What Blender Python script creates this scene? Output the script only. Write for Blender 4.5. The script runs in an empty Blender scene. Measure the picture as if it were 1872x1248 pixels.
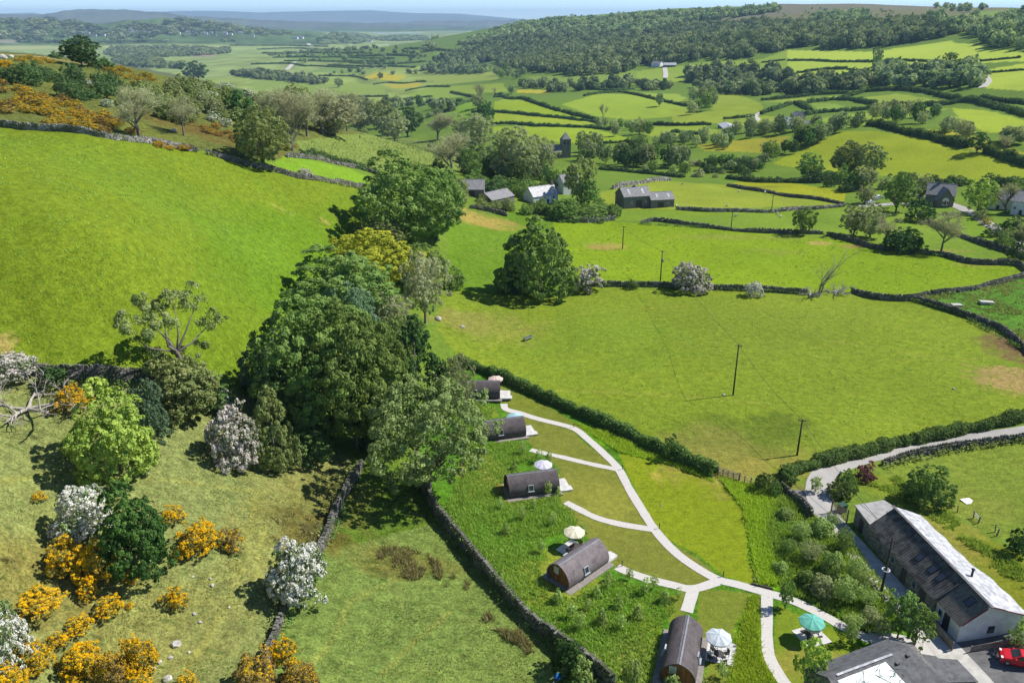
import bpy, math, random
import numpy as np
from mathutils import Vector, Matrix, Euler
R = math.radians
rng = np.random.default_rng(7)
random.seed(7)
scene = bpy.context.scene
COL = scene.collection

# ------------------------------------------------------------------ camera, sky, sun, exposure
CAM_H = 64.0                      # metres above the pod lawn
FPX = 1456.0                      # focal length in photo pixels (photo 1872 x 1248)
PITCH = math.atan((624 - 32) / FPX)
cam_d = bpy.data.cameras.new('camera'); cam = bpy.data.objects.new('camera', cam_d); COL.objects.link(cam)
cam_d.sensor_width = 36.0; cam_d.lens = 36.0 * FPX / 1872
cam_d.clip_start = 0.5; cam_d.clip_end = 90000
cam.location = (0, 0, CAM_H); cam.rotation_euler = (math.pi / 2 - PITCH, 0, 0)
scene.camera = cam
SUN_AZ, SUN_EL = R(14), R(47)     # azimuth counted from +X towards +Y
wd = bpy.data.worlds.new('World'); scene.world = wd; wd.use_nodes = True
wn = wd.node_tree.nodes; wl = wd.node_tree.links
sky = wn.new('ShaderNodeTexSky'); sky.sky_type = 'NISHITA'; sky.sun_disc = False
sky.sun_elevation = SUN_EL; sky.sun_rotation = math.pi / 2 - SUN_AZ
sky.air_density = 0.5; sky.dust_density = 0.0; sky.ozone_density = 4.0
wl.new(sky.outputs[0], wn['Background'].inputs[0]); wn['Background'].inputs[1].default_value = 0.14
sun_d = bpy.data.lights.new('sun', 'SUN'); sun = bpy.data.objects.new('sun', sun_d); COL.objects.link(sun)
sun_d.energy = 5.0; sun_d.angle = R(0.53); sun_d.color = (1.0, 0.955, 0.87)
sd = Vector((math.cos(SUN_EL) * math.cos(SUN_AZ), math.cos(SUN_EL) * math.sin(SUN_AZ), math.sin(SUN_EL)))
sun.rotation_euler = (-sd).to_track_quat('-Z', 'Y').to_euler(); sun.location = (60, 40, 90)
vs = scene.view_settings
vs.view_transform = 'Standard'; vs.look = 'None'; vs.gamma = 1; vs.use_curve_mapping = False
vs.exposure = 0.45
scene.cycles.volume_bounces = 0
scene.cycles.max_bounces = 5; scene.cycles.diffuse_bounces = 2; scene.cycles.transmission_bounces = 3

# ------------------------------------------------------------------ terrain heights on a polar grid round the drone
cP, sP = math.cos(PITCH), math.sin(PITCH)
def ray(px, py):
    u = (px - 936) / FPX; v = (py - 624) / FPX
    return u, cP - v * sP, -sP - v * cP
CTRL = [  # photo x, y, ground height
 (878,715,0),(1060,1040,0),(1250,1200,0),(1345,722,0),(1457,832,0),(1608,1095,0),(1780,1150,0),(1750,900,0),(985,540,0),
 (1207,515,0),(1500,600,0),(1800,640,0),(1250,950,0),(1600,540,-1),(1872,500,0),(1872,800,1),(1450,1000,0),(930,800,0),(1000,980,0),
 (660,850,3),(770,900,1),(820,640,1),(900,1100,.6),(1100,1240,0),(500,1100,5),(500,1240,4),(300,1000,10),(0,1240,10),(0,900,17),
 (190,690,20),(0,660,23),(400,690,14),(500,600,14),(560,560,12),(640,470,11),(200,450,33),(400,430,25),(0,450,35),(200,250,40),
 (0,228,43),(360,277,34),(450,298,30),(560,325,25),(665,342,17),(720,440,7),(820,450,3),(870,400,1),(240,900,13),(620,1000,3),
 (0,102,52),(100,108,50.5),(200,119,47),(330,146,40),(430,172,34),(500,200,29),(560,250,24),(700,260,12),(640,290,17),(800,290,4),
 (990,375,-3),(1155,375,-4),(1336,420,-3),(1340,345,-8),(1032,285,-22),(900,300,-9),(1200,300,-18),(1000,240,-26),(850,200,-36),
 (1110,185,-25),(1110,205,-29),(1100,168,-36),(1000,163,-42),(1200,150,-32),(1100,125,-22),(950,120,-42),(930,185,-29),(960,160,-42),
 (1600,360,-6),(1600,310,-8),(1560,242,-1),(1550,226,-5),(1400,270,-13),(1872,300,0),(1872,400,-2),(1450,225,-16),(1300,230,-23),
 (1640,172,-5),(1600,190,-10),(1560,150,-9),(1600,110,8),(1750,82,27),(1872,100,26),(1872,200,0),(1750,190,-5),(1400,150,-24),(1250,122,-15),
 (1872,60,45),(1690,60,40),
]
CTRLD = [  # photo x on the horizon line, distance, height (ground the photo hides or that lies far away)
 (-400,260,50),(-500,150,40),(-560,90,30),(-500,45,24),(-300,30,10),(936,30,0),(2300,40,0),(2400,100,3),(2400,300,8),(2400,800,25),(2400,1600,70),
 (0,480,36),(100,480,32),(250,480,24),(420,500,10),(560,520,-4),(700,560,-30),(-300,500,38),
 (0,800,-30),(200,800,-45),(400,800,-52),(560,850,-55),(700,900,-56),(-300,900,-20),
 (0,1300,-85),(200,1300,-86),(400,1300,-86),(600,1400,-80),(760,1500,-72),(-400,1400,-70),
 (-400,2500,-95),(0,2200,-95),(250,2200,-95),(500,2200,-95),(700,2200,-93),(820,2300,-80),
 (0,5000,-95),(400,5000,-95),(750,5000,-95),(0,10000,-95),(400,10000,-95),(800,10000,-95),(900,9000,-95),(0,30000,-95),(936,30000,-95),(-600,10000,-95),
 (1600,1750,42),(1300,2300,24),(1200,1900,3),(1050,2400,-5),
 (880,3500,2),(880,2500,-45),
 (1430,3800,70),(1872,3400,60),(1150,4300,20),(1000,4800,-30),(1430,9000,-60),(1872,9000,-60),(1430,30000,-95),(2400,5000,40),(2400,30000,-95),
]
pts = []
for px, py, z in CTRL:
    d = ray(px, py); t = (z - CAM_H) / d[2]
    pts.append((math.atan2(d[0], d[1]), math.log(math.hypot(d[0], d[1]) * t), z))
for px, dist, z in CTRLD:
    d = ray(px, 32); pts.append((math.atan2(d[0], d[1]), math.log(dist), z))
for px, py, dist in [(1430,9,2800),(1872,16,2300),(2000,17,2250),(1700,19,2450),(1570,16,2550),(1500,13,2650),(1330,17,2850),(1250,21,2900),(1190,22,3000),(1125,28,3050),(1084,33,3100),(1022,31,3250),(984,38,3300),(936,45,3400),(900,51,3450)]:
    d = ray(px, py); pts.append((math.atan2(d[0], d[1]), math.log(dist), CAM_H + d[2] / math.hypot(d[0], d[1]) * dist))   # the wooded skyline
pts = np.array(pts)
def tps_k(r2):
    return np.where(r2 > 1e-12, 0.5 * r2 * np.log(np.maximum(r2, 1e-12)), 0.0)
n_ = len(pts); A_ = np.zeros((n_ + 3, n_ + 3)); dx = pts[:, None, :2] - pts[None, :, :2]
A_[:n_, :n_] = tps_k((dx ** 2).sum(-1)) + np.eye(n_) * 0.0006
A_[:n_, n_] = 1; A_[:n_, n_ + 1:] = pts[:, :2]; A_[n_:, :n_] = A_[:n_, n_:].T
W_ = np.linalg.solve(A_, np.r_[pts[:, 2], 0, 0, 0])
def tps(az, lr):
    out = np.empty(az.shape); fa = az.ravel(); fl = lr.ravel(); fo = out.ravel()
    for i in range(0, fa.size, 20000):
        a = fa[i:i + 20000]; l = fl[i:i + 20000]
        r2 = (a[:, None] - pts[None, :, 0]) ** 2 + (l[:, None] - pts[None, :, 1]) ** 2
        fo[i:i + 20000] = tps_k(r2) @ W_[:n_] + W_[n_] + W_[n_ + 1] * a + W_[n_ + 2] * l
    return out
AZ = np.r_[np.linspace(R(-88), R(-50), 40)[:-1], np.linspace(R(-50), R(50), 900), np.linspace(R(50), R(88), 40)[1:]]
LR = np.r_[np.linspace(math.log(6), math.log(40), 50)[:-1], np.linspace(math.log(40), math.log(450), 560)[:-1],
           np.linspace(math.log(450), math.log(3600), 300)[:-1], np.linspace(math.log(3600), math.log(29000), 90)]
RR = np.exp(LR)
# thin plate evaluated on a coarser grid, then resampled
azc = np.linspace(R(-88), R(88), 330); lrc = np.linspace(LR[0], LR[-1], 420)
Zc = tps(np.broadcast_to(azc[None, :], (420, 330)).copy(), np.broadcast_to(lrc[:, None], (420, 330)).copy())
T1 = np.array([np.interp(AZ, azc, Zc[i]) for i in range(420)])
ZG = np.array([np.interp(LR, lrc, T1[:, j]) for j in range(len(AZ))]).T
def spx(px, py): d = ray(px, py); return math.atan2(d[0], d[1]), d[2] / math.hypot(d[0], d[1])
def ridge(r0, w, line, wob=0.0):
    a = np.array([spx(*p) for p in line]); z = CAM_H + np.interp(AZ, a[:, 0], a[:, 1], left=-9, right=-9) * r0
    z = np.maximum(z, -95)
    if wob: z = np.where(z > -90, z + wob * (np.sin(AZ * 160) + .6 * np.sin(AZ * 430 + 1)), z)
    g = np.exp(-((LR - math.log(r0)) / w) ** 2)[:, None]
    global ZG
    m = (RR > 3600)[:, None]
    ZG = np.where(m, np.maximum(ZG, -95 + (z[None, :] + 95) * g), ZG)
ZG = np.where((RR > 1900)[:, None] & (AZ < R(0))[None, :], np.maximum(ZG, -95), ZG)
ridge(6500, .16, [(-400,30),(-150,34),(0,33),(100,37),(145,44),(180,44),(230,38),(300,33),(345,37),(372,40),(436,47),(480,52),(560,58),(640,66)], 2.5)
ridge(12500, .14, [(-300,40),(0,26),(80,27),(120,19),(180,17),(240,19),(300,23),(350,30),(420,33),(500,38),(700,43),(900,48)], 4)
ridge(15500, .10, [(560,50),(640,45),(730,40),(800,37),(850,38),(900,37),(960,36),(1010,40)], 5)
ridge(25500, .08, [(-300,24),(0,25),(60,23),(100,30),(330,20),(400,20),(480,23),(500,22),(600,20),(680,19),(720,22),(760,24),(840,25),(940,34),(1000,40)], 0)
# small unevenness of the ground
AA, LL = np.meshgrid(AZ, LR); XX = np.sin(AA) * RR[:, None]; YY = np.cos(AA) * RR[:, None]
def vnoise(x, y, seed):
    g = np.random.default_rng(seed).random((256, 256)); xi = np.floor(x).astype(int); yi = np.floor(y).astype(int)
    fx = x - xi; fy = y - yi; fx = fx * fx * (3 - 2 * fx); fy = fy * fy * (3 - 2 * fy)
    a = g[xi & 255, yi & 255]; b = g[(xi + 1) & 255, yi & 255]; c = g[xi & 255, (yi + 1) & 255]; d = g[(xi + 1) & 255, (yi + 1) & 255]
    return (a * (1 - fx) + b * fx) * (1 - fy) + (c * (1 - fx) + d * fx) * fy - .5
rough_near = np.clip((XX * -1 + 10) / 25, 0.15, 1.0)
garden = np.exp(-(((XX - 25) / 40) ** 2 + ((YY - 90) / 45) ** 2) ** 2)
ZG = ZG + (RR < 900)[:, None] * (1 - .9 * garden) * (vnoise(XX / 17, YY / 17, 3) * 1.3 + vnoise(XX / 5, YY / 5, 4) * .5 * rough_near + vnoise(XX / 1.7, YY / 1.7, 5) * .28 * rough_near)
ZG = ZG + ((RR > 450) & (RR < 3600))[:, None] * vnoise(XX / 120, YY / 120, 6) * 6 * np.clip((LL - math.log(450)) / .5, 0, 1) * (ZG > -94)

def P(px, py):
    """the point of the ground seen at a photo pixel"""
    d = ray(px, py); az = math.atan2(d[0], d[1]); s = d[2] / math.hypot(d[0], d[1])
    j = int(np.clip(np.searchsorted(AZ, az) - 1, 0, len(AZ) - 2)); f = (az - AZ[j]) / (AZ[j + 1] - AZ[j])
    z = ZG[:, j] * (1 - f) + ZG[:, j + 1] * f; sl = (z - CAM_H) / RR
    k = np.argmax(sl >= s)
    if sl[k] < s: k = len(RR) - 1
    k = max(k, 1); t = min(max((s - sl[k - 1]) / (sl[k] - sl[k - 1] + 1e-12), 0), 1)
    r = RR[k - 1] + (RR[k] - RR[k - 1]) * t
    return Vector((math.sin(az) * r, math.cos(az) * r, zat(math.sin(az) * r, math.cos(az) * r)))
def zat(x, y):
    x = np.asarray(x, float); y = np.asarray(y, float)
    az = np.arctan2(x, y); lr = np.log(np.maximum(np.hypot(x, y), 6.01))
    j = np.clip(np.searchsorted(AZ, az) - 1, 0, len(AZ) - 2); i = np.clip(np.searchsorted(LR, lr) - 1, 0, len(LR) - 2)
    f = np.clip((az - AZ[j]) / (AZ[j + 1] - AZ[j]), 0, 1); g = np.clip((lr - LR[i]) / (LR[i + 1] - LR[i]), 0, 1)
    z = (ZG[i, j] * (1 - f) + ZG[i, j + 1] * f) * (1 - g) + (ZG[i + 1, j] * (1 - f) + ZG[i + 1, j + 1] * f) * g
    return float(z) if z.ndim == 0 else z
def depth(p): return p.y * cP + (CAM_H - p.z) * sP        # distance along the view axis
def PZ(px, py, z):
    d = ray(px, py); t = (z - CAM_H) / d[2]; return Vector((d[0] * t, d[1] * t, z))
def inside(x, y, poly):
    poly = np.asarray(poly, float); r = np.zeros(np.shape(x), bool); j = len(poly) - 1
    for i in range(len(poly)):
        xi, yi = poly[i]; xj, yj = poly[j]
        if yi != yj:
            r ^= ((yi > y) != (yj > y)) & (x < (xj - xi) * (y - yi) / (yj - yi) + xi)
        j = i
    return r
def dens(px_pts, step=25, closed=True):
    out = []; n = len(px_pts)
    for i in range(n if closed else n - 1):
        a = px_pts[i]; b = px_pts[(i + 1) % n]; m = max(1, int(math.hypot(b[0] - a[0], b[1] - a[1]) / step))
        out += [(a[0] + (b[0] - a[0]) * k / m, a[1] + (b[1] - a[1]) * k / m) for k in range(m)]
    if not closed: out.append(px_pts[-1])
    return out
def world_poly(px_pts, step=25): return [P(*p) for p in dens(px_pts, step)]
def lin(c): return tuple(((v / 255) / 12.92 if v / 255 <= .04045 else ((v / 255 + .055) / 1.055) ** 2.4) for v in c)

# ------------------------------------------------------------------ mesh, material and naming helpers
def mk(name, V, F, mat=None, parent=None, attrs=None, smooth=False, mi=None):
    """link one mesh object built from numpy arrays (faces: one array, or a list of arrays of equal-length faces)"""
    me = bpy.data.meshes.new(name); V = np.asarray(V, np.float32)
    Fs = F if isinstance(F, list) else [np.asarray(F)]
    Fs = [np.asarray(f, np.int32) for f in Fs if len(f)]
    me.vertices.add(len(V)); me.vertices.foreach_set('co', V.ravel())
    tot = sum(f.size for f in Fs); me.loops.add(tot); me.loops.foreach_set('vertex_index', np.concatenate([f.ravel() for f in Fs]))
    cnt = np.concatenate([np.full(len(f), f.shape[1], np.int32) for f in Fs]); me.polygons.add(len(cnt))
    me.polygons.foreach_set('loop_start', np.r_[0, np.cumsum(cnt)[:-1]].astype(np.int32))
    me.polygons.foreach_set('use_smooth', np.full(len(cnt), bool(smooth)))
    if mi is not None: me.polygons.foreach_set('material_index', np.asarray(mi, np.int32))
    for k, v in (attrs or {}).items():
        v = np.asarray(v, np.float32)
        if v.ndim == 2: a = me.attributes.new(k, 'FLOAT_COLOR', 'POINT'); a.data.foreach_set('color', v.ravel())
        else: a = me.attributes.new(k, 'FLOAT', 'POINT'); a.data.foreach_set('value', v)
    me.update(calc_edges=True); me.validate()
    for m in (mat if isinstance(mat, list) else [mat] if mat else []): me.materials.append(m)
    o = bpy.data.objects.new(name, me); COL.objects.link(o)
    if parent: o.parent = parent
    return o
def tag(o, label=None, cat=None, group=None, kind=None):
    if label: o['label'] = label
    if cat: o['category'] = cat
    if group: o['group'] = group
    if kind: o['kind'] = kind
    return o
def thing(name, label, cat, loc=(0, 0, 0), rz=0, group=None):
    o = bpy.data.objects.new(name, None); COL.objects.link(o); o.empty_display_size = .3
    o.location = loc; o.rotation_euler = (0, 0, rz); return tag(o, label, cat, group)
def copy_tree(o, parent=None):
    c = o.copy(); COL.objects.link(c)
    if parent: c.parent = parent
    for ch in list(o.children): copy_tree(ch, c)
    return c
class MB:
    """collects boxes, prisms and tubes into one mesh"""
    def __init__(s): s.V = []; s.F = {}; s.M = {}; s.n = 0
    def add(s, V, F, m=0):
        s.V += [tuple(v) for v in V]
        for f in F:
            s.F.setdefault(len(f), []).append([i + s.n for i in f]); s.M.setdefault(len(f), []).append(m)
        s.n += len(V); return s
    def box(s, c, size, rz=0, m=0, mat=None):
        x, y, z = (v / 2 for v in size); ca, sa = math.cos(rz), math.sin(rz); V = []
        for dz in (-z, z):
            for dx, dy in ((-x, -y), (x, -y), (x, y), (-x, y)):
                v = Vector((dx, dy, dz))
                v = mat @ v if mat else Vector((dx * ca - dy * sa, dx * sa + dy * ca, dz))
                V.append((v.x + c[0], v.y + c[1], v.z + c[2]))
        return s.add(V, [(3, 2, 1, 0), (4, 5, 6, 7), (0, 1, 5, 4), (1, 2, 6, 5), (2, 3, 7, 6), (3, 0, 4, 7)], m)
    def prism(s, poly, axis0, axis1, m=0):
        """extrude a list of 3D points by the vector axis1-axis0"""
        d = Vector(axis1) - Vector(axis0); n = len(poly); V = [tuple(p) for p in poly] + [tuple(Vector(p) + d) for p in poly]
        return s.add(V, [tuple(range(n))[::-1], tuple(range(n, 2 * n))] + [(i, (i + 1) % n, n + (i + 1) % n, n + i) for i in range(n)], m)
    def tube(s, pts, rad, n=8, cap=True, m=0):
        pts = [Vector(p) for p in pts]; rad = rad if hasattr(rad, '__len__') else [rad] * len(pts); V = []; F = []
        for i, p in enumerate(pts):
            t = (pts[min(i + 1, len(pts) - 1)] - pts[max(i - 1, 0)]).normalized()
            a = t.orthogonal().normalized() if i == 0 else (a - t * a.dot(t)).normalized()
            b = t.cross(a)
            for k in range(n):
                w = 2 * math.pi * k / n; V.append(p + (a * math.cos(w) + b * math.sin(w)) * rad[i])
        for i in range(len(pts) - 1):
            for k in range(n): F.append((i * n + k, i * n + (k + 1) % n, (i + 1) * n + (k + 1) % n, (i + 1) * n + k))
        if cap: F += [tuple(range(n))[::-1], tuple(range((len(pts) - 1) * n, len(pts) * n))]
        return s.add(V, F, m)
    def build(s, name, mat, parent=None, smooth=False):
        ks = list(s.F); return mk(name, np.array(s.V), [s.F[k] for k in ks], mat, parent, smooth=smooth, mi=sum((s.M[k] for k in ks), []))

class NT:
    """tiny node-tree writer"""
    def __init__(s, name):
        s.m = bpy.data.materials.new(name); s.m.use_nodes = True; s.t = s.m.node_tree; s.n = s.t.nodes; s.l = s.t.links; s.n.clear()
        s.out = s.n.new('ShaderNodeOutputMaterial')
    def node(s, typ, **kw):
        o = s.n.new('ShaderNode' + typ)
        for k, v in kw.items(): setattr(o, k, v)
        return o
    def put(s, sock, v):
        if isinstance(v, bpy.types.NodeSocket): s.l.new(v, sock)
        elif v is not None:
            if hasattr(v, '__len__') and len(v) == 3 and sock.type == 'RGBA': v = (*v, 1)
            sock.default_value = v
    def noise(s, scale, vec=None, detail=3, rough=.55, dim='3D'):
        o = s.node('TexNoise'); o.inputs['Scale'].default_value = scale; o.inputs['Detail'].default_value = detail; o.inputs['Roughness'].default_value = rough
        if vec is not None: s.l.new(vec, o.inputs['Vector'])
        return o.outputs['Fac']
    def ramp(s, fac, a, b, lo=0., hi=1.):
        o = s.node('MapRange', clamp=True); s.put(o.inputs[0], fac); o.inputs[1].default_value = a; o.inputs[2].default_value = b
        o.inputs[3].default_value = lo; o.inputs[4].default_value = hi; return o.outputs[0]
    def mix(s, fac, a, b, mode='MIX'):
        o = s.node('Mix', data_type='RGBA', blend_type=mode); s.put(o.inputs[0], fac); s.put(o.inputs[6], a); s.put(o.inputs[7], b); return o.outputs[2]
    def math(s, op, a, b=0.):
        o = s.node('Math', operation=op); s.put(o.inputs[0], a); s.put(o.inputs[1], b); return o.outputs[0]
    def bump(s, h, strength=.3, dist=.05):
        o = s.node('Bump'); o.inputs['Strength'].default_value = strength; o.inputs['Distance'].default_value = dist; s.put(o.inputs['Height'], h); return o.outputs[0]
    def coord(s, what='Object'): return s.node('TexCoord').outputs[what]
    def pos(s): return s.node('NewGeometry').outputs['Position']
    def attr(s, name, out='Fac'): return s.node('Attribute', attribute_name=name).outputs[out]
    def scale(s, val, k):
        o = s.node('VectorMath', operation='SCALE'); s.put(o.inputs[0], val); s.put(o.inputs[3], k); return o.outputs[0]
    def principled(s, col, rough=.8, normal=None, metal=0., spec=.3):
        o = s.node('BsdfPrincipled'); s.put(o.inputs['Base Color'], col); s.put(o.inputs['Roughness'], rough); s.put(o.inputs['Metallic'], metal)
        o.inputs['Specular IOR Level'].default_value = spec
        if normal is not None: s.l.new(normal, o.inputs['Normal'])
        s.l.new(o.outputs[0], s.out.inputs[0]); return s.m
def nmat(name, c1, c2, scale=3., rough=.8, bump=.0, metal=0., spec=.3, detail=4, stretch=None, lo=.35, hi=.65):
    """two colours mixed by noise, with optional bump"""
    t = NT(name); v = t.coord()
    if stretch:
        mp = t.node('Mapping'); mp.inputs['Scale'].default_value = stretch; t.l.new(v, mp.inputs[0]); v = mp.outputs[0]
    f = t.noise(scale, v, detail); c = t.mix(t.ramp(f, lo, hi), c1, c2)
    return t.principled(c, rough, t.bump(t.noise(scale * 3, v, 3), bump) if bump else None, metal, spec)
# ------------------------------------------------------------------ the ground sheet: fields as albedo, shade under the belt trees painted in
GA = 0.665   # photo colour -> albedo
FIELDS = [  # colour as seen in sun, but shaded under the belt trees, roughness, outline in photo pixels
 ((112,120,68),.8,[(-600,90),(-200,80),(0,94),(60,98),(200,113),(330,138),(450,165),(560,215),(660,240),(700,262),(560,290),(450,292),(362,274),(200,247),(0,222),(-600,180)]),
 ((123,144,44),.55,[(-900,230),(0,226),(200,250),(360,276),(450,300),(560,324),(665,342),(690,400),(650,470),(600,560),(540,620),(460,690),(245,690),(130,688),(0,672),(-900,700)]),
 ((117,142,42),.55,[(360,440),(660,345),(690,400),(650,470),(600,560),(540,620),(460,690),(380,690),(330,600)]),
 ((132,158,64),.5,[(365,276),(450,294),(520,300),(640,318),(690,335),(680,345),(560,324),(450,300)]),
 ((128,166,52),.4,[(520,286),(560,292),(640,309),(700,332),(680,345),(560,322),(500,304)]),
 ((132,150,84),.9,[(540,258),(640,246),(720,250),(830,262),(890,285),(860,312),(690,312),(560,286)]),
 ((113,140,60),.6,[(690,312),(860,312),(930,330),(900,390),(820,420),(680,400),(665,342)]),
 ((141,149,100),.7,[(-700,690),(0,678),(130,690),(245,692),(400,700),(560,790),(665,850),(600,980),(500,1180),(470,1260),(-700,1260)]),
 ((128,147,84),.7,[(665,850),(780,870),(850,960),(1100,1255),(470,1260),(530,1130),(600,980)]),
 ((100,128,48),.7,[(640,840),(780,860),(830,940),(760,960),(640,990),(600,1000)]),  # grass below the tree belt, its shade painted into the green
 ((92,138,44),.7,[(830,640),(900,700),(1000,730),(1310,870),(1440,900),(1560,990),(1700,1160),(1600,1260),(1100,1260),(800,940),(760,860)]),
 ((134,140,68),.35,[(922,730),(985,765),(1050,785),(1130,850),(1195,965),(1310,1058),(1270,1078),(1200,1062),(1130,1042),(1105,1010),(1065,960),(1035,925),(1022,860),(962,800),(935,765)]),
 ((128,138,60),.35,[(912,705),(1010,748),(1090,790),(1060,785),(985,765),(918,735)]),
 ((141,157,42),.4,[(1125,825),(1230,850),(1310,880),(1355,930),(1367,1000),(1375,1072),(1320,1058),(1200,965),(1140,860)]),
 ((114,164,32),.8,[(1050,768),(1110,790),(1300,868),(1312,885),(1225,850),(1130,828),(1100,808)]),
 ((114,158,36),.9,[(1310,868),(1430,896),(1402,960),(1422,1078),(1378,1078),(1369,1000),(1356,930)]),
 ((96,134,46),.9,[(1402,905),(1440,905),(1560,990),(1690,1140),(1580,1165),(1422,1082)]),
 ((130,142,62),.35,[(1275,1080),(1378,1086),(1352,1260),(1285,1260)]),
 ((128,140,60),.35,[(1210,1090),(1255,1080),(1240,1150),(1215,1150)]),
 ((116,158,38),.9,[(1372,1086),(1402,1090),(1394,1180),(1420,1260),(1330,1260),(1352,1150)]),
 ((128,148,50),.3,[(1418,1100),(1560,1170),(1600,1200),(1500,1230),(1440,1260),(1413,1190)]),
 ((134,154,54),.5,[(810,530),(985,545),(1100,524),(1290,530),(1480,540),(1560,538),(1660,548),(1760,578),(1872,642),(2100,720),(2100,770),(1872,765),(1720,795),(1500,830),(1430,870),(1310,862),(1000,727),(840,655),(800,600)]),
 ((138,166,40),.5,[(820,430),(930,395),(1170,408),(1392,427),(1520,432),(1660,462),(1853,484),(1872,498),(1760,531),(1660,548),(1560,537),(1480,535),(1300,527),(1030,521),(985,545),(810,530)]),
 ((112,146,46),.5,[(820,410),(930,385),(1010,400),(1040,520),(985,545),(810,530)]),
 ((130,158,60),.4,[(1120,385),(1250,384),(1540,378),(1600,376),(1700,402),(1790,444),(1872,467),(2000,520),(1872,492),(1715,465),(1560,442),(1392,426),(1170,405),(1120,402)]),
 ((151,166,64),.4,[(1095,352),(1200,330),(1330,338),(1470,364),(1540,375),(1250,383),(1110,384)]),
 ((164,170,42),.5,[(1335,338),(1365,325),(1450,335),(1548,350),(1540,372),(1470,361)]),
 ((126,158,54),.4,[(1700,400),(1760,392),(1872,430),(1872,466),(1787,443)]),
 ((100,146,58),.9,[(1690,546),(1760,533),(1872,508),(2050,480),(2050,690),(1872,637),(1788,586)]),
 ((128,150,64),.5,[(1640,842),(1872,800),(2100,760),(2100,1100),(1872,1010),(1760,950),(1700,930),(1625,862)]),
 ((134,150,50),.4,[(1560,872),(1625,866),(1700,930),(1872,1015),(2050,1100),(2050,1200),(1872,1115),(1780,1010),(1650,922),(1560,890)]),
 ((156,171,54),.35,[(1410,300),(1440,284),(1543,240),(1600,240),(1674,252),(1738,268),(1853,298),(2000,330),(2000,350),(1872,332),(1700,336),(1620,322),(1500,312)]),
 ((173,173,71),.35,[(1640,236),(1740,238),(1790,252),(1872,280),(2000,300),(2000,320),(1853,294),(1738,263),(1674,246)]),
 ((169,188,67),.35,[(1740,197),(1800,202),(1872,220),(2000,240),(2000,262),(1872,246),(1800,241),(1755,226)]),
 ((149,173,71),.35,[(1460,222),(1560,208),(1700,197),(1738,199),(1600,226),(1540,235),(1470,236)]),
 ((156,175,79),.35,[(1562,181),(1640,171),(1720,184),(1650,191),(1590,189)]),
 ((158,175,81),.35,[(1392,187),(1480,178),(1560,174),(1470,186)]),
 ((140,167,79),.35,[(1480,188),(1530,190),(1560,200),(1500,204)]),
 ((188,209,92),.3,[(1395,108),(1440,92),(1595,95),(1740,74),(1800,86),(1872,98),(2050,100),(2050,125),(1872,112),(1750,118),(1640,121),(1560,146),(1440,142),(1395,130)]),
 ((185,204,87),.3,[(1780,132),(1872,116),(2050,125),(2050,170),(1872,166),(1800,162)]),
 ((151,175,81),.3,[(1120,140),(1180,128),(1300,113),(1395,108),(1440,92),(1440,142),(1340,138),(1240,150),(1180,146)]),
 ((156,180,73),.3,[(1028,191),(1100,171),(1170,174),(1260,195),(1255,212),(1150,219),(1080,211)]),
 ((151,175,77),.3,[(1166,170),(1240,172),(1265,190),(1200,181)]),
 ((155,179,59),.3,[(903,187),(925,177),(1000,196),(1078,216),(1000,213),(903,203)]),
 ((165,183,64),.3,[(903,206),(1000,215),(1100,226),(1010,230),(903,226)]),
 ((157,181,57),.3,[(900,231),(1000,232),(1085,236),(1175,260),(1080,264),(960,258),(905,250)]),
 ((151,171,67),.3,[(1185,232),(1290,230),(1330,246),(1240,254),(1180,248)]),
 ((156,173,71),.3,[(1225,200),(1330,205),(1320,226),(1230,226)]),
 ((153,171,69),.3,[(1325,218),(1400,212),(1470,215),(1400,230),(1330,230)]),
 ((149,167,67),.3,[(1320,160),(1392,190),(1400,205),(1330,214),(1300,200)]),
 ((164,163,64),.4,[(1270,266),(1390,252),(1450,248),(1405,280),(1290,276)]),
 ((138,163,84),.3,[(960,140),(1060,138),(1165,128),(1165,146),(1050,156),(980,149)]),
 ((142,165,90),.4,[(455,152),(500,142),(580,152),(640,160),(600,172),(480,172)]),
 ((133,161,86),.3,[(560,131),(610,122),(690,128),(660,137)]),
 ((194,182,62),.3,[(660,143),(690,132),(745,140),(725,148)]),
 ((147,169,88),.3,[(590,166),(640,150),(705,160),(702,172)]),
 ((189,182,79),.3,[(700,155),(770,152),(770,160),(715,162)]),
 ((147,172,81),.3,[(740,174),(790,160),(830,160),(862,176),(800,181)]),
 ((131,167,62),.3,[(800,206),(862,182),(878,200),(850,222),(800,224)]),
 ((156,172,92),.3,[(770,141),(900,132),(912,145),(800,156)]),
 ((153,173,75),.3,[(820,158),(920,152),(930,168),(850,172)]),
 ((191,182,71),.3,[(945,164),(1000,165),(1000,171),(945,170)]),
 ((135,161,90),.3,[(790,98),(905,78),(912,92),(800,100)]),
 ((182,190,120),.2,[(185,83),(400,83),(425,87),(200,90)]),
 ((178,186,120),.2,[(-100,86),(60,84),(160,88),(-100,94)]),
 ((169,186,124),.2,[(688,81),(712,81),(712,86),(688,86)]),
 ((167,159,137),.2,[(-100,75),(35,76),(35,80),(-100,80)]),
 ((169,150,130),.2,[(350,100),(395,100),(390,104),(352,104)]),
 ((132,130,106),.8,[(1230,40),(1430,6),(1700,6),(1900,4),(2200,0),(2200,16),(1872,20),(1700,32),(1500,32),(1350,46),(1250,47)]),
 ((138,161,84),.3,[(1560,40),(1650,36),(1662,50),(1580,50)]),
 ((133,159,81),.3,[(1780,22),(1872,18),(1872,30),(1800,42)]),
]
px_world = lambda pts: np.array([[math.atan2(p.x, p.y), math.log(math.hypot(p.x, p.y))] for p in world_poly(pts)])
far = np.clip((LL - math.log(350)) / (math.log(1800) - math.log(350)), 0, 1)[..., None]
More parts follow.
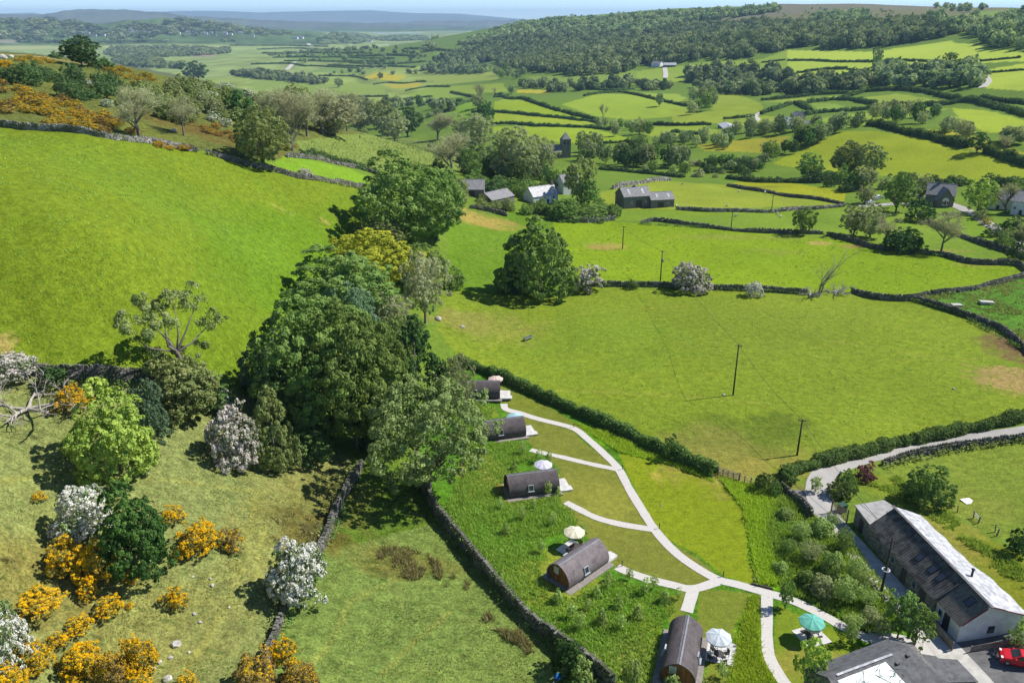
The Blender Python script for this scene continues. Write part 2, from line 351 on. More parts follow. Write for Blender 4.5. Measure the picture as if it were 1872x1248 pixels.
Cg = np.array(lin((118,146,60))) * (1 - far) + np.array(lin((112,140,66))) * far
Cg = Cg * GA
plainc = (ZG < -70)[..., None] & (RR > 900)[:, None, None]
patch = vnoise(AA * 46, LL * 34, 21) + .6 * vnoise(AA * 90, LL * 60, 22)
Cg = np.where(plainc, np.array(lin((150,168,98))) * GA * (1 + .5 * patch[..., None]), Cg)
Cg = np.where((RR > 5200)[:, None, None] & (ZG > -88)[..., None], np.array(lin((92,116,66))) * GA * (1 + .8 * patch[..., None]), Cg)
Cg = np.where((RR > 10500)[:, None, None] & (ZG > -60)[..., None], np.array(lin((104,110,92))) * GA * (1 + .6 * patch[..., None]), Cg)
Rg = np.full(AA.shape, .45); Rg[RR > 900] = .2
Rg = Rg * np.clip(2 - LL / math.log(1500), .3, 1) 
for c, rough, poly in FIELDS:
    W = px_world(poly)
    i0, i1 = np.searchsorted(LR, [W[:, 1].min(), W[:, 1].max()]); j0, j1 = np.searchsorted(AZ, [W[:, 0].min(), W[:, 0].max()])
    sl = (slice(max(i0 - 1, 0), i1 + 1), slice(max(j0 - 1, 0), j1 + 1))
    wob = np.stack([vnoise(XX[sl] / 6, YY[sl] / 6, 31), vnoise(XX[sl] / 6, YY[sl] / 6, 32)]) * 1.6 / RR[sl[0]][None, :, None]
    m = inside(AA[sl] + wob[0], LL[sl] + wob[1], W)
    Cg[sl][m] = np.array(lin(c)) * GA; Rg[sl][m] = rough
# worn, bare, straw-coloured or lusher patches: place, size in metres across and in depth, colour, strength
PATCH = [(1110,450,7,5,(178,160,100),.8),(1090,452,3,3,(176,150,100),.8),(870,400,16,9,(186,160,100),.85),(1866,642,6,9,(132,110,86),1.0),(1848,690,7,6,(178,154,112),.95),(1340,845,12,7,(168,152,92),.75),
 (1300,830,8,6,(140,140,70),.6),(1430,775,5,4,(98,118,46),.8),(1330,790,10,5,(104,124,50),.6),(1400,800,9,5,(104,124,50),.6),(595,405,1.2,.8,(200,175,120),.8),(518,384,3,.5,(185,178,110),.7),
 (10,632,1.5,1.2,(205,175,130),.6),(545,870,9,7,(158,152,96),.5),(480,960,4,9,(155,150,94),.5),(620,920,6,6,(126,120,66),.5),(560,965,6,3.5,(112,100,55),.8),(720,1025,8,2.5,(126,112,64),.6),
 (40,1050,8,4,(128,116,66),.6),(300,1160,9,5,(148,146,92),.6),(880,870,4,5,(172,160,95),.8),(925,905,3.5,2.5,(150,140,80),.7),(1010,1060,6,4.5,(156,160,70),.8),(1190,1200,2,7,(158,170,60),.7),
 (1170,1225,6,4,(165,160,95),.7),(880,750,3,2,(165,165,80),.7),(1110,915,4,4,(160,160,80),.6),(1200,870,1,1,(185,170,90),.7),(1030,890,5,4,(150,150,74),.5),(1470,1215,5,2,(165,155,85),.7),
 (900,600,14,7,(150,150,85),.6),(845,585,7,5,(160,150,95),.6),(1500,445,5,2.5,(185,165,110),.8),(1350,432,22,4,(150,158,80),.6),(1420,460,12,3,(140,150,70),.6),(1680,462,14,3,(175,165,95),.6),(1560,450,6,2,(175,150,105),.7),
 (1800,480,8,3,(165,155,90),.6),(1400,590,25,16,(136,150,62),.4),(1100,620,20,12,(118,152,56),.4),(1290,810,8,5,(150,148,84),.5),(1450,890,3,2,(140,130,80),.7),(300,360,40,12,(118,150,56),.4),(560,480,20,25,(112,154,38),.4),
 (20,100,14,5,(190,172,155),.8),(130,112,8,3,(165,150,115),.6),(250,118,12,4,(150,140,95),.6),(430,255,14,8,(122,92,58),.7),(330,230,16,8,(120,100,62),.6),(200,225,20,6,(120,128,60),.6),(60,140,30,7,(140,150,78),.6),
 (1380,342,16,5,(140,128,62),.6),(1460,265,20,8,(150,150,52),.4),(1560,265,40,10,(148,164,54),.4),(1780,925,6,4,(150,152,80),.5),(1740,985,4,6,(176,160,95),.7),(1700,880,20,14,(136,150,70),.4),(1830,1060,5,8,(150,150,60),.5)]
for px, py, wx, wy, c, k in PATCH:
    p = P(px, py); d2 = ((XX - p.x) / wx) ** 2 + ((YY - p.y) / (wy * 1.3)) ** 2
    near = d2 < 3
    nz = vnoise(XX[near] / max(wx * .28, .8), YY[near] / max(wx * .28, .8), 41) * 1.1 + vnoise(XX[near] / 1.1, YY[near] / 1.1, 42) * .6
    a = np.clip(1.25 - d2[near] + nz, 0, 1) * k
    Cg[near] = Cg[near] * (1 - a[:, None]) + np.array(lin(c)) * GA * a[:, None]
# soft drift of colour inside every field
drift = vnoise(XX / 23, YY / 23, 51) * .16 + vnoise(XX / 7, YY / 7, 52) * .10
drift = drift * np.clip(1 - (RR[:, None] - 400) / 1200, 0, 1)
def track(px_pts, w, c, k):
    global Cg
    W = [(p.x, p.y) for p in [P(*q) for q in dens(px_pts, 6, False)]]; W = catmull(W, 1.2) if len(W) > 3 else np.array(W)
    b0 = W.min(0) - 3; b1 = W.max(0) + 3; m = (XX > b0[0]) & (XX < b1[0]) & (YY > b0[1]) & (YY < b1[1]); q = np.stack([XX[m], YY[m]], 1); d = np.full(len(q), 99.)
    for p in W: d = np.minimum(d, np.hypot(q[:, 0] - p[0], q[:, 1] - p[1]))
    a = np.clip(1.3 - d / w, 0, 1) * k * np.clip(1 + 1.6 * vnoise(q[:, 0] / 2.5, q[:, 1] / 2.5, 55), 0, 1); Cg[m] = Cg[m] * (1 - a[:, None]) + np.array(lin(c)) * GA * a[:, None]
def catmull(p, step):
    p = [np.array(q, float) for q in p]; p = [2 * p[0] - p[1]] + p + [2 * p[-1] - p[-2]]; out = []
    for i in range(1, len(p) - 2):
        a, b, c, d = p[i - 1], p[i], p[i + 1], p[i + 2]; m = max(2, int(np.linalg.norm(c - b) / step))
        for k in range(m):
            t = k / m; out.append(.5 * (2 * b + (c - a) * t + (2 * a - 5 * b + 4 * c - d) * t * t + (3 * b - a - 3 * c + d) * t ** 3))
    out.append(p[-2]); return np.array(out)
for q in [[(960,716),(1060,714),(1180,720),(1300,727),(1420,740)],[(480,960),(478,1000),(470,1050)],[(880,640),(960,600),(1080,570),(1250,560)],[(1340,850),(1300,800),(1270,770)],[(860,470),(960,440),(1120,430),(1250,440)],
 [(540,1240),(600,1180),(640,1100),(720,1060)],[(700,1230),(760,1170),(820,1120)],[(0,880),(150,860),(330,880),(480,900)],[(330,1240),(420,1100),(450,1000),(470,900)],[(1500,620),(1620,640),(1750,660),(1830,650)]]: track(q, .45, (168,164,92), .4)
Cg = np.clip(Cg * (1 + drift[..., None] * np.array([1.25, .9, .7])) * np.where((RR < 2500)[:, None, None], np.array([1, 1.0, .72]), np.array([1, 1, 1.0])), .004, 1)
nr, na = AA.shape
idx = np.arange(nr * na).reshape(nr, na)
quads = np.stack([idx[:-1, :-1], idx[:-1, 1:], idx[1:, 1:], idx[1:, :-1]], -1).reshape(-1, 4)
t = NT('pasture')
pos = t.pos(); c = t.attr('albedo', 'Color'); rg = t.attr('rough')
n1 = t.noise(.9, pos, 4, .6); n2 = t.noise(.13, pos, 3, .6); n3 = t.noise(3.6, pos, 3, .7)
stc = t.node('Mapping'); stc.inputs['Scale'].default_value = (.55, 1.7, 1); t.l.new(pos, stc.inputs[0])
n4 = t.noise(1.25, stc.outputs[0], 3, .6)
k = t.ramp(n1, .3, .7, .62, 1.36); k2 = t.ramp(n3, .3, .7, .60, 1.40); k = t.math('MULTIPLY', k, k2)
k = t.mix(rg, (1, 1, 1), t.node('CombineColor').outputs[0]) if False else k
amt = t.math('MULTIPLY', rg, 1.25)
one = t.math('SUBTRACT', k, 1.0); kk = t.math('ADD', t.math('MULTIPLY', one, amt), 1.0)
cmb = t.node('CombineColor'); [t.put(cmb.inputs[i], kk) for i in range(3)]
c2 = t.mix(1.0, c, cmb.outputs[0], 'MULTIPLY')
tuft = t.math('MULTIPLY', t.ramp(n4, .58, .62), t.math('MULTIPLY', rg, .85))
c3 = t.mix(tuft, c2, t.mix(1.0, c2, (.42, .62, .5), 'MULTIPLY'))
dry = t.math('MULTIPLY', t.ramp(n2, .55, .75), t.math('MULTIPLY', rg, .40))
c4 = t.mix(dry, c3, t.mix(1.0, c3, (1.35, 1.10, 1.25), 'MULTIPLY'))
hgt = t.math('ADD', t.math('MULTIPLY', n1, 1.0), t.math('MULTIPLY', n3, .35))
bmp = t.node('Bump'); bmp.inputs['Distance'].default_value = .35; t.put(bmp.inputs['Strength'], t.math('MULTIPLY', rg, .8)); t.put(bmp.inputs['Height'], hgt)
GROUND = t.principled(c4, .95, bmp.outputs[0], spec=.05)
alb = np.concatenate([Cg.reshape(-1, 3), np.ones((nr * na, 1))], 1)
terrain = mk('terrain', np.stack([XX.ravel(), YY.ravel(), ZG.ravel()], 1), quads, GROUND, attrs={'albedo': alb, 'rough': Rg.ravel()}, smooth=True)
tag(terrain, kind='structure')
# the ground behind the drone, so that light and side views have land there too
bk = [(-1600, -1600), (1600, -1600), (1600, .3), (-1600, .3)]
rear = mk('ground', np.array([(x, y, -1.5 if y > -100 else -2) for x, y in bk]), [[(0, 1, 2, 3)]], nmat('rough_grass', (.1,.15,.04), (.14,.17,.06), .2))
tag(rear, kind='structure')
# estuary
est = MB(); wp = [PZ(*p, -93.6) for p in [(672,60.5),(700,58.5),(740,56.5),(800,55.8),(845,56.5),(840,59),(790,60),(760,61),(720,61.5),(690,62)]]
est.add(wp, [tuple(range(len(wp)))])
t = NT('water'); WATER = t.principled((.55,.62,.7), .12, t.bump(t.noise(.02, t.pos()), .1), spec=.6)
tag(est.build('water', WATER), kind='structure')

def strip(name, px_pts, width, lift, mat, step=.7, smooth_pts=True, world=False):
    """a path or road laid on the ground along a photo polyline (metres wide)"""
    pts_ = [Vector(p) for p in px_pts] if world else [P(*p) for p in px_pts]
    pl = catmull([(p.x, p.y) for p in pts_], step) if smooth_pts else np.array([(p.x, p.y) for p in pts_])
    tg = np.gradient(pl, axis=0); tg /= np.linalg.norm(tg, axis=1)[:, None] + 1e-9; nm = np.stack([-tg[:, 1], tg[:, 0]], 1)
    wd_ = np.interp(np.linspace(0, 1, len(pl)), np.linspace(0, 1, len(width)), width) if hasattr(width, '__len__') else np.full(len(pl), width)
    m = 5; V = []
    wob_ = (vnoise(pl[:, 0] / 1.3, pl[:, 1] / 1.3, 91) * .34 + vnoise(pl[:, 0] / .5, pl[:, 1] / .5, 92) * .16) * min(1, np.mean(wd_) / 4 + .4)
    wd_ = wd_ + np.abs(wob_) * -.6 + wob_ * .5
    for k in range(m):
        o = pl + nm * (wd_ * (k / (m - 1) - .5))[:, None]
        V.append(np.c_[o, zat(o[:, 0], o[:, 1]) + lift])
    lo = [v.copy() for v in (V[0], V[-1])]
    for l in lo: l[:, 2] -= lift + .12
    V = [lo[0]] + V + [lo[1]]; n = len(pl); V = np.concatenate(V); i = np.arange(n - 1)
    F = np.concatenate([np.stack([k * n + i, k * n + i + 1, (k + 1) * n + i + 1, (k + 1) * n + i], 1)[:, ::-1] for k in range(m + 1)])
    return tag(mk(name, V, F, mat), kind='structure')
# ------------------------------------------------------------------ foliage
def leaf_mat(name, c1, c2, bloom=None, bloom2=None,  trans=.31, gloss=0, vary=.18, k=2.85):
    """leaves: two greens mixed leaf by leaf; 'tint' above 1.5 marks flowers"""
    c1 = tuple(v * k for v in c1); c2 = tuple(v * k for v in c2)
    t = NT(name); a = t.attr('tint'); oi = t.node('ObjectInfo')
    c = t.mix(t.ramp(a, 0, 1), c1, c2)
    n = t.noise(1.4, t.coord(), 2)
    c = t.mix(t.ramp(n, .35, .65, 0, .55), c, c1)
    hs = t.node('HueSaturation'); t.put(hs.inputs['Color'], c)
    t.put(hs.inputs['Value'], t.ramp(oi.outputs['Random'], 0, 1, 1 - vary, 1 + vary * 1.2)); t.put(hs.inputs['Hue'], t.ramp(oi.outputs['Random'], 0, 1, .488, .506))
    c = hs.outputs[0]
    if bloom: c = t.mix(t.ramp(a, 1.45, 1.55), c, t.mix(t.ramp(a, 2, 3), bloom, bloom2 or bloom))
    d = t.node('BsdfDiffuse'); tr = t.node('BsdfTranslucent')
    t.put(d.inputs[0], c); t.put(tr.inputs[0], t.mix(1., c, (1.15, 1.1, .6), 'MULTIPLY'))
    m1 = t.node('MixShader'); m1.inputs[0].default_value = trans; t.l.new(d.outputs[0], m1.inputs[1]); t.l.new(tr.outputs[0], m1.inputs[2])
    t.l.new(m1.outputs[0], t.out.inputs[0]); return t.m
LM = dict(
 syc=leaf_mat('sycamore_leaves', (.042,.074,.019), (.118,.162,.044)), dark=leaf_mat('dark_leaves', (.018,.042,.014), (.052,.096,.026)),
 blue=leaf_mat('blue_green_leaves', (.036,.066,.036), (.090,.128,.074)), lime=leaf_mat('lime_leaves', (.110,.170,.034), (.235,.300,.062), k=2.4),
 yel=leaf_mat('yellow_green_leaves', (.120,.150,.018), (.270,.270,.028), k=2.4), ash=leaf_mat('ash_leaves', (.075,.110,.040), (.150,.185,.070), k=2.4),
 mid=leaf_mat('mid_green_leaves', (.052,.090,.024), (.112,.160,.044)), pale=leaf_mat('pale_grey_green_leaves', (.110,.135,.064), (.205,.225,.112), k=2.4),
 twig=leaf_mat('budding_twigs', (.105,.112,.066), (.195,.200,.115), trans=.25), oak=leaf_mat('oak_leaves', (.070,.098,.032), (.150,.170,.066)),
 haw=leaf_mat('hawthorn_leaves', (.050,.085,.028), (.105,.140,.045), (.60,.60,.56), (.80,.80,.76), trans=.2),
 hawp=leaf_mat('pinkish_hawthorn_leaves', (.055,.075,.035), (.110,.120,.060), (.55,.50,.48), (.74,.69,.67), trans=.2),
 gorse=leaf_mat('gorse_spines', (.060,.075,.022), (.135,.125,.045), (.84,.50,.008), (.95,.64,.020), trans=.18),
 gorseb=leaf_mat('brown_gorse_spines', (.075,.062,.024), (.170,.120,.045), (.78,.50,.012), (.90,.62,.02), trans=.18),
 purp=leaf_mat('purple_leaves', (.055,.022,.028), (.120,.045,.055)), conif=leaf_mat('yew_leaves', (.014,.034,.009), (.044,.078,.018)),
 hedge=leaf_mat('hedge_leaves', (.032,.060,.018), (.080,.125,.034)), hedgef=leaf_mat('far_hedge_leaves', (.026,.050,.020), (.070,.105,.036)),
 wood=leaf_mat('woodland_leaves', (.034,.058,.028), (.165,.195,.095)), orch=leaf_mat('orchard_leaves', (.090,.135,.040), (.190,.235,.085)),
 gold=leaf_mat('golden_leaves', (.19,.19,.02), (.34,.32,.035), k=2.4), grass=leaf_mat('long_grass_blades', (.070,.112,.020), (.128,.180,.036), k=3.3, trans=.35),
 verge=leaf_mat('verge_grass_blades', (.098,.138,.013), (.165,.212,.026), k=3.1, trans=.35), rush=leaf_mat('rush_blades', (.095,.090,.036), (.175,.160,.070), k=2.4, trans=.2),
 tuft=leaf_mat('pasture_blades', (.085,.120,.030), (.200,.215,.090), k=2.4, trans=.3),
)
BARK = nmat('bark', (.11,.095,.08), (.25,.225,.19), 6, .9, .5, stretch=(1,1,.25))
DEADW = nmat('weathered_dead_wood', (.24,.21,.18), (.46,.43,.39), 5, .9, .4, stretch=(1,1,.3))

def leafcards(C, N, S, g, flat=.55, aspect=.7):
    """one small diamond leaf per centre, facing roughly along its normal"""
    n = len(C); N = N + g.normal(0, flat, (n, 3)); N /= np.linalg.norm(N, axis=1)[:, None] + 1e-9
    a = np.cross(N, g.normal(0, 1, (n, 3))); a /= np.linalg.norm(a, axis=1)[:, None] + 1e-9; b = np.cross(N, a)
    S = np.broadcast_to(S, (n,))[:, None] * g.uniform(.7, 1.35, (n, 1))
    V = np.stack([C + a * S * .62, C + b * S * .5 * aspect + N * S * .08, C - a * S * .62, C - b * S * .5 * aspect + N * S * .08], 1).reshape(-1, 3)
    return V, np.arange(4 * n).reshape(n, 4)
def fib(n, g, jit=.35):
    i = np.arange(n) + .5; ph = np.arccos(1 - 2 * i / n); th = math.pi * (1 + 5 ** .5) * i + g.uniform(0, 6)
    d = np.stack([np.cos(th) * np.sin(ph), np.sin(th) * np.sin(ph), np.cos(ph)], 1) + g.normal(0, jit / math.sqrt(n) * 2, (n, 3))
    return d / np.linalg.norm(d, axis=1)[:, None]
def seed_of(g): return g.uniform(0, 6)
def lobes_of(shape, g):
    """clump centres and radii of a crown that is 1 wide and 1 tall, standing on the origin"""
    L = {'round':54,'feather':95,'cone':60,'bush':42,'gorse':46,'willow':80,'leanoak':34,'twin':80}[shape]
    d = fib(L, g); rad = g.uniform(.70, 1.06, L) * (1 + .07 * np.sin(d[:, 0] * 4 + seed_of(g)) + .06 * np.sin(d[:, 1] * 5 + d[:, 2] * 4 + seed_of(g)))
    if shape in ('round', 'feather', 'willow', 'twin'):
        z0, hz = (.56, .42) if shape != 'willow' else (.52, .46)
        wx = np.where(d[:, 2] < 0, 1 - .25 * d[:, 2] ** 2, 1) * .42
        C = np.stack([d[:, 0] * wx * rad, d[:, 1] * wx * rad, z0 + d[:, 2] * hz * rad * np.where(d[:, 2] < 0, .85, 1)], 1)
        low = 1 + .22 * np.sin(np.arctan2(d[:, 1], d[:, 0]) * 3 + g.uniform(0, 6)) * (1 - abs(d[:, 2])) ; C[:, :2] *= low[:, None]
        r = g.uniform(.075, .165, L) if shape in ('round', 'twin') else g.uniform(.05, .11, L)
        if shape == 'twin': C[:, 0] += np.where(C[:, 2] > .7, np.sign(C[:, 0]) * .08, 0); C[:, 2] -= np.where(abs(C[:, 0]) < .1, .14, 0) * (C[:, 2] > .6)
        inner = np.clip(g.normal(0, .15, (L // 2, 3)), -.24, .24) + [0, 0, z0]; C = np.r_[C, inner]; r = np.r_[r, np.full(L // 2, r.mean())]
    elif shape == 'cone':
        z = g.uniform(.06, 1, L) ** 1.15; rr = .46 * (1 - z) ** .75 + .03; th = np.arange(L) * 2.4
        C = np.stack([np.cos(th) * rr * rad, np.sin(th) * rr * rad, z * .95], 1); r = .05 + .10 * (1 - z)
    elif shape == 'bush':
        d[:, 2] = abs(d[:, 2]); C = np.stack([d[:, 0] * .40 * rad, d[:, 1] * .40 * rad, .10 + d[:, 2] * .72 * rad], 1); r = g.uniform(.09, .17, L)
        C = np.r_[C, np.c_[g.normal(0, .16, (12, 2)), g.uniform(.2, .6, 12)]]; r = np.r_[r, np.full(12, .16)]
    elif shape == 'gorse':
        d[:, 2] = abs(d[:, 2]) * .9; C = np.stack([d[:, 0] * .42 * rad, d[:, 1] * .42 * rad, .08 + d[:, 2] * .75 * rad], 1); r = g.uniform(.06, .13, L)
        C = np.r_[C, np.c_[g.normal(0, .15, (14, 2)), g.uniform(.1, .5, 14)]]; r = np.r_[r, np.full(14, .15)]
    elif shape == 'leanoak':
        arms = [((-.45,.0,.86), .16), ((-.2,.05,.95), .16), ((.08,0,.97), .17), ((.3,0,.88), .15), ((.42,-.05,.66), .13), ((.1,.2,.88), .15), ((-.25,-.2,.85), .13)]
        C = []; r = []
        for c, s in arms:
            k = 9; C.append(np.array(c) + g.normal(0, 1, (k, 3)) * s * np.array([.55, .5, .32])); r.append(g.uniform(.035, .07, k))
        k = 34; C.append(np.c_[g.normal(.05, .17, (k, 2)), g.uniform(.02, .42, k)]); r.append(g.uniform(.05, .10, k))
        C = np.concatenate(C); r = np.concatenate(r)
    return C, r
def crown(shape, n, leaf, seed, bloom=0., scatter=.10, flat=.42, aspect=.7, tufts=0, tuft_r=.04):
    g = np.random.default_rng(seed); C, r = lobes_of(shape, g)
    mid = np.array([0, 0, C[:, 2].mean()])
    if tufts:                                   # every clump carries smaller tufts of leaves with gaps between them
        p = r ** 2 / (r ** 2).sum(); kk = g.choice(len(C), tufts, p=p); d = g.normal(0, 1, (tufts, 3)); o = C[kk] - mid; o /= np.linalg.norm(o, axis=1)[:, None] + 1e-9
        d = d / np.linalg.norm(d, axis=1)[:, None] + o * .8 + [0, 0, .15]; d /= np.linalg.norm(d, axis=1)[:, None]; TC = C[kk] + d * (r[kk] * g.uniform(.82, 1.08, tufts))[:, None]
        dd = np.linalg.norm(TC[:, None] - C[None], axis=2) / r[None]; dd[np.arange(tufts), kk] = 9; ok = dd.min(1) > .72; TC = TC[ok]; kk = kk[ok]
        tr_ = g.uniform(.62, 1.3, len(TC)) * tuft_r; m = int(n * .82)
        kt = g.choice(len(TC), m, p=tr_ ** 2 / (tr_ ** 2).sum()); dt = g.normal(0, 1, (m, 3)); ot = TC[kt] - mid; ot /= np.linalg.norm(ot, axis=1)[:, None] + 1e-9
        dt = dt / np.linalg.norm(dt, axis=1)[:, None] + ot * .55 + [0, 0, .35]; dt /= np.linalg.norm(dt, axis=1)[:, None]
        Qt = TC[kt] + dt * (tr_[kt] * g.uniform(.55, 1.05, m))[:, None] * np.array([1, 1, .8])
        n1 = n - m; k1 = g.choice(len(C), n1, p=p); d1 = g.normal(0, 1, (n1, 3)); d1 /= np.linalg.norm(d1, axis=1)[:, None]; Q1 = C[k1] + d1 * (r[k1] * g.uniform(.5, .85, n1))[:, None]
        Q = np.r_[Qt, Q1]; d = np.r_[dt, d1]; k = np.r_[kk[kt], k1]; tb = np.r_[g.normal(0, .20, len(TC))[kt], np.full(n1, -.1)]  # inner leaves tinted darker: shade between tufts put into the colour
        keep = Q[:, 2] > .005; Q, d, k, tb = Q[keep], d[keep], k[keep], tb[keep]; n = len(Q); out = Q - mid; out /= np.linalg.norm(out, axis=1)[:, None] + 1e-9
        V, F = leafcards(Q, d * .9 + out * .25 + [0, 0, .1], leaf, g, flat, aspect)
        tint = np.clip(g.normal(.5, .18, n) + tb + g.normal(0, .12, len(C))[k], 0, 1)
        if bloom:
            pc = np.clip(bloom + g.normal(0, .30, len(C))[k] + tb + .25 * (d[:, 2] - .3), 0, 1); fl = g.random(n) < pc; tint[fl] = 2 + g.random(fl.sum())
        return V, F, np.repeat(tint, 4)
    p = r ** 2 / (r ** 2).sum(); k = g.choice(len(C), n, p=p)
    d = g.normal(0, 1, (n, 3)); d /= np.linalg.norm(d, axis=1)[:, None]
    out = C[k] - mid; out /= np.linalg.norm(out, axis=1)[:, None] + 1e-9
    d = d + out * .45 + [0, 0, .18]; d /= np.linalg.norm(d, axis=1)[:, None]
    rad = r[k] * (1 + g.normal(0, scatter, n)) * np.where(g.random(n) < .18, g.uniform(.3, .9, n), 1)
    Q = C[k] + d * rad[:, None] * np.array([1, 1, .88])
    # drop most leaves that lie deep inside another clump
    keep = np.ones(n, bool)
    for i in range(0, n, 4000):
        dd = np.linalg.norm(Q[i:i + 4000, None] - C[None], axis=2) / r[None]; dd[np.arange(len(dd)), k[i:i + 4000]] = 9
        keep[i:i + 4000] = (dd.min(1) > .62) | (g.random(len(dd)) < .25)
    keep &= Q[:, 2] > 0.005
    Q, d, k = Q[keep], d[keep], k[keep]; n = len(Q)
    V, F = leafcards(Q, d * .75 + out[keep] * .4, leaf, g, flat, aspect)
    tint = np.clip(g.normal(.5, .22, n) + g.normal(0, .16, len(C))[k], 0, 1)
    if bloom:
        pc = np.clip(bloom + g.normal(0, .36, len(C))[k] + .25 * (d[:, 2] - .3), 0, 1); fl = g.random(n) < pc; tint[fl] = 2 + g.random(fl.sum())
    return V, F, np.repeat(tint, 4)
def limbs(shape, seed, bare=False, levels=3):
    """tapered trunk and limbs for a tree 1 wide and 1 tall; returns the mesh builder and the twig ends"""
    rn = random.Random(seed); b = MB(); ends = []
    def grow(p, d, ln, r, lev):
        q = [p]; k = 4
        for i in range(k):
            d = (d + Vector((rn.uniform(-1, 1), rn.uniform(-1, 1), rn.uniform(-.5, .7))) * (.16 if lev else .05)).normalized(); q.append(q[-1] + d * ln / k)
        b.tube(q, [r * (1 - .14 * i) for i in range(k + 1)], 7 if lev == 0 else 5 if lev == 1 else 3, cap=False)
        r2 = r * (.58 if bare else .48)
        if lev >= levels: ends.append((q[-1], d)); return
        for j in range(rn.randint(3, 4) if lev else rn.randint(5, 6)):
            s = q[rn.randint(2, k)]; az = rn.uniform(0, 6.28); up = rn.uniform(.1, .8)
            nd = (d * .55 + Vector((math.cos(az), math.sin(az), up * .9))).normalized(); grow(s, nd, ln * rn.uniform(.5, .78), r2 * rn.uniform(.75, 1.1), lev + 1)
        ends.append((q[-1], d))
    if shape in ('bush', 'gorse'):
        for i in range(5):
            a = i * 1.25; grow(Vector((math.cos(a) * .03, math.sin(a) * .03, -.04)), Vector((math.cos(a) * .5, math.sin(a) * .5, 1)).normalized(), .42, .016, 2)
    elif shape == 'cone': b.tube([(0, 0, -.04), (0, 0, .5), (0, 0, .92)], [.03, .02, .004], 7)
    elif shape == 'leanoak':
        b.tube([(.1, 0, -.05), (.08, 0, .25), (.02, 0, .48), (-.06, 0, .62)], [.034, .030, .024, .018], 8)
        for tip in [(-.45,0,.88),(-.2,.05,.95),(.08,0,.98),(.32,0,.9),(.43,-.05,.68),(.1,.2,.9),(-.25,-.2,.86)]:
            s = Vector((.02, 0, .5)); e = Vector(tip); m = s.lerp(e, .5) + Vector((rn.uniform(-.05, .05), rn.uniform(-.05, .05), -.05))
            b.tube([s, m, e], [.014, .009, .003], 6)
    else:
        lev = levels if bare else 2
        levels = lev
        grow(Vector((0, 0, -.05)), Vector((0, 0, 1)), (.36 if not bare else .22), .034 if not bare else .017, 0)
    # keep it inside the unit box
    V = np.array(b.V); w = np.abs(V[:, :2]).max(); h = V[:, 2].max()
    sc = np.array([.47 / w if bare else min(1, .46 / w)] * 2 + [(.95 / h) if bare else min(1, .9 / h)])
    b.V = [tuple(v) for v in V * sc]; ends = [(Vector(np.array(e) * sc), d) for e, d in ends]
    return b, ends
PROTO = {}
def proto(shape, det, var):
    """crown and trunk meshes, built once for each shape, detail and variant"""
    key = (shape, det, var)
    if key in PROTO: return PROTO[key]
    sh, _, fl = shape.partition('+'); seed = hash_(key); fl = float(fl or 0)
    if sh == 'bare':
        lev = {'hi': 4, 'mid': 3, 'lo': 2}[det]; b, ends = limbs('bare', seed, True, lev); g = np.random.default_rng(seed)
        per = {'hi': 12, 'mid': 13, 'lo': 11}[det]; w = {'hi': .0030, 'mid': .0055, 'lo': .014}[det]
        E = np.repeat(np.array([tuple(e[0]) for e in ends]), per, 0); D = np.repeat(np.array([tuple(e[1]) for e in ends]), per, 0)
        n = len(E); D = D + g.normal(0, .75, (n, 3)); D /= np.linalg.norm(D, axis=1)[:, None]; ln = g.uniform(.04, .10, n)[:, None]
        E = E + g.normal(0, .035, (n, 3)); s = np.cross(D, g.normal(0, 1, (n, 3))); s /= np.linalg.norm(s, axis=1)[:, None]
        V = np.stack([E - s * w, E + s * w, E + D * ln + s * w * .4, E + D * ln - s * w * .4], 1).reshape(-1, 3); F = np.arange(4 * n).reshape(n, 4)
        tint = np.repeat(np.clip(g.normal(.5, .25, n), 0, 1), 4)
    else:
        n, leaf = {'hi': (34000, .0215), 'mid': (3600, .054), 'lo': (520, .125)}[det]
        if sh in ('feather', 'leanoak'): n, leaf = int(n * .60), leaf * .90
        if sh == 'willow': leaf *= .9
        if sh in ('gorse', 'bush', 'cone') and det == 'hi': n, leaf = 13000, .034
        if sh == 'gorse': n, leaf = int(n * 1.25), leaf * 1.15
        V, F, tint = crown(sh, n, leaf, seed, fl, .12 if sh in ('round', 'bush', 'cone', 'twin') else .22 if sh == 'gorse' else .3, .75 if sh == 'gorse' else .42, .34 if sh == 'gorse' else .7,
                           {'hi': 640, 'mid': 150, 'lo': 0}[det] if sh != 'leanoak' else 150, {'hi': .040, 'mid': .062, 'lo': 0}[det] * (.8 if sh in ('feather', 'gorse') else 1.0))
        b, ends = limbs(sh, seed, False, 2)
    c = mk('crown', V, F, None, attrs={'tint': tint}); tr = b.build('trunk', BARK, None, smooth=True)
    for o in (c, tr): COL.objects.unlink(o)
    c.data.materials.append(None)
    PROTO[key] = (c.data, tr.data); bpy.data.objects.remove(c); bpy.data.objects.remove(tr); return PROTO[key]
def hash_(k): return sum((i + 1) * ord(ch) for i, ch in enumerate(repr(k))) % 100003
USED = {}
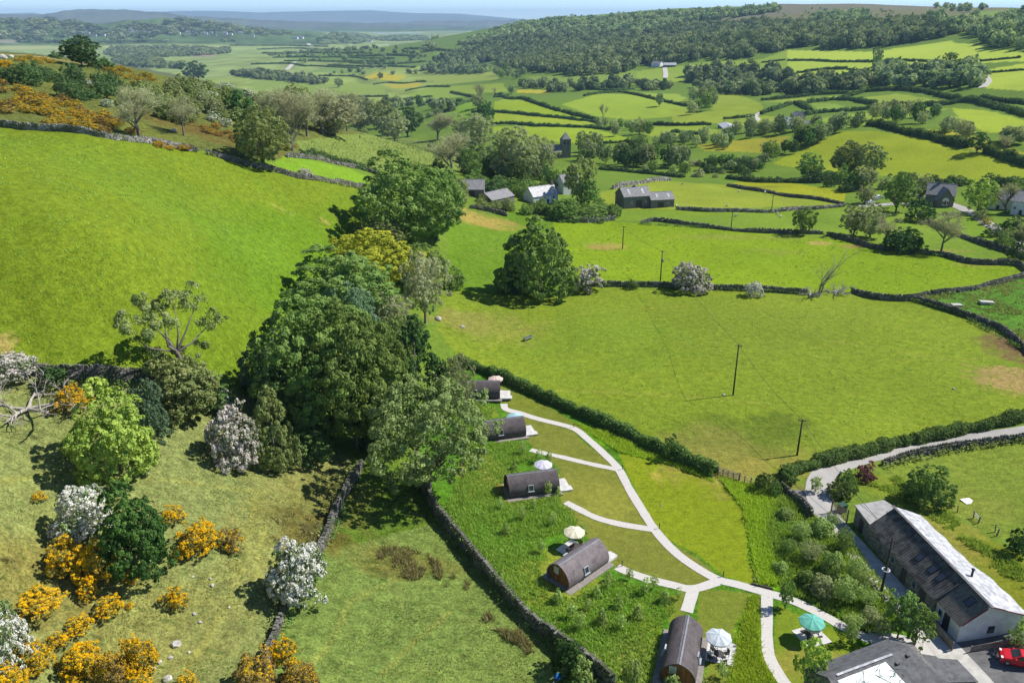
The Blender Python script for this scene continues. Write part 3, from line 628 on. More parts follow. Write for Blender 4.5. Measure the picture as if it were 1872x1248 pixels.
def tree_at(p, w, h, shape, leaf, name, label, cat, group=None, det='mid', rz=None, parts=True, crown_label=None, lean=(0, 0)):
    var = USED.get((shape, det), 0); USED[(shape, det)] = var + 1
    nv = 1 if shape == 'leanoak' else 4 if det == 'hi' else 3
    cm, tm = proto(shape, det, var % nv); rz = random.uniform(0, 6.28) if rz is None else rz
    if parts:
        root = thing(name, label, cat, p, rz, group); root.scale = (w, w, h); root.rotation_euler = (lean[0], lean[1], rz)
        c = bpy.data.objects.new('foliage' if shape.startswith(('bush', 'gorse')) else 'crown', cm); COL.objects.link(c); c.parent = root
        tr = bpy.data.objects.new('stem' if shape.startswith(('bush', 'gorse')) else 'trunk', tm); COL.objects.link(tr); tr.parent = root
    else:
        root = c = bpy.data.objects.new(name, cm); COL.objects.link(c); c.location = p; c.scale = (w, w, h); c.rotation_euler = (0, 0, rz); tag(c, label, cat, group)
    c.material_slots[0].link = 'OBJECT'; c.material_slots[0].material = LM[leaf]
    return root
def tree_px(shape, leaf, bx, by, ty, w, label, name='tree', cat='tree', group=None, det=None, parts=None, rz=None, lean=(0, 0)):
    """a plant whose foot is seen at (bx, by), its top at row ty and its crown w pixels across"""
    p = P(bx, by); D = depth(p); th = math.atan2(CAM_H - p.z, math.hypot(p.x, p.y))
    wm = w * D / FPX; hm = max((by - ty) * D / FPX / max(math.cos(th), .5) * .95, wm * .35)
    det = det or ('hi' if w > 62 else 'mid' if w > 17 else 'lo')
    return tree_at(p, wm, hm, shape, leaf, name, label, cat, group, det, rz, (w > 12) if parts is None else parts, lean=lean)

def hedge(px_pts, h, w, label, mat='hedge', name='hedge', group=None, lump=.36, world=False, dens_k=1.0, cat='hedge'):
    pw = [Vector(p) for p in px_pts] if world else [P(*p) for p in px_pts]
    D = np.mean([depth(p) for p in pw]); s = float(np.clip(D * 1.75 / 796, .11, 1.3)); g = np.random.default_rng(hash_(label))
    pl = catmull([(p.x, p.y) for p in pw], max(.4, s)); seg = np.r_[0, np.cumsum(np.linalg.norm(np.diff(pl, axis=0), axis=1))]; L = seg[-1]
    n = int(min(2.2 * L * (2 * h + w) / (.5 * s * s) * dens_k, 42000))
    u = g.random(n) * L; x = np.interp(u, seg, pl[:, 0]); y = np.interp(u, seg, pl[:, 1])
    tx = np.interp(u + .5, seg, pl[:, 0]) - np.interp(u - .5, seg, pl[:, 0]); ty = np.interp(u + .5, seg, pl[:, 1]) - np.interp(u - .5, seg, pl[:, 1])
    q = np.hypot(tx, ty) + 1e-9; nx, ny = -ty / q, tx / q
    def env(u, ph):
        return 1 + lump * 2 * (vnoise(u / (2.2 * h), np.zeros_like(u) + .5, 61) + .7 * vnoise(u / (.8 * h), np.zeros_like(u) + 3.5, 62) + .6 * vnoise(u / (1.0 * h), ph * 1.3, 63))
    ph = g.uniform(-.25, math.pi + .25, n); e = env(u, ph) * (1 + g.normal(0, .07, n))
    co = np.cos(ph); si = np.sin(ph); box = (np.abs(co) ** 3 + np.abs(si) ** 3) ** (-1 / 3)
    lat = co * box * w / 2 * e; up = np.maximum(si * box * h * e, .05 * h * g.random(n))
    X = x + nx * lat; Y = y + ny * lat; Z = zat(X, Y) + up
    N = np.stack([nx * co, ny * co, si + .25], 1)
    V, F = leafcards(np.stack([X, Y, Z], 1), N, s, g, .55)
    tint = np.repeat(np.clip(g.normal(.5, .25, n) + .25 * vnoise(u / 3, ph, 64), 0, 1), 4)
    # solid core that closes the gaps, inner shade put into its dark leaf tint
    m = 7; pp = np.linspace(0, math.pi, m); kx = np.arange(len(pl)); tg = np.gradient(pl, axis=0); tg /= np.linalg.norm(tg, axis=1)[:, None] + 1e-9
    cv = []
    for a in pp:
        e = env(seg, np.full(len(pl), a)) * .80; bx_ = (abs(math.cos(a)) ** 3 + abs(math.sin(a)) ** 3) ** (-1 / 3)
        lx = math.cos(a) * bx_ * w / 2 * e; X = pl[:, 0] - tg[:, 1] * lx; Y = pl[:, 1] + tg[:, 0] * lx; cv.append(np.stack([X, Y, zat(X, Y) + math.sin(a) * bx_ * h * e - .05], 1))
    cv = np.concatenate(cv); nn = len(pl); i = np.arange(nn - 1)
    cf = np.concatenate([np.stack([k * nn + i, k * nn + i + 1, (k + 1) * nn + i + 1, (k + 1) * nn + i], 1) for k in range(m - 1)])
    o = mk(name, np.r_[V, cv], np.r_[F, cf + len(V)], LM[mat], attrs={'tint': np.r_[tint, np.full(len(cv), .2)]})
    return tag(o, label, cat, group)

STONE = None
def stone_mat(name='dry_stone', k=1.0):
    t = NT(name); a = t.attr('tint'); v = t.coord()
    c = t.mix(t.ramp(a, 0, 1), tuple(v * k for v in (.075,.071,.065)), tuple(v * k for v in (.27,.258,.238))); c = t.mix(t.ramp(t.noise(2.2, v, 4), .5, .7, 0, .6), c, (.21, .20, .18))
    c = t.mix(t.ramp(t.noise(.6, v, 3), .46, .60, 0, .75), c, (.07, .085, .034))
    return t.principled(c, .95, t.bump(t.noise(9, v, 4), .5, .05), spec=.1)
STONE = stone_mat(); PALESTONE = stone_mat('pale_dry_stone', 1.7)
def drywall(px_pts, h, w, label, name='stone_wall', cat='wall', ragged=.12, world=False, group=None, stone=None, cap=True, gap=()):
    """dry stone wall: courses of separate rough stones over a rubble core, with upright cope stones"""
    pw = [Vector(p) for p in px_pts] if world else [P(*p) for p in px_pts]
    D = np.mean([depth(p) for p in pw]); g = np.random.default_rng(hash_(label))
    s = stone or float(np.clip(D * .0032, .28, 1.2)); pl = catmull([(p.x, p.y) for p in pw], .5 if D < 300 else 2)
    seg = np.r_[0, np.cumsum(np.linalg.norm(np.diff(pl, axis=0), axis=1))]; L = seg[-1]
    rows = max(2, int(round(h / (s * .55)))); hs = h / rows; U = []; A = []; Z = []; SX = []; SY = []; SZ = []
    nl = int(L / s)
    w = w * .75; hv = lambda u: 1 + ragged * 3.6 * vnoise(u / 6, np.zeros_like(u), 71) + ragged * vnoise(u / 1.3, np.zeros_like(u) + 2, 72)
    for r in range(rows):
        for side in (-1, 1):
            u = (np.arange(nl) + g.uniform(0, 1) + g.uniform(-.25, .25, nl)) * s; f = (r + .5) / rows; lat = side * (w / 2) * (1 - .28 * f) - side * s * .25
            U.append(u); A.append(np.full(nl, lat) + g.normal(0, .03, nl)); Z.append(hs * (r + .5) * hv(u)); SX.append(s * g.uniform(.75, 1.2, nl)); SY.append(s * g.uniform(.7, 1.1, nl)); SZ.append(hs * g.uniform(.8, 1.15, nl))
    if cap:
        nc = int(L / (s * .6)); u = (np.arange(nc) + g.uniform(-.2, .2, nc)) * s * .6; keep = g.random(nc) > ragged
        u = u[keep]; nc = len(u); U.append(u); A.append(g.normal(0, .03, nc)); Z.append(h * hv(u) + .1); SX.append(s * .5 * g.uniform(.6, 1.2, nc)); SY.append(np.full(nc, w * .8) * g.uniform(.7, 1, nc)); SZ.append(.3 * g.uniform(.6, 1.2, nc) + s * .15)
    U, A, Z, SX, SY, SZ = map(np.concatenate, (U, A, Z, SX, SY, SZ))
    ok = (U > 0) & (U < L)
    for a, b in gap: ok &= ~((U > a * L) & (U < b * L))
    U, A, Z, SX, SY, SZ = (v[ok] for v in (U, A, Z, SX, SY, SZ)); n = len(U)
    x = np.interp(U, seg, pl[:, 0]); y = np.interp(U, seg, pl[:, 1]); tx = np.interp(U + .4, seg, pl[:, 0]) - np.interp(U - .4, seg, pl[:, 0]); ty = np.interp(U + .4, seg, pl[:, 1]) - np.interp(U - .4, seg, pl[:, 1])
    q = np.hypot(tx, ty) + 1e-9; tx, ty = tx / q, ty / q; nx, ny = -ty, tx
    cx = x + nx * A; cy = y + ny * A; cz = zat(x, y) + Z
    cor = np.array([(-1,-1,-1),(1,-1,-1),(1,1,-1),(-1,1,-1),(-1,-1,1),(1,-1,1),(1,1,1),(-1,1,1)], float) * .5
    cc = cor[None] * (1 + g.uniform(-.28, .16, (n, 8, 3))); lx = cc[..., 0] * SX[:, None]; ly = cc[..., 1] * SY[:, None]; lz = cc[..., 2] * SZ[:, None]
    V = np.stack([cx[:, None] + tx[:, None] * lx + nx[:, None] * ly, cy[:, None] + ty[:, None] * lx + ny[:, None] * ly, cz[:, None] + lz], -1).reshape(-1, 3)
    fb = np.array([(3,2,1,0),(4,5,6,7),(0,1,5,4),(1,2,6,5),(2,3,7,6),(3,0,4,7)]); F = (fb[None] + 8 * np.arange(n)[:, None, None]).reshape(-1, 4)
    o = mk(name, V, F, PALESTONE if 'pale' in label else STONE, attrs={'tint': np.repeat(np.clip(g.normal(.5, .28, n), 0, 1), 8)})
    return tag(o, label, cat, group)
def scatter_world(px_poly, n, g, avoid=()):
    W = np.array([(p.x, p.y) for p in world_poly(px_poly)]); out = np.zeros((0, 2))
    while len(out) < n:
        q = g.uniform(W.min(0), W.max(0), (n * 2, 2)); q = q[inside(q[:, 0], q[:, 1], W)]
        for ax, ay, ar in avoid: q = q[np.hypot(q[:, 0] - ax, q[:, 1] - ay) > ar]
        out = np.r_[out, q]
        if len(q) == 0: break
    return out[:n]
def blades(name, px_poly, n, h, w, mat, seed, per=3, avoid=(), clump=0., lines=()):
    """grass blades growing in tufts over an area: stuff"""
    g = np.random.default_rng(seed); q = scatter_world(px_poly, n, g, avoid)
    for ln, rad in lines:                                    # keep clear of paths
        ok = np.ones(len(q), bool)
        for p in ln: ok &= np.hypot(q[:, 0] - p[0], q[:, 1] - p[1]) > rad
        q = q[ok]
    if clump: q = q[(vnoise(q[:, 0] / 2.4, q[:, 1] / 2.4, seed) + .6 * vnoise(q[:, 0] / .9, q[:, 1] / .9, seed + 1)) > clump - .5]
    q = np.repeat(q, per, 0); n = len(q); q = q + g.normal(0, w * .9, (n, 2)); a = g.uniform(0, 2 * math.pi, n); hh = h * g.uniform(.5, 1.3, n) * (1 + .9 * vnoise(q[:, 0] / 3.1, q[:, 1] / 3.1, seed + 2))
    dx, dy = np.cos(a) * w * .5, np.sin(a) * w * .5; z = zat(q[:, 0], q[:, 1]) - .03; lean = g.normal(0, .45, (n, 2)) * hh[:, None]
    V = np.stack([np.stack([q[:, 0] - dx, q[:, 1] - dy, z], 1), np.stack([q[:, 0] + dx, q[:, 1] + dy, z], 1),
                  np.stack([q[:, 0] + lean[:, 0] + dx * .35, q[:, 1] + lean[:, 1] + dy * .35, z + hh], 1), np.stack([q[:, 0] + lean[:, 0] - dx * .35, q[:, 1] + lean[:, 1] - dy * .35, z + hh], 1)], 1).reshape(-1, 3)
    o = mk(name, V, np.arange(4 * n).reshape(n, 4), LM[mat], attrs={'tint': np.repeat(np.clip(g.normal(.5, .28, n), 0, 1), 4)})
    return tag(o, None, None, None, 'stuff')
# ------------------------------------------------------------------ building materials
CONC = nmat('pale_concrete', (.40,.385,.355), (.54,.52,.48), 1.1, .9, .15, spec=.15)
PATHM = nmat('path_gravel', (.47,.445,.42), (.545,.52,.49), 4, .95, .3, spec=.1)
ROADM = nmat('lane_asphalt', (.33,.315,.30), (.39,.375,.355), .5, .9, .2, spec=.15)
TARM = nmat('dark_tarmac', (.10,.10,.105), (.17,.168,.165), .9, .9, .25, spec=.15)
SLAB = nmat('patio_slabs', (.44,.43,.42), (.60,.59,.57), 1.6, .85, .1)
WHITE = nmat('white_render', (.62,.62,.61), (.76,.76,.75), 1.4, .85, .1)
RUBBLE = nmat('rubble_stone', (.10,.097,.092), (.28,.265,.24), 3.2, .95, .6, spec=.1)
SLATE = nmat('grey_slate', (.13,.13,.14), (.29,.285,.285), 2.4, .7, .3, detail=6)
SLATEL = nmat('silvery_slate', (.26,.26,.28), (.54,.54,.56), 1.5, .55, .35, spec=.5, detail=6)
FIBRE = nmat('fibre_cement_sheet', (.060,.056,.054), (.155,.145,.135), 1.3, .85, .3, detail=7, lo=.4, hi=.62)
TILEB = nmat('brown_roof_sheet', (.13,.115,.10), (.20,.18,.155), 2.5, .85, .2)
FELT = nmat('bitumen_felt', (.075,.076,.082), (.14,.14,.145), 1.6, .85, .3, detail=7)
FELTL = nmat('pale_flat_roof_felt', (.26,.255,.25), (.36,.35,.34), 1.2, .9, .2)
TIMBER = nmat('red_brown_timber', (.22,.085,.03), (.36,.15,.055), 4, .7, .15, stretch=(1,1,.15))
PLANK = nmat('weathered_plank', (.17,.14,.115), (.31,.27,.23), 5, .9, .3, stretch=(.25,1,1))
FURN = nmat('dark_furniture_timber', (.045,.038,.034), (.085,.072,.062), 6, .7, .2)
POLEM = nmat('creosoted_pole', (.035,.028,.022), (.075,.06,.05), 6, .9, .3, stretch=(1,1,.2))
METAL = nmat('galvanised_metal', (.40,.41,.42), (.55,.56,.57), 3, .45, .05, metal=.7, spec=.5)
BLACKM = nmat('black_metal', (.02,.02,.022), (.04,.04,.042), 5, .5, .05)
WFRAME = nmat('window_frame_paint', (.70,.71,.72), (.80,.80,.80), 4, .6)
TARP = nmat('white_tarpaulin', (.42,.46,.46), (.80,.81,.81), 1.2, .5, .3, lo=.36, hi=.56)
def glass_mat():
    t = NT('window_glass'); return t.principled((.035,.045,.06), .08, spec=.9)
GLASS = glass_mat()
def shingle(name='cedar_shingles', k=1.):
    t = NT(name); u = t.attr('course'); v = t.coord(); sx = t.node('SeparateXYZ'); t.l.new(v, sx.inputs[0])
    fr = t.math('FRACT', t.math('MULTIPLY', u, 42.)); row = t.math('FLOOR', t.math('MULTIPLY', u, 42.))
    cx = t.node('CombineXYZ'); t.put(cx.inputs[0], t.math('MULTIPLY', sx.outputs[0], 7.)); t.put(cx.inputs[1], t.math('MULTIPLY', row, 3.7))
    wn_ = t.node('TexWhiteNoise', noise_dimensions='2D'); fl = t.node('VectorMath', operation='FLOOR'); t.l.new(cx.outputs[0], fl.inputs[0]); t.l.new(fl.outputs[0], wn_.inputs['Vector'])
    c = t.mix(wn_.outputs[0], tuple(v * k for v in (.062,.050,.054)), tuple(v * k for v in (.108,.092,.096))); c = t.mix(t.ramp(t.noise(.9, v, 4), .35, .7), c, tuple(v * k for v in (.122,.106,.108)))
    c = t.mix(t.ramp(fr, .0, .14, .55, 0), c, (.05,.042,.042))
    return t.principled(c, .8, t.bump(fr, .5, .03), spec=.2)
SHINGLE = shingle()

# ------------------------------------------------------------------ the five timber pods
def profile(k=1.0, n=30):
    q = np.array([(1.60,.10),(1.80,.55),(1.86,1.02),(1.76,1.55),(1.47,2.10),(1.02,2.55),(.50,2.85),(0,3.02)])
    t = np.linspace(0, 1, len(q)); tt = np.linspace(0, 1, n)
    half = catmull([tuple(p) for p in q], .12); ar = np.r_[0, np.cumsum(np.linalg.norm(np.diff(half, axis=0), axis=1))]; ar /= ar[-1]
    h = np.stack([np.interp(tt, ar, half[:, 0]), np.interp(tt, ar, half[:, 1])], 1)
    return np.r_[h * [1, 1], (h * [-1, 1])[::-1][1:]] * [k, 1] + [0, 0]
RIDGEM = nmat('ridge_lead', (.14,.14,.16), (.22,.22,.24), 3, .35, spec=.6)
SUNLITSH = shingle('sunlit_cedar_shingles', 1.75)  # same shingles lightened: sunlight on the diagonal pod put into the colour
WINF = nmat('grey_blue_window_frame', (.34,.38,.42), (.44,.47,.50), 4, .5)
def make_pod(label, c, ang, back_window=True):
    z0 = zat(*c); root = thing('camping_pod', label, 'camping pod', (c[0], c[1], z0), R(ang), 'timber camping pods on the lawn')
    L = 3.75; pr = profile(); n = len(pr); inn = pr * [.93, .955] + [0, .03]
    # shell with thickness, open ends
    V = np.concatenate([np.c_[np.full(n, x), q] for x in (-L, L) for q in (pr, inn)])   # order: -L outer, -L inner, L outer, L inner
    xs = np.linspace(-L, L, 9); V = np.concatenate([np.c_[np.full(n, x), pr] for x in xs] + [np.c_[np.full(n, x), inn] for x in xs]); i = np.arange(n - 1); F = []
    m = len(xs)
    for k in range(m - 1):
        F.append(np.stack([k * n + i, k * n + i + 1, (k + 1) * n + i + 1, (k + 1) * n + i], 1)[:, ::-1]); q = (m + k) * n
        F.append(np.stack([q + i, q + i + 1, q + n + i + 1, q + n + i], 1))
    for k, q in ((0, m * n), ((m - 1) * n, (2 * m - 1) * n)): 
        f = np.stack([k + i, k + i + 1, q + i + 1, q + i], 1); F.append(f if k == 0 else f[:, ::-1])
    cr = np.tile(np.linspace(0, 1, n), 2 * m)
    mk('shell', V, np.concatenate(F), SUNLITSH if 'pale' in label else SHINGLE, root, {'course': cr})
    b = MB(); rz = 3.02
    for s in (-1, 1): b.box((0, s * .13, rz - .02), (2 * L + .06, .17, .03), mat=Matrix.Rotation(-s * .32, 3, 'X'))
    b.build('ridge_cap', RIDGEM, root)
    for s, nm in ((-1, 'end_wall'), (1, 'end_wall')):
        b = MB(); x = s * (L - .38); poly = [(x, y, z) for y, z in inn]; b.prism(poly, (0, 0, 0), (-s * .08, 0, 0)); ew = b.build('end_wall', TIMBER, root)
        b = MB()
        for k in range(7): b.box((x + s * .03, -1.35 + k * .45, .95 + .0 * k), (.05, .05, 1.6 if abs(k - 3) > 2 else 1.75))
        b.build('batten', TIMBER, ew)
        if s > 0:
            d = MB().box((x + .05, .0, 1.05), (.06, 1.5, 1.95)).build('door', BLACKM, root); MB().box((x + .10, -.37, 1.1), (.04, .66, 1.75)).box((x + .10, .37, 1.1), (.04, .66, 1.75)).build('pane', GLASS, d)
        else:
            f = MB(); f.box((x - .05, .55, 1.75), (.08, .72, .95)); w = f.build('window', WFRAME, root); MB().box((x - .10, .55, 1.75), (.04, .54, .77)).build('pane', SLAB, w)
    # side windows that follow the slope of the shell
    for s in (-1, 1):
        y, z = 1.80, 1.50; tl = Matrix.Rotation(s * .22, 3, 'X')
        for wx in (-.55,):
            f = MB(); cc = (wx, s * (y + .01), z)
            for dx, dz, sx_, sz in ((-.35, 0, .07, .90), (.35, 0, .07, .90), (0, .42, .63, .07), (0, -.42, .63, .07)):
                o = tl @ Vector((dx, 0, dz)); f.box((cc[0] + o.x, cc[1] + o.y, cc[2] + o.z), (sx_, .16, sz), mat=tl)
            o = tl @ Vector((0, s * .10, -.50)); f.box((cc[0], cc[1] + o.y, cc[2] + o.z), (.98, .16, .06), mat=tl)
            w = f.build('window', WINF, root); MB().box(cc, (.64, .06, .78), mat=tl).build('pane', GLASS, w)
    MB().box((0, 0, .03), (2 * L + .7, 4.9, .22)).build('plinth', nmat_plinth, root)
    MB().box((L + .85, 0, .08), (2.0, 3.3, .30)).box((L + 2.0, -.9, .04), (.35, 1.2, .2)).build('deck', SLAB, root)
    return root
nmat_plinth = nmat('plinth_gravel', (.20,.18,.165), (.30,.275,.255), 5, .95, .4)
PODS = [((-5.9,131.0), 0), ((-1.75,116.75), 15.5), ((2.85,99.95), 13.5), ((8.25,81.35), 44), ((18.15,66.3), 71.5)]
for (c, a), lb in zip(PODS, ['dark curved pod farthest up the path, with a pink parasol behind its ridge', 'dark curved pod half under the feathery tree, with a blue parasol behind',
    'dark curved pod with a lavender parasol behind its ridge, in long grass', 'pale sunlit pod set diagonally, red brown end wall showing, cream parasol behind',
    'curved pod at the bottom edge with shiny ridge strip, beside the grey parasol']): make_pod(lb, c, a)

def patio(name, c, ang, sx, sy, h=.10):
    z = zat(*c); b = MB(); g = random.Random(5); nx = max(1, int(sx / .75)); ny = max(1, int(sy / .75))
    for i in range(nx):
        for j in range(ny): b.box(((i + .5) * sx / nx - sx / 2, (j + .5) * sy / ny - sy / 2, h / 2 - .06 + g.uniform(-.004, .004)), (sx / nx - .02, sy / ny - .02, h + .1))
    o = b.build(name, SLAB); o.location = (c[0], c[1], z); o.rotation_euler = (0, 0, R(ang)); return tag(o, kind='structure')
def parasol(label, c, col, r=1.42, h=2.35, rz=0.3):
    z = zat(*c) + .04; root = thing('parasol', label, 'parasol', (c[0], c[1], z), rz, 'parasols beside the pods')
    m = nmat('parasol_cloth', tuple(v * .88 for v in col), col, 1.2, .8, .05); t = m.node_tree
    tr = t.nodes.new('ShaderNodeBsdfTranslucent'); tr.inputs[0].default_value = (*col, 1); mx = t.nodes.new('ShaderNodeMixShader'); mx.inputs[0].default_value = .22
    pb = [n for n in t.nodes if n.type == 'BSDF_PRINCIPLED'][0]; ou = [n for n in t.nodes if n.type == 'OUTPUT_MATERIAL'][0]
    t.links.new(pb.outputs[0], mx.inputs[1]); t.links.new(tr.outputs[0], mx.inputs[2]); t.links.new(mx.outputs[0], ou.inputs[0])
    V = [(0, 0, h + .42)]; F = []; N = 8; rings = [(.35, h + .33), (.7, h + .2), (1.0, h + .02), (1.0, h - .12)]
    for k, (f, zz) in enumerate(rings):
        for i in range(2 * N):
            a = math.pi * i / N; mid = i % 2; rr = r * f * (.94 if mid else 1.0); V.append((math.cos(a) * rr, math.sin(a) * rr, zz - ((.08 * f * (1.3 - f) + .05 * f) if mid else 0)))
    n = 2 * N
    tri = [(0, 1 + i, 1 + (i + 1) % n) for i in range(n)]; qd = [(1 + k * n + i, 1 + (k + 1) * n + i, 1 + (k + 1) * n + (i + 1) % n, 1 + k * n + (i + 1) % n) for k in range(3) for i in range(n)]
    mk('canopy', np.array(V), [tri, qd], m, root)
    MB().tube([(0, 0, .05), (0, 0, h + .40)], .028, 8).tube([(0, 0, h + .38), (0, 0, h + .50)], [.04, .015], 8).build('pole', FURN, root)
    b = MB()
    for i in range(N):
        a = 2 * math.pi * i / N; b.tube([(math.cos(a) * .05, math.sin(a) * .05, h + .36), (math.cos(a) * r * .97, math.sin(a) * r * .97, h - .02)], .012, 4)
    b.build('ribs', FURN, root); MB().tube([(0, 0, 0), (0, 0, .07), (0, 0, .10)], [.30, .28, .08], 14).build('base', BLACKM, root); return root
UMB = [((906,691), (.78,.60,.52), 'pink parasol half hidden behind the farthest pod'), ((941,756), (.42,.66,.74), 'light blue parasol behind the second pod from the far hedge'),
       ((993,846), (.72,.70,.86), 'lavender parasol standing behind the third pod'), ((1050,970), (.82,.76,.58), 'cream parasol over dark furniture beside the pale diagonal pod'),
       ((1314,1163), (.62,.68,.74), 'grey blue parasol over table and chairs at the bottom edge'), ((1485,1133), (.16,.52,.43), 'teal green parasol over a picnic bench on a white slab')]
UC = []
for (px, py), col, lb in UMB:
    p = PZ(px, py, 2.5); UC.append((p.x, p.y)); parasol(lb, (p.x, p.y), col)
def picnic_bench(label, c, ang):
    root = thing('picnic_bench', label, 'picnic bench', (c[0], c[1], zat(*c) + .05), R(ang)); b = MB()
    for k in range(5): b.box((0, -.30 + k * .15, .74), (1.8, .135, .04))
    b.build('tabletop', FURN, root)
    for s in (-1, 1):
        MB().box((0, s * .70 - .08, .44), (1.8, .14, .04)).box((0, s * .70 + .08, .44), (1.8, .14, .04)).build('seat', FURN, root)
        MB().box((s * .65, 0, .70), (.07, .66, .09)).box((s * .65, 0, .40), (.07, 1.5, .09)).tube([(s * .65, -.62, 0), (s * .65, -.25, .72)], .045, 6).tube([(s * .65, .62, 0), (s * .65, .25, .72)], .045, 6).build('leg', FURN, root)
    return root
def table(label, c, ang, rnd=True):
    root = thing('garden_table', label, 'table', (c[0], c[1], zat(*c) + .05), R(ang)); b = MB()
    if rnd: b.tube([(0, 0, .70), (0, 0, .74)], .55, 20)
    else:
        for k in range(6): b.box((0, -.375 + k * .15, .72), (1.5, .135, .04))
    b.build('tabletop', FURN, root)
    for sx in (-1, 1):
        for sy in (-1, 1): MB().tube([(sx * .36, sy * .32, 0), (sx * .30, sy * .27, .70)], .03, 6).build('leg', FURN, root)
    return root
def chair0(label, c, ang, group):
    root = thing('garden_chair', label, 'chair', (c[0], c[1], zat(*c) + .05), R(ang), group)
    b = MB(); [b.box((0, -.2 + k * .1, .44), (.5, .085, .03)) for k in range(5)]; b.build('seat', FURN, root)
    b = MB(); [b.box((-.2 + k * .1, -.26, .70), (.07, .03, .5)) for k in range(5)]; b.box((0, -.26, .95), (.5, .04, .06)); b.build('backrest', FURN, root)
    for sx in (-1, 1):
        for sy in (-1, 1): MB().box((sx * .23, sy * .22, .22), (.045, .045, .44)).build('leg', FURN, root)
        MB().box((sx * .26, 0, .62), (.05, .5, .03)).build('armrest', FURN, root)
    return root
patio('patio', (22.75, 67.55), -17, 3.2, 3.4); patio('patio', (33.5, 70.1), 20, 3.1, 3.0); patio('patio', (UC[3][0] - .25, UC[3][1] - .5), 44, 3.2, 3.0)
table('round dark garden table under the grey blue parasol', (UC[4][0], UC[4][1] - .65), 10)
CH = None
for k, (a, lb) in enumerate([(20, 'far right'), (110, 'far left'), (200, 'near left'), (290, 'near right')]):
    x = UC[4][0] + .98 * math.cos(R(a)); y = UC[4][1] - .65 + .98 * math.sin(R(a)); l = 'dark slatted garden chair at the round table, %s side' % lb
    if CH is None: CH = o = chair0(l, (x, y), 0, 'garden chairs on the patios')
    else: o = copy_tree(CH); o['label'] = l
    o.location = (x, y, zat(x, y) + .05); o.rotation_euler = (0, 0, R(a + 90))
table('dark slatted garden table under the cream parasol behind the pale pod', (UC[3][0], UC[3][1] - .7), 44, False)
for a, d, lb in [(44, 1.1, 'right hand'), (224, 1.1, 'left hand')]:
    x = UC[3][0] + d * math.cos(R(a)); y = UC[3][1] - .7 + d * math.sin(R(a)); o = copy_tree(CH); o['label'] = 'dark garden chair at the %s end of the table under the cream parasol' % lb
    o.location = (x, y, zat(x, y) + .05); o.rotation_euler = (0, 0, R(a + 90))
picnic_bench('dark timber picnic bench on the white slab under the teal parasol', (33.4, 70.0), 20)

# ------------------------------------------------------------------ garden paths, lane, drive
PL = []
def path(pts_, w, name='path', mat=None, lift=.05): 
    PL.extend([(P(*p).x, P(*p).y) for p in dens(pts_, 8, False)]); return strip(name, pts_, w, lift, mat or PATHM)
path([(921,738),(925,748),(950,755),(985,766),(1046,782),(1075,803),(1105,830),(1130,856),(1150,893),(1170,926),(1197,968),(1228,1003),(1262,1030),(1310,1058),(1348,1068),(1400,1083),(1450,1098),(1500,1122),(1550,1150),(1590,1168)], 1.35)
path([(970,822),(985,826),(1030,836),(1080,848),(1134,859)], 1.15, lift=.046)
path([(1034,918),(1055,929),(1090,946),(1130,957),(1170,964),(1196,968)], 1.25, lift=.046)
path([(1128,1036),(1150,1046),(1185,1058),(1230,1069),(1266,1076),(1312,1063)], 1.35, lift=.046)
path([(1268,1074),(1263,1092),(1255,1118)], 1.45, lift=.042)
path([(1402,1085),(1402,1110),(1402,1160),(1405,1195),(1415,1218),(1432,1245),(1442,1256)], 1.35, lift=.042)
strip('lane', [(2150,745),(2000,768),(1872,788),(1780,800),(1700,811),(1620,826),(1560,841),(1515,860),(1497,885),(1497,912),(1512,942),(1540,978)], [3.3,3.3,3.2,3.1,3.1,3.2,3.4,3.6,3.4], .06, ROADM)
strip('driveway', [(1510,935),(1535,968),(1575,1015),(1620,1065),(1665,1117),(1710,1165),(1762,1222),(1800,1265)], [3.0,3.4,3.6,3.6,3.4,3.4], .05, CONC)
strip('turning_area', [(1440,905),(1465,905),(1495,915)], [2.2,3.2,3.4], .045, TARM)
strip('car_park', [(1660,1200),(1720,1205),(1790,1205),(1872,1205),(1990,1200)], [3,8.5,8.5,8.5,8.5], .035, TARM)
strip('path', [(1590,1166),(1630,1172),(1680,1180),(1720,1186)], 2.6, .04, PATHM)
strip('village_lane', [(1735,372),(1760,382),(1800,405),(1840,430),(1872,452),(1940,500)], 4.2, .09, ROADM, step=2)
strip('village_lane', [(1570,377),(1620,374),(1680,372),(1735,372)], 4.5, .085, ROADM, step=2)
strip('farm_track', [(1375,225),(1385,219),(1380,213),(1390,206)], 5, .2, CONC, step=3)
strip('farm_track', [(1215,124),(1217,136),(1216,143)], 8, .4, CONC, step=6)
strip('farm_track', [(1795,161),(1805,150),(1800,138)], 7, .4, CONC, step=6)
strip('farm_track', [(524,128),(532,120),(541,113)], 14, .6, CONC, step=12)
strip('farm_track', [(563,80),(570,86)], 22, .8, CONC, step=14)
DITCHM = nmat('ditch_soil', (.028,.026,.018), (.055,.05,.032), 4, .9, .5)
strip('ditch', [(1362,900),(1370,925),(1378,965),(1390,1005),(1394,1040),(1397,1072)], .55, .05, DITCHM)
strip('ditch', [(1387,1092),(1384,1125),(1377,1165),(1376,1205),(1377,1255)], .5, .05, DITCHM)
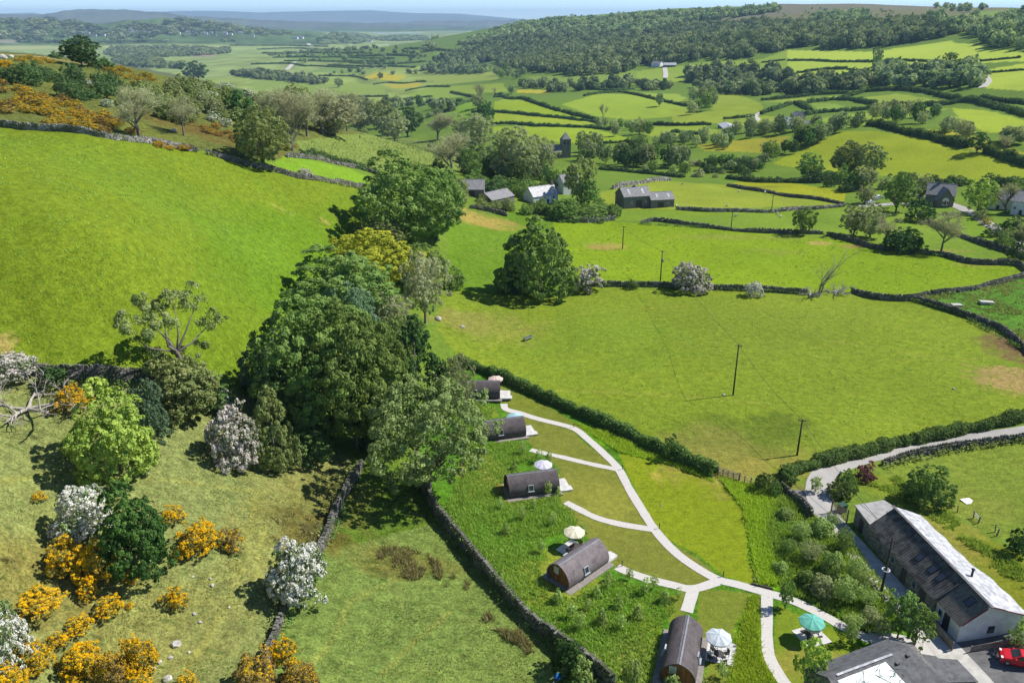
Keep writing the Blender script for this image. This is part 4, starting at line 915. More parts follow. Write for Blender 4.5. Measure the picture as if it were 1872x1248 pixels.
# small bollard lamps beside the paths
def lamp0(p):
    root = thing('bollard_light', '', 'path light', p, 0, 'bollard lights along the garden path')
    MB().tube([(0, 0, -.02), (0, 0, .66)], .055, 10).build('post', BLACKM, root); MB().tube([(0, 0, .66), (0, 0, .80), (0, 0, .84)], [.075, .08, .05], 10).build('lamp_head', BLACKM, root); return root
LP = None
for px, py, lb in [(1049,781,'black bollard light at the bend of the path nearest the far hedge'), (1138,858,'black bollard light where the second pod branch joins the main path'), (1205,966,'black bollard light where the third pod branch joins the main path'),
                   (1322,1054,'black bollard light at the fork above the bottom pod'), (1003,833,'small black bollard light on the short branch path to the blue parasol pod'), (1137,1035,'black bollard light at the deck of the pale diagonal pod')]:
    if LP is None: LP = o = lamp0(P(px, py))
    else: o = copy_tree(LP); o.location = P(px, py)
    o['label'] = lb

# ------------------------------------------------------------------ generic gabled buildings
def gable(name, label, cat, origin, ang, L, W, eav, rid, wall=WHITE, roof=SLATE, over=.25, wins=(), doors=(), chim=(), group=None, ridge_off=0., far_eav=None, sky_strips=()):
    """x along the ridge from origin, y across (0..-W away from the front); wins: (side, u, z, w, h)"""
    root = thing(name, label, cat, origin, ang, group); fe = far_eav or eav; yr = -W / 2 + ridge_off
    prof = [(0, 0, -.6), (0, 0, eav), (0, yr, rid), (0, -W, fe), (0, -W, -.6)]
    MB().prism([(x, y, z) for x, y, z in prof], (0, 0, 0), (L, 0, 0)).build('wall', wall, root)
    b = MB(); th = .12
    for (y0, z0, y1, z1) in ((0, eav, yr, rid), (-W, fe, yr, rid)):
        d = Vector((0, y1 - y0, z1 - z0)).normalized(); n = Vector((0, -d.z, d.y)); n = n if n.z > 0 else -n
        e = Vector((0, y0, z0)) - d * over; r = Vector((0, y1, z1)); o = n * .02
        pl = [e + o, r + o, r + o + n * th, e + o + n * th]
        b.prism([(-over, p.y, p.z) for p in pl], (-over, 0, 0), (L + over, 0, 0))
    rf = b.build('roof', roof, root)
    MB().box((L / 2, yr, rid + .14), (L + 2 * over, .3, .1)).build('ridge', roof, rf)
    for u in sky_strips:
        f0, f1 = .25, .75; y0 = yr * f0; z0 = eav + (rid - eav) * f0; y1 = yr * f1; z1 = eav + (rid - eav) * f1; d = Vector((0, y1 - y0, z1 - z0)).normalized(); nn = Vector((0, -d.z, d.y)); nn = nn if nn.z > 0 else -nn; o_ = nn * .17
        MB().prism([Vector((u, y0, z0)) + o_, Vector((u + .8, y0, z0)) + o_, Vector((u + .8, y1, z1)) + o_, Vector((u, y1, z1)) + o_], (0, 0, 0), tuple(nn * .03)).build('roof_light', SLATEL, rf)
    for cx, ch in chim:
        c = MB().box((cx, yr, rid + ch / 2 - .3), (.9, .7, ch + .6)).box((cx, yr, rid + ch + .04), (1.0, .8, .1)).build('chimney', wall if wall is not WHITE else RUBBLE, rf)
        b2 = MB(); [b2.tube([(cx + d, yr, rid + ch + .09), (cx + d, yr, rid + ch + .45)], [.13, .10], 8) for d in (-.22, .22)]; b2.build('chimney_pot', TIMBER, rf)
    for side, u, z, w, h in wins:
        fr = MB(); pn = MB(); f = .07
        if side in 'fb':
            y = .03 if side == 'f' else -W - .03
            fr.box((u, y, z + h / 2), (w, .10, f)).box((u, y, z - h / 2), (w + .2, .16, f)).box((u - w / 2, y, z), (f, .09, h)).box((u + w / 2, y, z), (f, .09, h)).box((u, y, z), (.05, .08, h)); pn.box((u, y, z), (w, .05, h))
        else:
            x = -.03 if side == 'l' else L + .03
            fr.box((x, u, z + h / 2), (.10, w, f)).box((x, u, z - h / 2), (.16, w + .2, f)).box((x, u - w / 2, z), (.09, f, h)).box((x, u + w / 2, z), (.09, f, h)); pn.box((x, u, z), (.05, w, h))
        wi = fr.build('window', WFRAME, root); pn.build('pane', GLASS, wi)
    for side, u, w, h in doors:
        y = .03 if side == 'f' else -W - .03
        d = (MB().box((u, y, h / 2), (w, .08, h)) if side in 'fb' else MB().box((-.03 if side == 'l' else L + .03, u, h / 2), (.08, w, h))).build('door', FURN, root)
        if side in 'fb': MB().box((u + w * .35, y + (.06 if side == 'f' else -.06), 1.0), (.12, .05, .05)).build('handle', METAL, d)
    return root

# ------------------------------------------------------------------ the long barn on the right
BO = Vector((48.9, 69.0, 0)); BO.z = zat(BO.x, BO.y); BA = R(96.5)
barn = thing('long_barn', 'long stone barn with ribbed grey roof, silvery far slope and white gable end', 'barn', BO, BA)
YR, ZR, EV, YE, ZE = -2.85, 5.0, 3.0, -7.9, 3.2
def zw(y): return ZR + (y - YR) * (2.72 - ZR) / (.0 - YR)      # height of the west roof plane
b = MB(); b.prism([(4.2, .1, -.4), (4.2, .1, 2.62), (4.2, YR, ZR - .12), (4.2, -6.9, 3.1), (4.2, -6.8, 2.2), (4.2, -6.8, -.4)], (0, 0, 0), (14.2, 0, 0)); wall = b.build('stone_wall', RUBBLE, barn)
b = MB(); b.prism([(.05, -.25, -.4), (.05, -.25, 2.3), (.05, YR, ZR - .15), (.05, -7.5, 2.95), (.05, -7.5, -.4)], (0, 0, 0), (4.14, 0, 0)); gw = b.build('white_gable', WHITE, barn)
def ribbed(name, x0, x1, y0, z0, y1, z1, mat, per=.36, amp=.035, par=None, th=.06):
    nx = int((x1 - x0) / per * 6); xs = np.linspace(x0, x1, nx); h = amp * np.cos(xs / per * 2 * math.pi); ny = 8; d = np.array([0, y1 - y0, z1 - z0]); d /= np.linalg.norm(d); n = np.array([0, -d[2], d[1]]); n = n if n[2] > 0 else -n
    V = []
    for lay in (0, -th):
        for k in range(ny + 1):
            f = k / ny; V.append(np.c_[xs, np.full(nx, y0 + (y1 - y0) * f), np.full(nx, z0 + (z1 - z0) * f)] + n * (h + lay - .015 * (k % 2) * 0)[:, None])
    V = np.concatenate(V); i = np.arange(nx - 1); F = []; o2 = (ny + 1) * nx
    for k in range(ny):
        q = np.stack([k * nx + i, k * nx + i + 1, (k + 1) * nx + i + 1, (k + 1) * nx + i], 1); F += [q, q[:, ::-1] + o2]
    for k in (0, ny): q = np.stack([k * nx + i, k * nx + i + 1, o2 + k * nx + i + 1, o2 + k * nx + i], 1); F.append(q)
    kk = np.arange(ny)
    for e in (0, nx - 1): F.append(np.stack([kk * nx + e, (kk + 1) * nx + e, o2 + (kk + 1) * nx + e, o2 + kk * nx + e], 1))
    return mk(name, V, np.concatenate(F), mat, par or barn, smooth=False)
rf = ribbed('roof', 4.0, 18.5, .35, zw(.35) + .05, YR, ZR + .04, FIBRE)
lr = ribbed('lower_roof', -.25, 3.98, .1, zw(.1) - .22, YR + .05, ZR - .12, TILEB, .3, .03); lr['label'] = 'browner lower section of the ribbed roof'
# far slope of wavy old slates
nx, ny = 90, 26; xs = np.linspace(-.3, 18.9, nx); fs = np.linspace(0, 1, ny); X_, Fy = np.meshgrid(xs, fs)
edge = YE + .08 * np.sin(X_ * 1.7) * Fy + .7 * Fy * np.clip((X_ - 5.6) / 3.5, 0, 1); Y_ = YR + (edge - YR) * Fy
Z_ = ZR + .08 + (ZE - ZR) * Fy * (1.12 - .12 * Fy) + vnoise(X_ * .7, Y_ * .7, 81) * .10 + vnoise(X_ * 3, Y_ * 3, 82) * .05
top = np.stack([X_, Y_, Z_], -1).reshape(-1, 3); ii = np.arange(nx * ny).reshape(ny, nx); q = np.stack([ii[:-1, :-1], ii[:-1, 1:], ii[1:, 1:], ii[1:, :-1]], -1).reshape(-1, 4)
nb = nx * ny; rim = np.r_[ii[0], ii[1:, -1], ii[-1, -2::-1], ii[-2:0:-1, 0]]; rq = np.stack([rim, np.roll(rim, -1), np.roll(rim, -1) + nb, rim + nb], 1)
fsl = mk('far_roof', np.r_[top, top - [0, 0, .1]], np.r_[q[:, ::-1], q + nb, rq], SLATEL, barn); fsl['label'] = 'silvery uneven slate slope facing the lawn'
MB().box((9.1, YR, ZR + .13), (19.6, .34, .08)).build('ridge_tiles', FELT, barn)
MB().box((4.02, -1.35, zw(-1.35) + .08), (.14, 3.3, .12), mat=Matrix.Rotation(math.atan2(-(ZR - 2.72), -YR) * 1, 3, 'X')).build('verge', FELT, barn)
MB().box((-.28, -1.4, zw(-1.4) - .2), (.05, 3.25, .18), mat=Matrix.Rotation(math.atan2(-(ZR - 2.72), -YR), 3, 'X')).box((-.33, -5.35, 4.08), (.05, 5.3, .10), mat=Matrix.Rotation(math.atan2(ZR - ZE, -YE + YR), 3, 'X')).build('bargeboard', nmat('red_paint', (.16,.03,.03), (.22,.045,.04)), barn)
def on_west(px, py):
    z = 4.0
    for _ in range(12):
        p = PZ(px, py, z); l = Matrix.Rotation(-BA, 3, 'Z') @ (p - BO); z = .5 * z + .5 * (zw(l.y) + .1 + BO.z)
    return l
ta = Matrix.Rotation(math.atan2(-(ZR - 2.72), -YR), 3, 'X')
for px, py in [(1683,1017),(1706,1039),(1721,1054),(1774,1096)]:
    l = on_west(px, py); dz = .06 if px < 1750 else -.14
    s = MB(); 
    for dx, dy, sx_, sy in ((-.42, 0, .08, 1.1), (.42, 0, .08, 1.1), (0, .55, .92, .08), (0, -.55, .92, .08)):
        o = ta @ Vector((dx, dy, 0)); s.box((l.x + o.x, l.y + o.y, zw(l.y) + dz + o.z), (sx_, sy, .16), mat=ta)
    s = s.build('skylight', BLACKM, barn); MB().box((l.x, l.y, zw(l.y) + dz), (.78, 1.04, .09), mat=ta).build('pane', GLASS, s)
pf = PZ(1775, 1057, 4.1); l = Matrix.Rotation(-BA, 3, 'Z') @ (pf - BO)
fl = MB().tube([(l.x, l.y, 3.3), (l.x, l.y, 5.35)], .13, 10).build('flue', BLACKM, barn); MB().tube([(l.x, l.y, 5.36), (l.x, l.y, 5.42), (l.x, l.y, 5.55)], [.22, .22, .05], 10).build('cowl', BLACKM, fl)
for u, w, h, z in ((8.0, .8, 1.0, 1.5), (12.6, .8, .9, 1.6)):
    s = MB().box((u, .12, z), (w, .1, h)).build('window', WINF, barn); MB().box((u, .16, z), (w - .16, .06, h - .16)).build('pane', GLASS, s)
for u in (10.2, 6.4): MB().box((u, .13, 1.0), (1.0, .1, 2.0)).build('door', FURN, barn)
MB().box((2.2, -.22, 1.0), (.95, .1, 2.0)).build('door', BLACKM, barn)
s = MB().box((3.3, -.2, 1.35), (.6, .1, .8)).build('window', WINF, barn); MB().box((3.3, -.16, 1.35), (.46, .06, .66)).build('pane', GLASS, s)
s = MB().box((.02, -4.0, 1.45), (.1, .75, .9)).build('window', BLACKM, barn); MB().box((-.02, -4.0, 1.45), (.06, .6, .75)).build('pane', GLASS, s)
# flat-roofed annexe
MB().prism([(18.42, -.05, -.4), (22.7, -.35, -.4), (23.3, -4.6, -.4), (18.42, -6.2, -.4)], (0, 0, 0), (0, 0, 3.0)).build('annexe_wall', RUBBLE, barn)
MB().prism([(18.44, .12, 2.61), (22.9, -.2, 2.61), (23.6, -4.8, 2.61), (18.44, -6.5, 2.61)], (0, 0, 0), (0, 0, .14)).build('annexe_roof', FELTL, barn)
MB().box((20.3, -4.2, 2.9), (.9, .5, .3)).box((20.3, -4.2, 3.12), (1.1, .7, .06)).build('roof_vent', METAL, barn)
MB().box((20.6, -.18, .95), (.9, .1, 1.9)).build('door', BLACKM, barn)

# ------------------------------------------------------------------ dark roofed building cut by the bottom edge
A0 = Vector((40.6, 63.75, 0)); A0.z = zat(A0.x, A0.y); an = math.atan2(63.6 - 59.2, 40.3 - 29.6)
cott = thing('slate_outbuilding', 'low outbuilding with dark roof and white patched panel at the bottom edge of the picture', 'building', A0, an)
WD = 3.0; Lb = 10.6
b = MB(); b.prism([(-Lb, WD - .3, -.4), (-Lb, WD - .3, 2.75), (-Lb, 0, 4.36), (-Lb, -3.6, 2.7), (-Lb, -3.6, -.4)], (0, 0, 0), (Lb + .9, 0, 0)); b.build('wall', RUBBLE, cott)
sl = (4.5 - 2.75) / WD
def roofpoly(name, top, mat, par, th=.1):
    b = MB(); n = (Vector(top[1]) - Vector(top[0])).cross(Vector(top[2]) - Vector(top[1])).normalized(); n = n if n.z > 0 else -n
    return b.prism([Vector(p) - n * th for p in top], (0, 0, 0), n * th).build(name, mat, par)
roofpoly('roof', [(-Lb, WD, 2.75), (.6, WD, 2.75), (0, 0, 4.5), (-Lb, 0, 4.5)], FELT, cott)
roofpoly('roof_slope', [(-Lb, 0, 4.5), (0, 0, 4.5), (1.5, -4.0, 2.55), (-Lb, -4.0, 2.55)], FELT, cott)
roofpoly('hip', [(0, 0, 4.5), (.6, WD, 2.75), (1.9, .6, 3.3), (1.5, -4.0, 2.55)], FELT, cott)
def onr(x, y, dz=.03): return (x, y, 4.5 + y * .4875 + dz)
pn = roofpoly('white_panel', [onr(-9.8, -.55), onr(-3.6, -.5), onr(-2.7, -3.6), onr(-9.8, -3.6)], TARP, cott, .05); pn['label'] = 'white peeling panel let into the dark roof'
b = MB(); g = random.Random(4)
for k in range(34):
    x = g.uniform(-9.2, -3.2); y = g.uniform(-3.4, -.7); b.tube([onr(x, y, .05), onr(x + g.uniform(-.7, .7), y + g.uniform(-.5, .5), .05), onr(x + g.uniform(-1, 1), y + g.uniform(-.9, .9), .05)], .022, 4)
b.build('peeling_strip', nmat('green_grey_felt', (.05,.14,.10), (.12,.2,.17), 2), pn)
MB().box((-6.0, -.14, 4.5), (7.2, .26, .05)).build('ridge_flashing', SLATEL, cott)
for x, y in ((-2.5, -1.0), (-.8, -.7)): MB().box((x, y, 4.5 + y * .4875 + .12), (.35, .3, .22)).build('vent', FELT, cott)
roofpoly('side_wing_roof', [(1.5, -3.6, 2.5), (2.2, -.2, 2.5), (5.6, -1.6, 2.2), (5.0, -4.6, 2.2)], FELT, cott); MB().prism([(1.5, -3.5, -.4), (2.1, -.3, -.4), (5.3, -1.7, -.4), (4.8, -4.5, -.4)], (0, 0, 0), (0, 0, 2.5)).build('side_wing_wall', RUBBLE, cott)

# ------------------------------------------------------------------ red car and the cars in the village
def paint(name, c): t = NT(name); return t.principled(c, .3, spec=.6)
RUBBER = nmat('tyre_rubber', (.015,.015,.016), (.03,.03,.03), 8, .9); LENS = paint('lamp_lens', (.75,.78,.8)); TAIL = paint('tail_lens', (.35,.02,.02))
def car(label, p, ang, col, det=True, group=None):
    root = thing('parked_car', label, 'car', p, ang, group); PM = paint('car_paint', col); L, W = 3.9, 1.66
    prof = [(-1.92,.42),(-1.95,.72),(-1.86,.98),(-1.55,1.02),(-1.25,1.36),(-.75,1.46),(.05,1.44),(.55,1.18),(.85,.98),(1.50,.86),(1.84,.70),(1.93,.45),(1.85,.25),(-1.85,.25)]
    ys = [-.5, -.46, -.36, 0, .36, .46, .5]; V = []; n = len(prof)
    for f in ys:
        for x, z in prof:
            e = abs(f) * 2; tum = 1 - .24 * max(0, (z - .95) / .5) * 1; bev = 1 - .05 * (e > .95); V.append((x * (bev if abs(x) > 1 else 1), f * W * tum, z * (1 - .03 * (e > .95))))
    F4 = [(k * n + i, k * n + (i + 1) % n, (k + 1) * n + (i + 1) % n, (k + 1) * n + i) for k in range(len(ys) - 1) for i in range(n)]
    mk('body', np.array(V), [F4, [tuple(range(n))[::-1]], [tuple(range((len(ys) - 1) * n, len(ys) * n))]], PM, root, smooth=False)
    MB().add([(-1.52,-.58,1.05),(-1.27,-.50,1.35),(-1.27,.50,1.35),(-1.52,.58,1.05)], [(0,1,2,3)]).add([(.10,-.52,1.435),(.84,-.62,1.0),(.84,.62,1.0),(.10,.52,1.435)], [(0,1,2,3)]).build('window', GLASS, root).location = (.012, 0, .014)
    for s in (-1, 1):
        y = s * .80; MB().add([(-1.2, y * .99, 1.02), (.62, y * .99, 1.02), (.05, y * .84, 1.37), (-.85, y * .84, 1.38)], [(0,1,2,3) if s < 0 else (3,2,1,0)]).build('side_window', GLASS, root).location = (0, s * .02, 0)
        if det:
            MB().box((1.72, s * .58, .72), (.26, .34, .14)).build('headlight', LENS, root); MB().box((-1.90, s * .62, .82), (.10, .24, .24)).build('tail_light', TAIL, root); MB().box((.55, s * .88, 1.02), (.16, .18, .12)).build('mirror', PM, root)
        for x in (-1.18, 1.22):
            w = MB().tube([(x, s * .62, .30), (x, s * .83, .30)], .30, 16).build('wheel', RUBBER, root)
            if det: MB().tube([(x, s * .835, .30), (x, s * .85, .30)], .18, 10).build('rim', METAL, w)
    return root
pc = P(1862, 1212); pc.z += .05
car('bright red hatchback parked by the white barn gable, cut by the picture edge', pc, R(158), (.55,.012,.02))

# ------------------------------------------------------------------ poles, wires, fences, small objects
def upole(label, base, top, arm=True, transf=False, w=.13):
    b = P(*base); D = depth(b); th = math.atan2(CAM_H - b.z, math.hypot(b.x, b.y)); h = (base[1] - top[1]) * D / FPX / math.cos(th) * 1.02
    root = thing('utility_pole', label, 'utility pole', b, random.uniform(-.3, .3), 'wooden utility poles'); h = max(h, 4.5)
    MB().tube([(0, 0, -.3), (0, 0, h)], [w * 1.25, w * .85], 9).build('pole', POLEM, root, True)
    if arm:
        MB().box((0, 0, h - .25), (1.3, .1, .1)).build('crossarm', POLEM, root)
        for x in (-.5, 0, .5): MB().tube([(x, 0, h - .2), (x, 0, h + .02)], [.05, .035], 6).build('insulator', METAL, root)
    if transf: MB().tube([(.32, .05, h * .62), (.32, .05, h * .62 + .9)], .26, 10).build('transformer', METAL, root)
    return root, b + Vector((0, 0, h - .05))
PT = {}
for k, lb, ba, to, tr in [('mid', 'tall dark utility pole alone in the middle of the large pasture', (1340,722), (1345,633), False), ('hedge', 'utility pole standing in the roadside hedge', (1457,832), (1470,768), False),
     ('trans', 'utility pole with a grey transformer beside the long field wall', (1207,515), (1211,460), True), ('far', 'slim utility pole by the bare earth scar in the upper field', (1138,455), (1141,415), False),
     ('up', 'slim utility pole standing at the upper field wall right of the stone barns', (1336,421), (1336,386), False), ('up2', 'small distant utility pole in the narrow field behind the stone barns', (1410,389), (1411,358), False)]:
    _, PT[k] = upole(lb, ba, to, tr is not None, tr)
PT['barn'] = None
pb = P(1608, 1095); proot, PT['barn'] = upole('leaning dark utility pole with white ring between the shrubs and the barn', (1608,1095), (1630,988), False)
b = MB(); a0 = [(math.cos(a) * .42, math.sin(a) * .42, 4.3) for a in np.linspace(0, 2 * math.pi, 17)]; b.tube(a0, .05, 5).box((0, 0, 4.3), (.84, .06, .06)).build('white_ring', WFRAME, proot)
def wire(label, a, c, sag=1.0, r=.028):
    n = 24; q = [a.lerp(c, i / n) - Vector((0, 0, 4 * sag * (i / n) * (1 - i / n))) for i in range(n + 1)]
    return tag(MB().tube(q, r, 4, False).build('overhead_wire', BLACKM), label, 'wire')
wire('thin wire from the transformer pole to the pole in the middle pasture', PT['trans'], PT['mid'], 1.2)
wire('thin wire from the mid pasture pole down to the roadside hedge pole', PT['mid'], PT['hedge'], .9)
bl = BO + Matrix.Rotation(BA, 3, 'Z') @ Vector((19.5, -1.5, 2.8))
wire('thin wire from the hedge pole over the lane to the barn annexe', PT['hedge'], bl, .6)
wire('thin wire from the bare scar pole to the transformer pole', PT['far'], PT['trans'], .8)
gy = P(1668, 1128); wire('taut stay wire from the top of the barn pole to the ground', PT['barn'] - Vector((0, 0, .6)), gy, 0, .02)
def board_fence(label, a, c, h=1.05, mat=PLANK, posts=2.0, name='board_fence'):
    a = Vector((a.x, a.y, zat(a.x, a.y))); c = Vector((c.x, c.y, zat(c.x, c.y))); L = (c - a).length; ang = math.atan2(c.y - a.y, c.x - a.x); root = thing(name, label, 'fence', a, ang); sl_ = (c.z - a.z) / L
    b = MB(); n = int(L / .16)
    for i in range(n): x = (i + .5) * L / n; b.box((x, 0, h / 2 + sl_ * x), (.13, .03, h * (1 + .03 * math.sin(i * 2.3))))
    b.build('boards', mat, root)
    for i in range(int(L / posts) + 1): x = i * L / max(1, int(L / posts)); MB().box((x, -.07, h / 2 + .05 + sl_ * x), (.1, .1, h + .2)).build('post', mat, root)
    return root
lw = lambda x, y: BO + Matrix.Rotation(BA, 3, 'Z') @ Vector((x, y, 0))
board_fence('weathered board fence along the driveway side of the barn', lw(4.8, 1.0), lw(-1.1, 1.0), 1.1); board_fence('low weathered board fence in front of the white gable', lw(-1.6, -.7), lw(-1.6, -6.2), .8)
def rail_fence(label, pw, h=1.15, rails=3, mat=PLANK, name='rail_fence', step=2.2, rr=.035):
    root = thing(name, label, 'fence', pw[0]); o = pw[0]; b = MB(); pl = catmull([(p.x, p.y) for p in pw], step)
    pp = [Vector((x, y, zat(x, y))) - o for x, y in pl]
    for r in range(rails): b.tube([p + Vector((0, 0, h * (r + .8) / rails - .1)) for p in pp], rr, 4)
    b.build('rails', mat, root)
    for p in pp: MB().box((p.x, p.y, h / 2), (.12, .12, h + .25)).build('post', mat, root)
    return root
rail_fence('grey post and rail fence between the lawn hedge and the lane', [P(*p) for p in [(1312,868),(1330,874),(1350,880),(1372,886),(1398,893)]], 1.2, 3)
def gate(label, a, c, h=1.25, mat=PLANK, name='field_gate', bars=5, cat='gate'):
    ang = math.atan2(c.y - a.y, c.x - a.x); L = math.hypot(c.x - a.x, c.y - a.y); root = thing(name, label, cat, a, ang); b = MB()
    for k in range(bars): b.box((L / 2, 0, .2 + k * (h - .25) / (bars - 1)), (L, .05, .07))
    b.tube([(.1, .04, .25), (L - .1, .04, h - .1)], .03, 4).build('bars', mat, root)
    for x in (0, L): MB().box((x, 0, h / 2), (.14, .14, h + .3)).build('post', mat, root)
    return root
gate('grey five bar gate near the end of the pod hedge', P(1313, 866), P(1352, 878))
gx = P(1524, 950); gate('rusty lattice gate standing open at the barn corner', lw(22.9, .5), lw(25.4, 1.5), 1.9, nmat('rusty_iron', (.10,.07,.05), (.2,.16,.13), 6), 'iron_gate', 8)
gb = lw(25.6, -.2); root = thing('wheelie_bin', 'dark green bin beside the iron gate', 'bin', (gb.x, gb.y, zat(gb.x, gb.y)), .4); GM = nmat('green_plastic', (.015,.06,.04), (.03,.09,.06))
MB().prism([(-.55,-.4,0),(.55,-.4,0),(.55,.4,0),(-.55,.4,0)], (0,0,0), (0,0,1.15)).build('body', GM, root); MB().box((0,0,1.2), (1.2,.95,.1)).build('lid', GM, root); [MB().tube([(x,-.45,.12),(x,-.3,.12)], .12, 10).build('wheel', RUBBER, root) for x in (-.4,.4)]
FP = None
for k, (px, py, lb) in enumerate([(1736,929,'wooden fence post nearest the round garden tree'), (1750,936,'wooden fence post second along from the round garden tree'), (1779,947,'wooden fence post at the left end of the short white rail'), (1788,956,'wooden fence post at the right end of the short white rail'), (1819,972,'leaning wooden post beside another, right of the white rail'), (1822,979,'wooden post nearest the dark bush at the right edge')]):
    if FP is None: FP = o = tag(MB().box((0, 0, .5), (.14, .14, 1.2)).tube([(0,0,1.1),(0,0,1.16)], [.08,.02], 6).build('fence_post', PLANK), lb, 'fence post', 'fence posts by the barn field')
    else: o = FP.copy(); COL.objects.link(o); o['label'] = lb
    o.location = P(px, py); o.rotation_euler = (.08 * (-1) ** k, .05 * (k % 3 - 1), k)
pa, pc2 = P(1779, 946), P(1788, 955); tag(MB().tube([pa + Vector((0, 0, .95)), pc2 + Vector((0, 0, .85))], .06, 5).tube([pa + Vector((0, 0, .6)), pc2 + Vector((0, 0, .55))], .05, 5).build('fence_rail', WFRAME), 'short white rail fixed between two field posts', 'rail')
def slab(label, px, py, size, mat, name, cat, rz=.3, h=.4):
    p = P(px, py); b = MB().box((0, 0, h / 2), (size[0], size[1], h)); 
    if name != 'white_board': b.box((0, 0, h + .03), (size[0] + .12, size[1] + .12, .08)).box((0, 0, h * .5), (size[0] + .06, size[1] + .06, .1))
    o = b.build(name, mat); o.location = p; o.rotation_euler = (.02, .03, rz); return tag(o, label, cat)
slab('flat white board lying on the grass behind the barn', 1769, 916, (1.6, 1.3), WFRAME, 'white_board', 'board', .25, .08)
slab('low pale concrete tank lid in the rough right hand field, left one', 1748, 560, (2.4, 1.2), CONC, 'concrete_tank', 'tank', .1, .5); slab('low grey concrete tank in the rough right hand field nearer the edge', 1803, 555, (3.0, 1.3), CONC, 'concrete_tank', 'tank', -.1, .55)
slab('blue grey pump box on the grass behind the round garden tree', 1720, 923, (.6, .45), METAL, 'pump_box', 'box', .2, .5)
def trough(label, p, rz, L=2.2):
    root = thing('water_trough', label, 'trough', p, rz); b = MB(); b.box((0, 0, .38), (L, .6, .06))
    for s in (-1, 1): b.box((0, s * .3, .55), (L, .05, .4)).box((s * L / 2, 0, .55), (.05, .65, .4))
    b.build('basin', METAL, root); [MB().box((s * L * .4, 0, .17), (.1, .55, .36)).build('leg', METAL, root) for s in (-1, 1)]; MB().box((0, 0, .66), (L - .1, .52, .02)).build('water_surface', GLASS, root)
trough('grey metal water trough alone in the pasture above the pods', P(965, 621), .75)
p = P(1022, 1243); root = thing('blue_wheelbarrow', 'bright blue wheelbarrow half hidden under the ivy bush at the bottom edge', 'wheelbarrow', p, .6); BL = nmat('blue_plastic', (.01,.16,.46), (.02,.24,.6))
MB().add([(-.55,-.35,.62),(.55,-.4,.62),(.55,.4,.62),(-.55,.35,.62),(-.3,-.2,.28),(.35,-.22,.28),(.35,.22,.28),(-.3,.2,.28)], [(4,5,6,7)[::-1],(0,1,5,4),(1,2,6,5),(2,3,7,6),(3,0,4,7)]).build('tray', BL, root); MB().tube([(.62,-.05,.2),(.62,.05,.2)], .2, 12).build('wheel', RUBBER, root)
for s in (-1, 1): MB().tube([(.6, s*.08, .2), (-.3, s*.25, .3), (-1.0, s*.28, .55)], .025, 6).build('handle', METAL, root); MB().tube([(-.3, s*.25, .3), (-.35, s*.25, 0)], .025, 6).build('leg', METAL, root)
# small culvert where the path crosses the ditch
cp, cq = P(1372, 1071), P(1412, 1081); root = thing('culvert_edge', 'dark timber edging where the path crosses the ditch', 'culvert', cp, math.atan2(cq.y - cp.y, cq.x - cp.x)); Lc = (cq - cp).length
MB().box((Lc / 2, .35, .12), (Lc, .14, .3)).build('sleeper', FURN, root); MB().box((Lc / 2, .47, .02), (Lc * .8, .1, .36)).build('headwall', RUBBLE, root)
# ------------------------------------------------------------------ dry stone walls
drywall([(-60,218),(0,232),(100,240),(200,254),(280,264),(362,279)], 1.15, .7, 'pale stone wall along the top of the big left pasture below the gorse', ragged=.10)
drywall([(378,282),(420,294),(450,303),(500,313),(555,327),(610,335),(668,345)], 1.1, .7, 'dark stone wall running past the foot of the oak to the big sycamores')
drywall([(525,288),(575,292),(620,302),(660,310),(692,322)], 1.0, .7, 'broken stone wall below the reedy field, partly hidden by hedge plants')
drywall([(60,683),(130,690),(190,692),(250,697),(330,702),(400,708)], 1.5, .75, 'stone wall at the foot of the big left pasture behind the orange gorse')
drywall([(662,852),(645,880),(628,915),(610,950),(597,985),(570,1040),(535,1095),(512,1140),(495,1190),(488,1230)], 1.25, .75, 'tumbled stone wall running down past the white hawthorn', ragged=.16)
drywall([(752,862),(775,898),(800,945),(835,985),(870,1030),(910,1075),(955,1125),(1000,1165),(1050,1205),(1085,1232),(1120,1262)], 1.75, .8, 'long mossy stone wall between the pods and the lower pasture')
drywall([(1028,522),(1100,523),(1200,524),(1300,529),(1392,532),(1440,536),(1478,538)], 1.15, .7, 'long stone wall from the big round tree to the dead tree')
drywall([(1556,534),(1600,546),(1660,549),(1700,541),(1760,533),(1800,526),(1872,507),(1940,490)], 1.2, .7, 'stone wall curving up to the right edge from the dead tree')
drywall([(1664,547),(1710,561),(1760,577),(1800,592),(1840,611),(1872,639),(1930,690)], 1.15, .7, 'dark stone wall dropping to the right edge beside the rough field')
drywall([(1172,409),(1200,405),(1250,411),(1300,417),(1360,424),(1440,427),(1505,428)], 1.1, .7, 'ragged stone wall between the two upper fields left of the ivy tree', ragged=.2)
drywall([(1512,430),(1560,443),(1602,455),(1661,461),(1715,467),(1771,481),(1853,484),(1875,496),(1930,520)], 1.15, .7, 'stone wall below the round dark bush and the spreading bare tree')
drywall([(1235,383),(1300,387),(1392,389),(1470,384),(1545,378)], 1.1, .8, 'pale low stone wall right of the stone barns')
drywall([(1330,340),(1392,350),(1470,363),(1545,375)], 1.1, .8, 'dark wall below the yellow buttercup field')
drywall([(1120,346),(1160,338),(1225,330)], 1.6, .8, 'pale garden wall behind the stone barns')
drywall([(1695,405),(1730,424),(1787,444),(1861,467),(1900,480)], 1.3, .8, 'stone wall dropping beside the village lane')
drywall([(860,381),(900,389),(928,396)], 1.3, .8, 'short stone wall below the grey barns')
drywall([(1020,403),(1060,407),(1125,402)], 1.5, .9, 'pale stone wall under the shrubs by the white cottage')
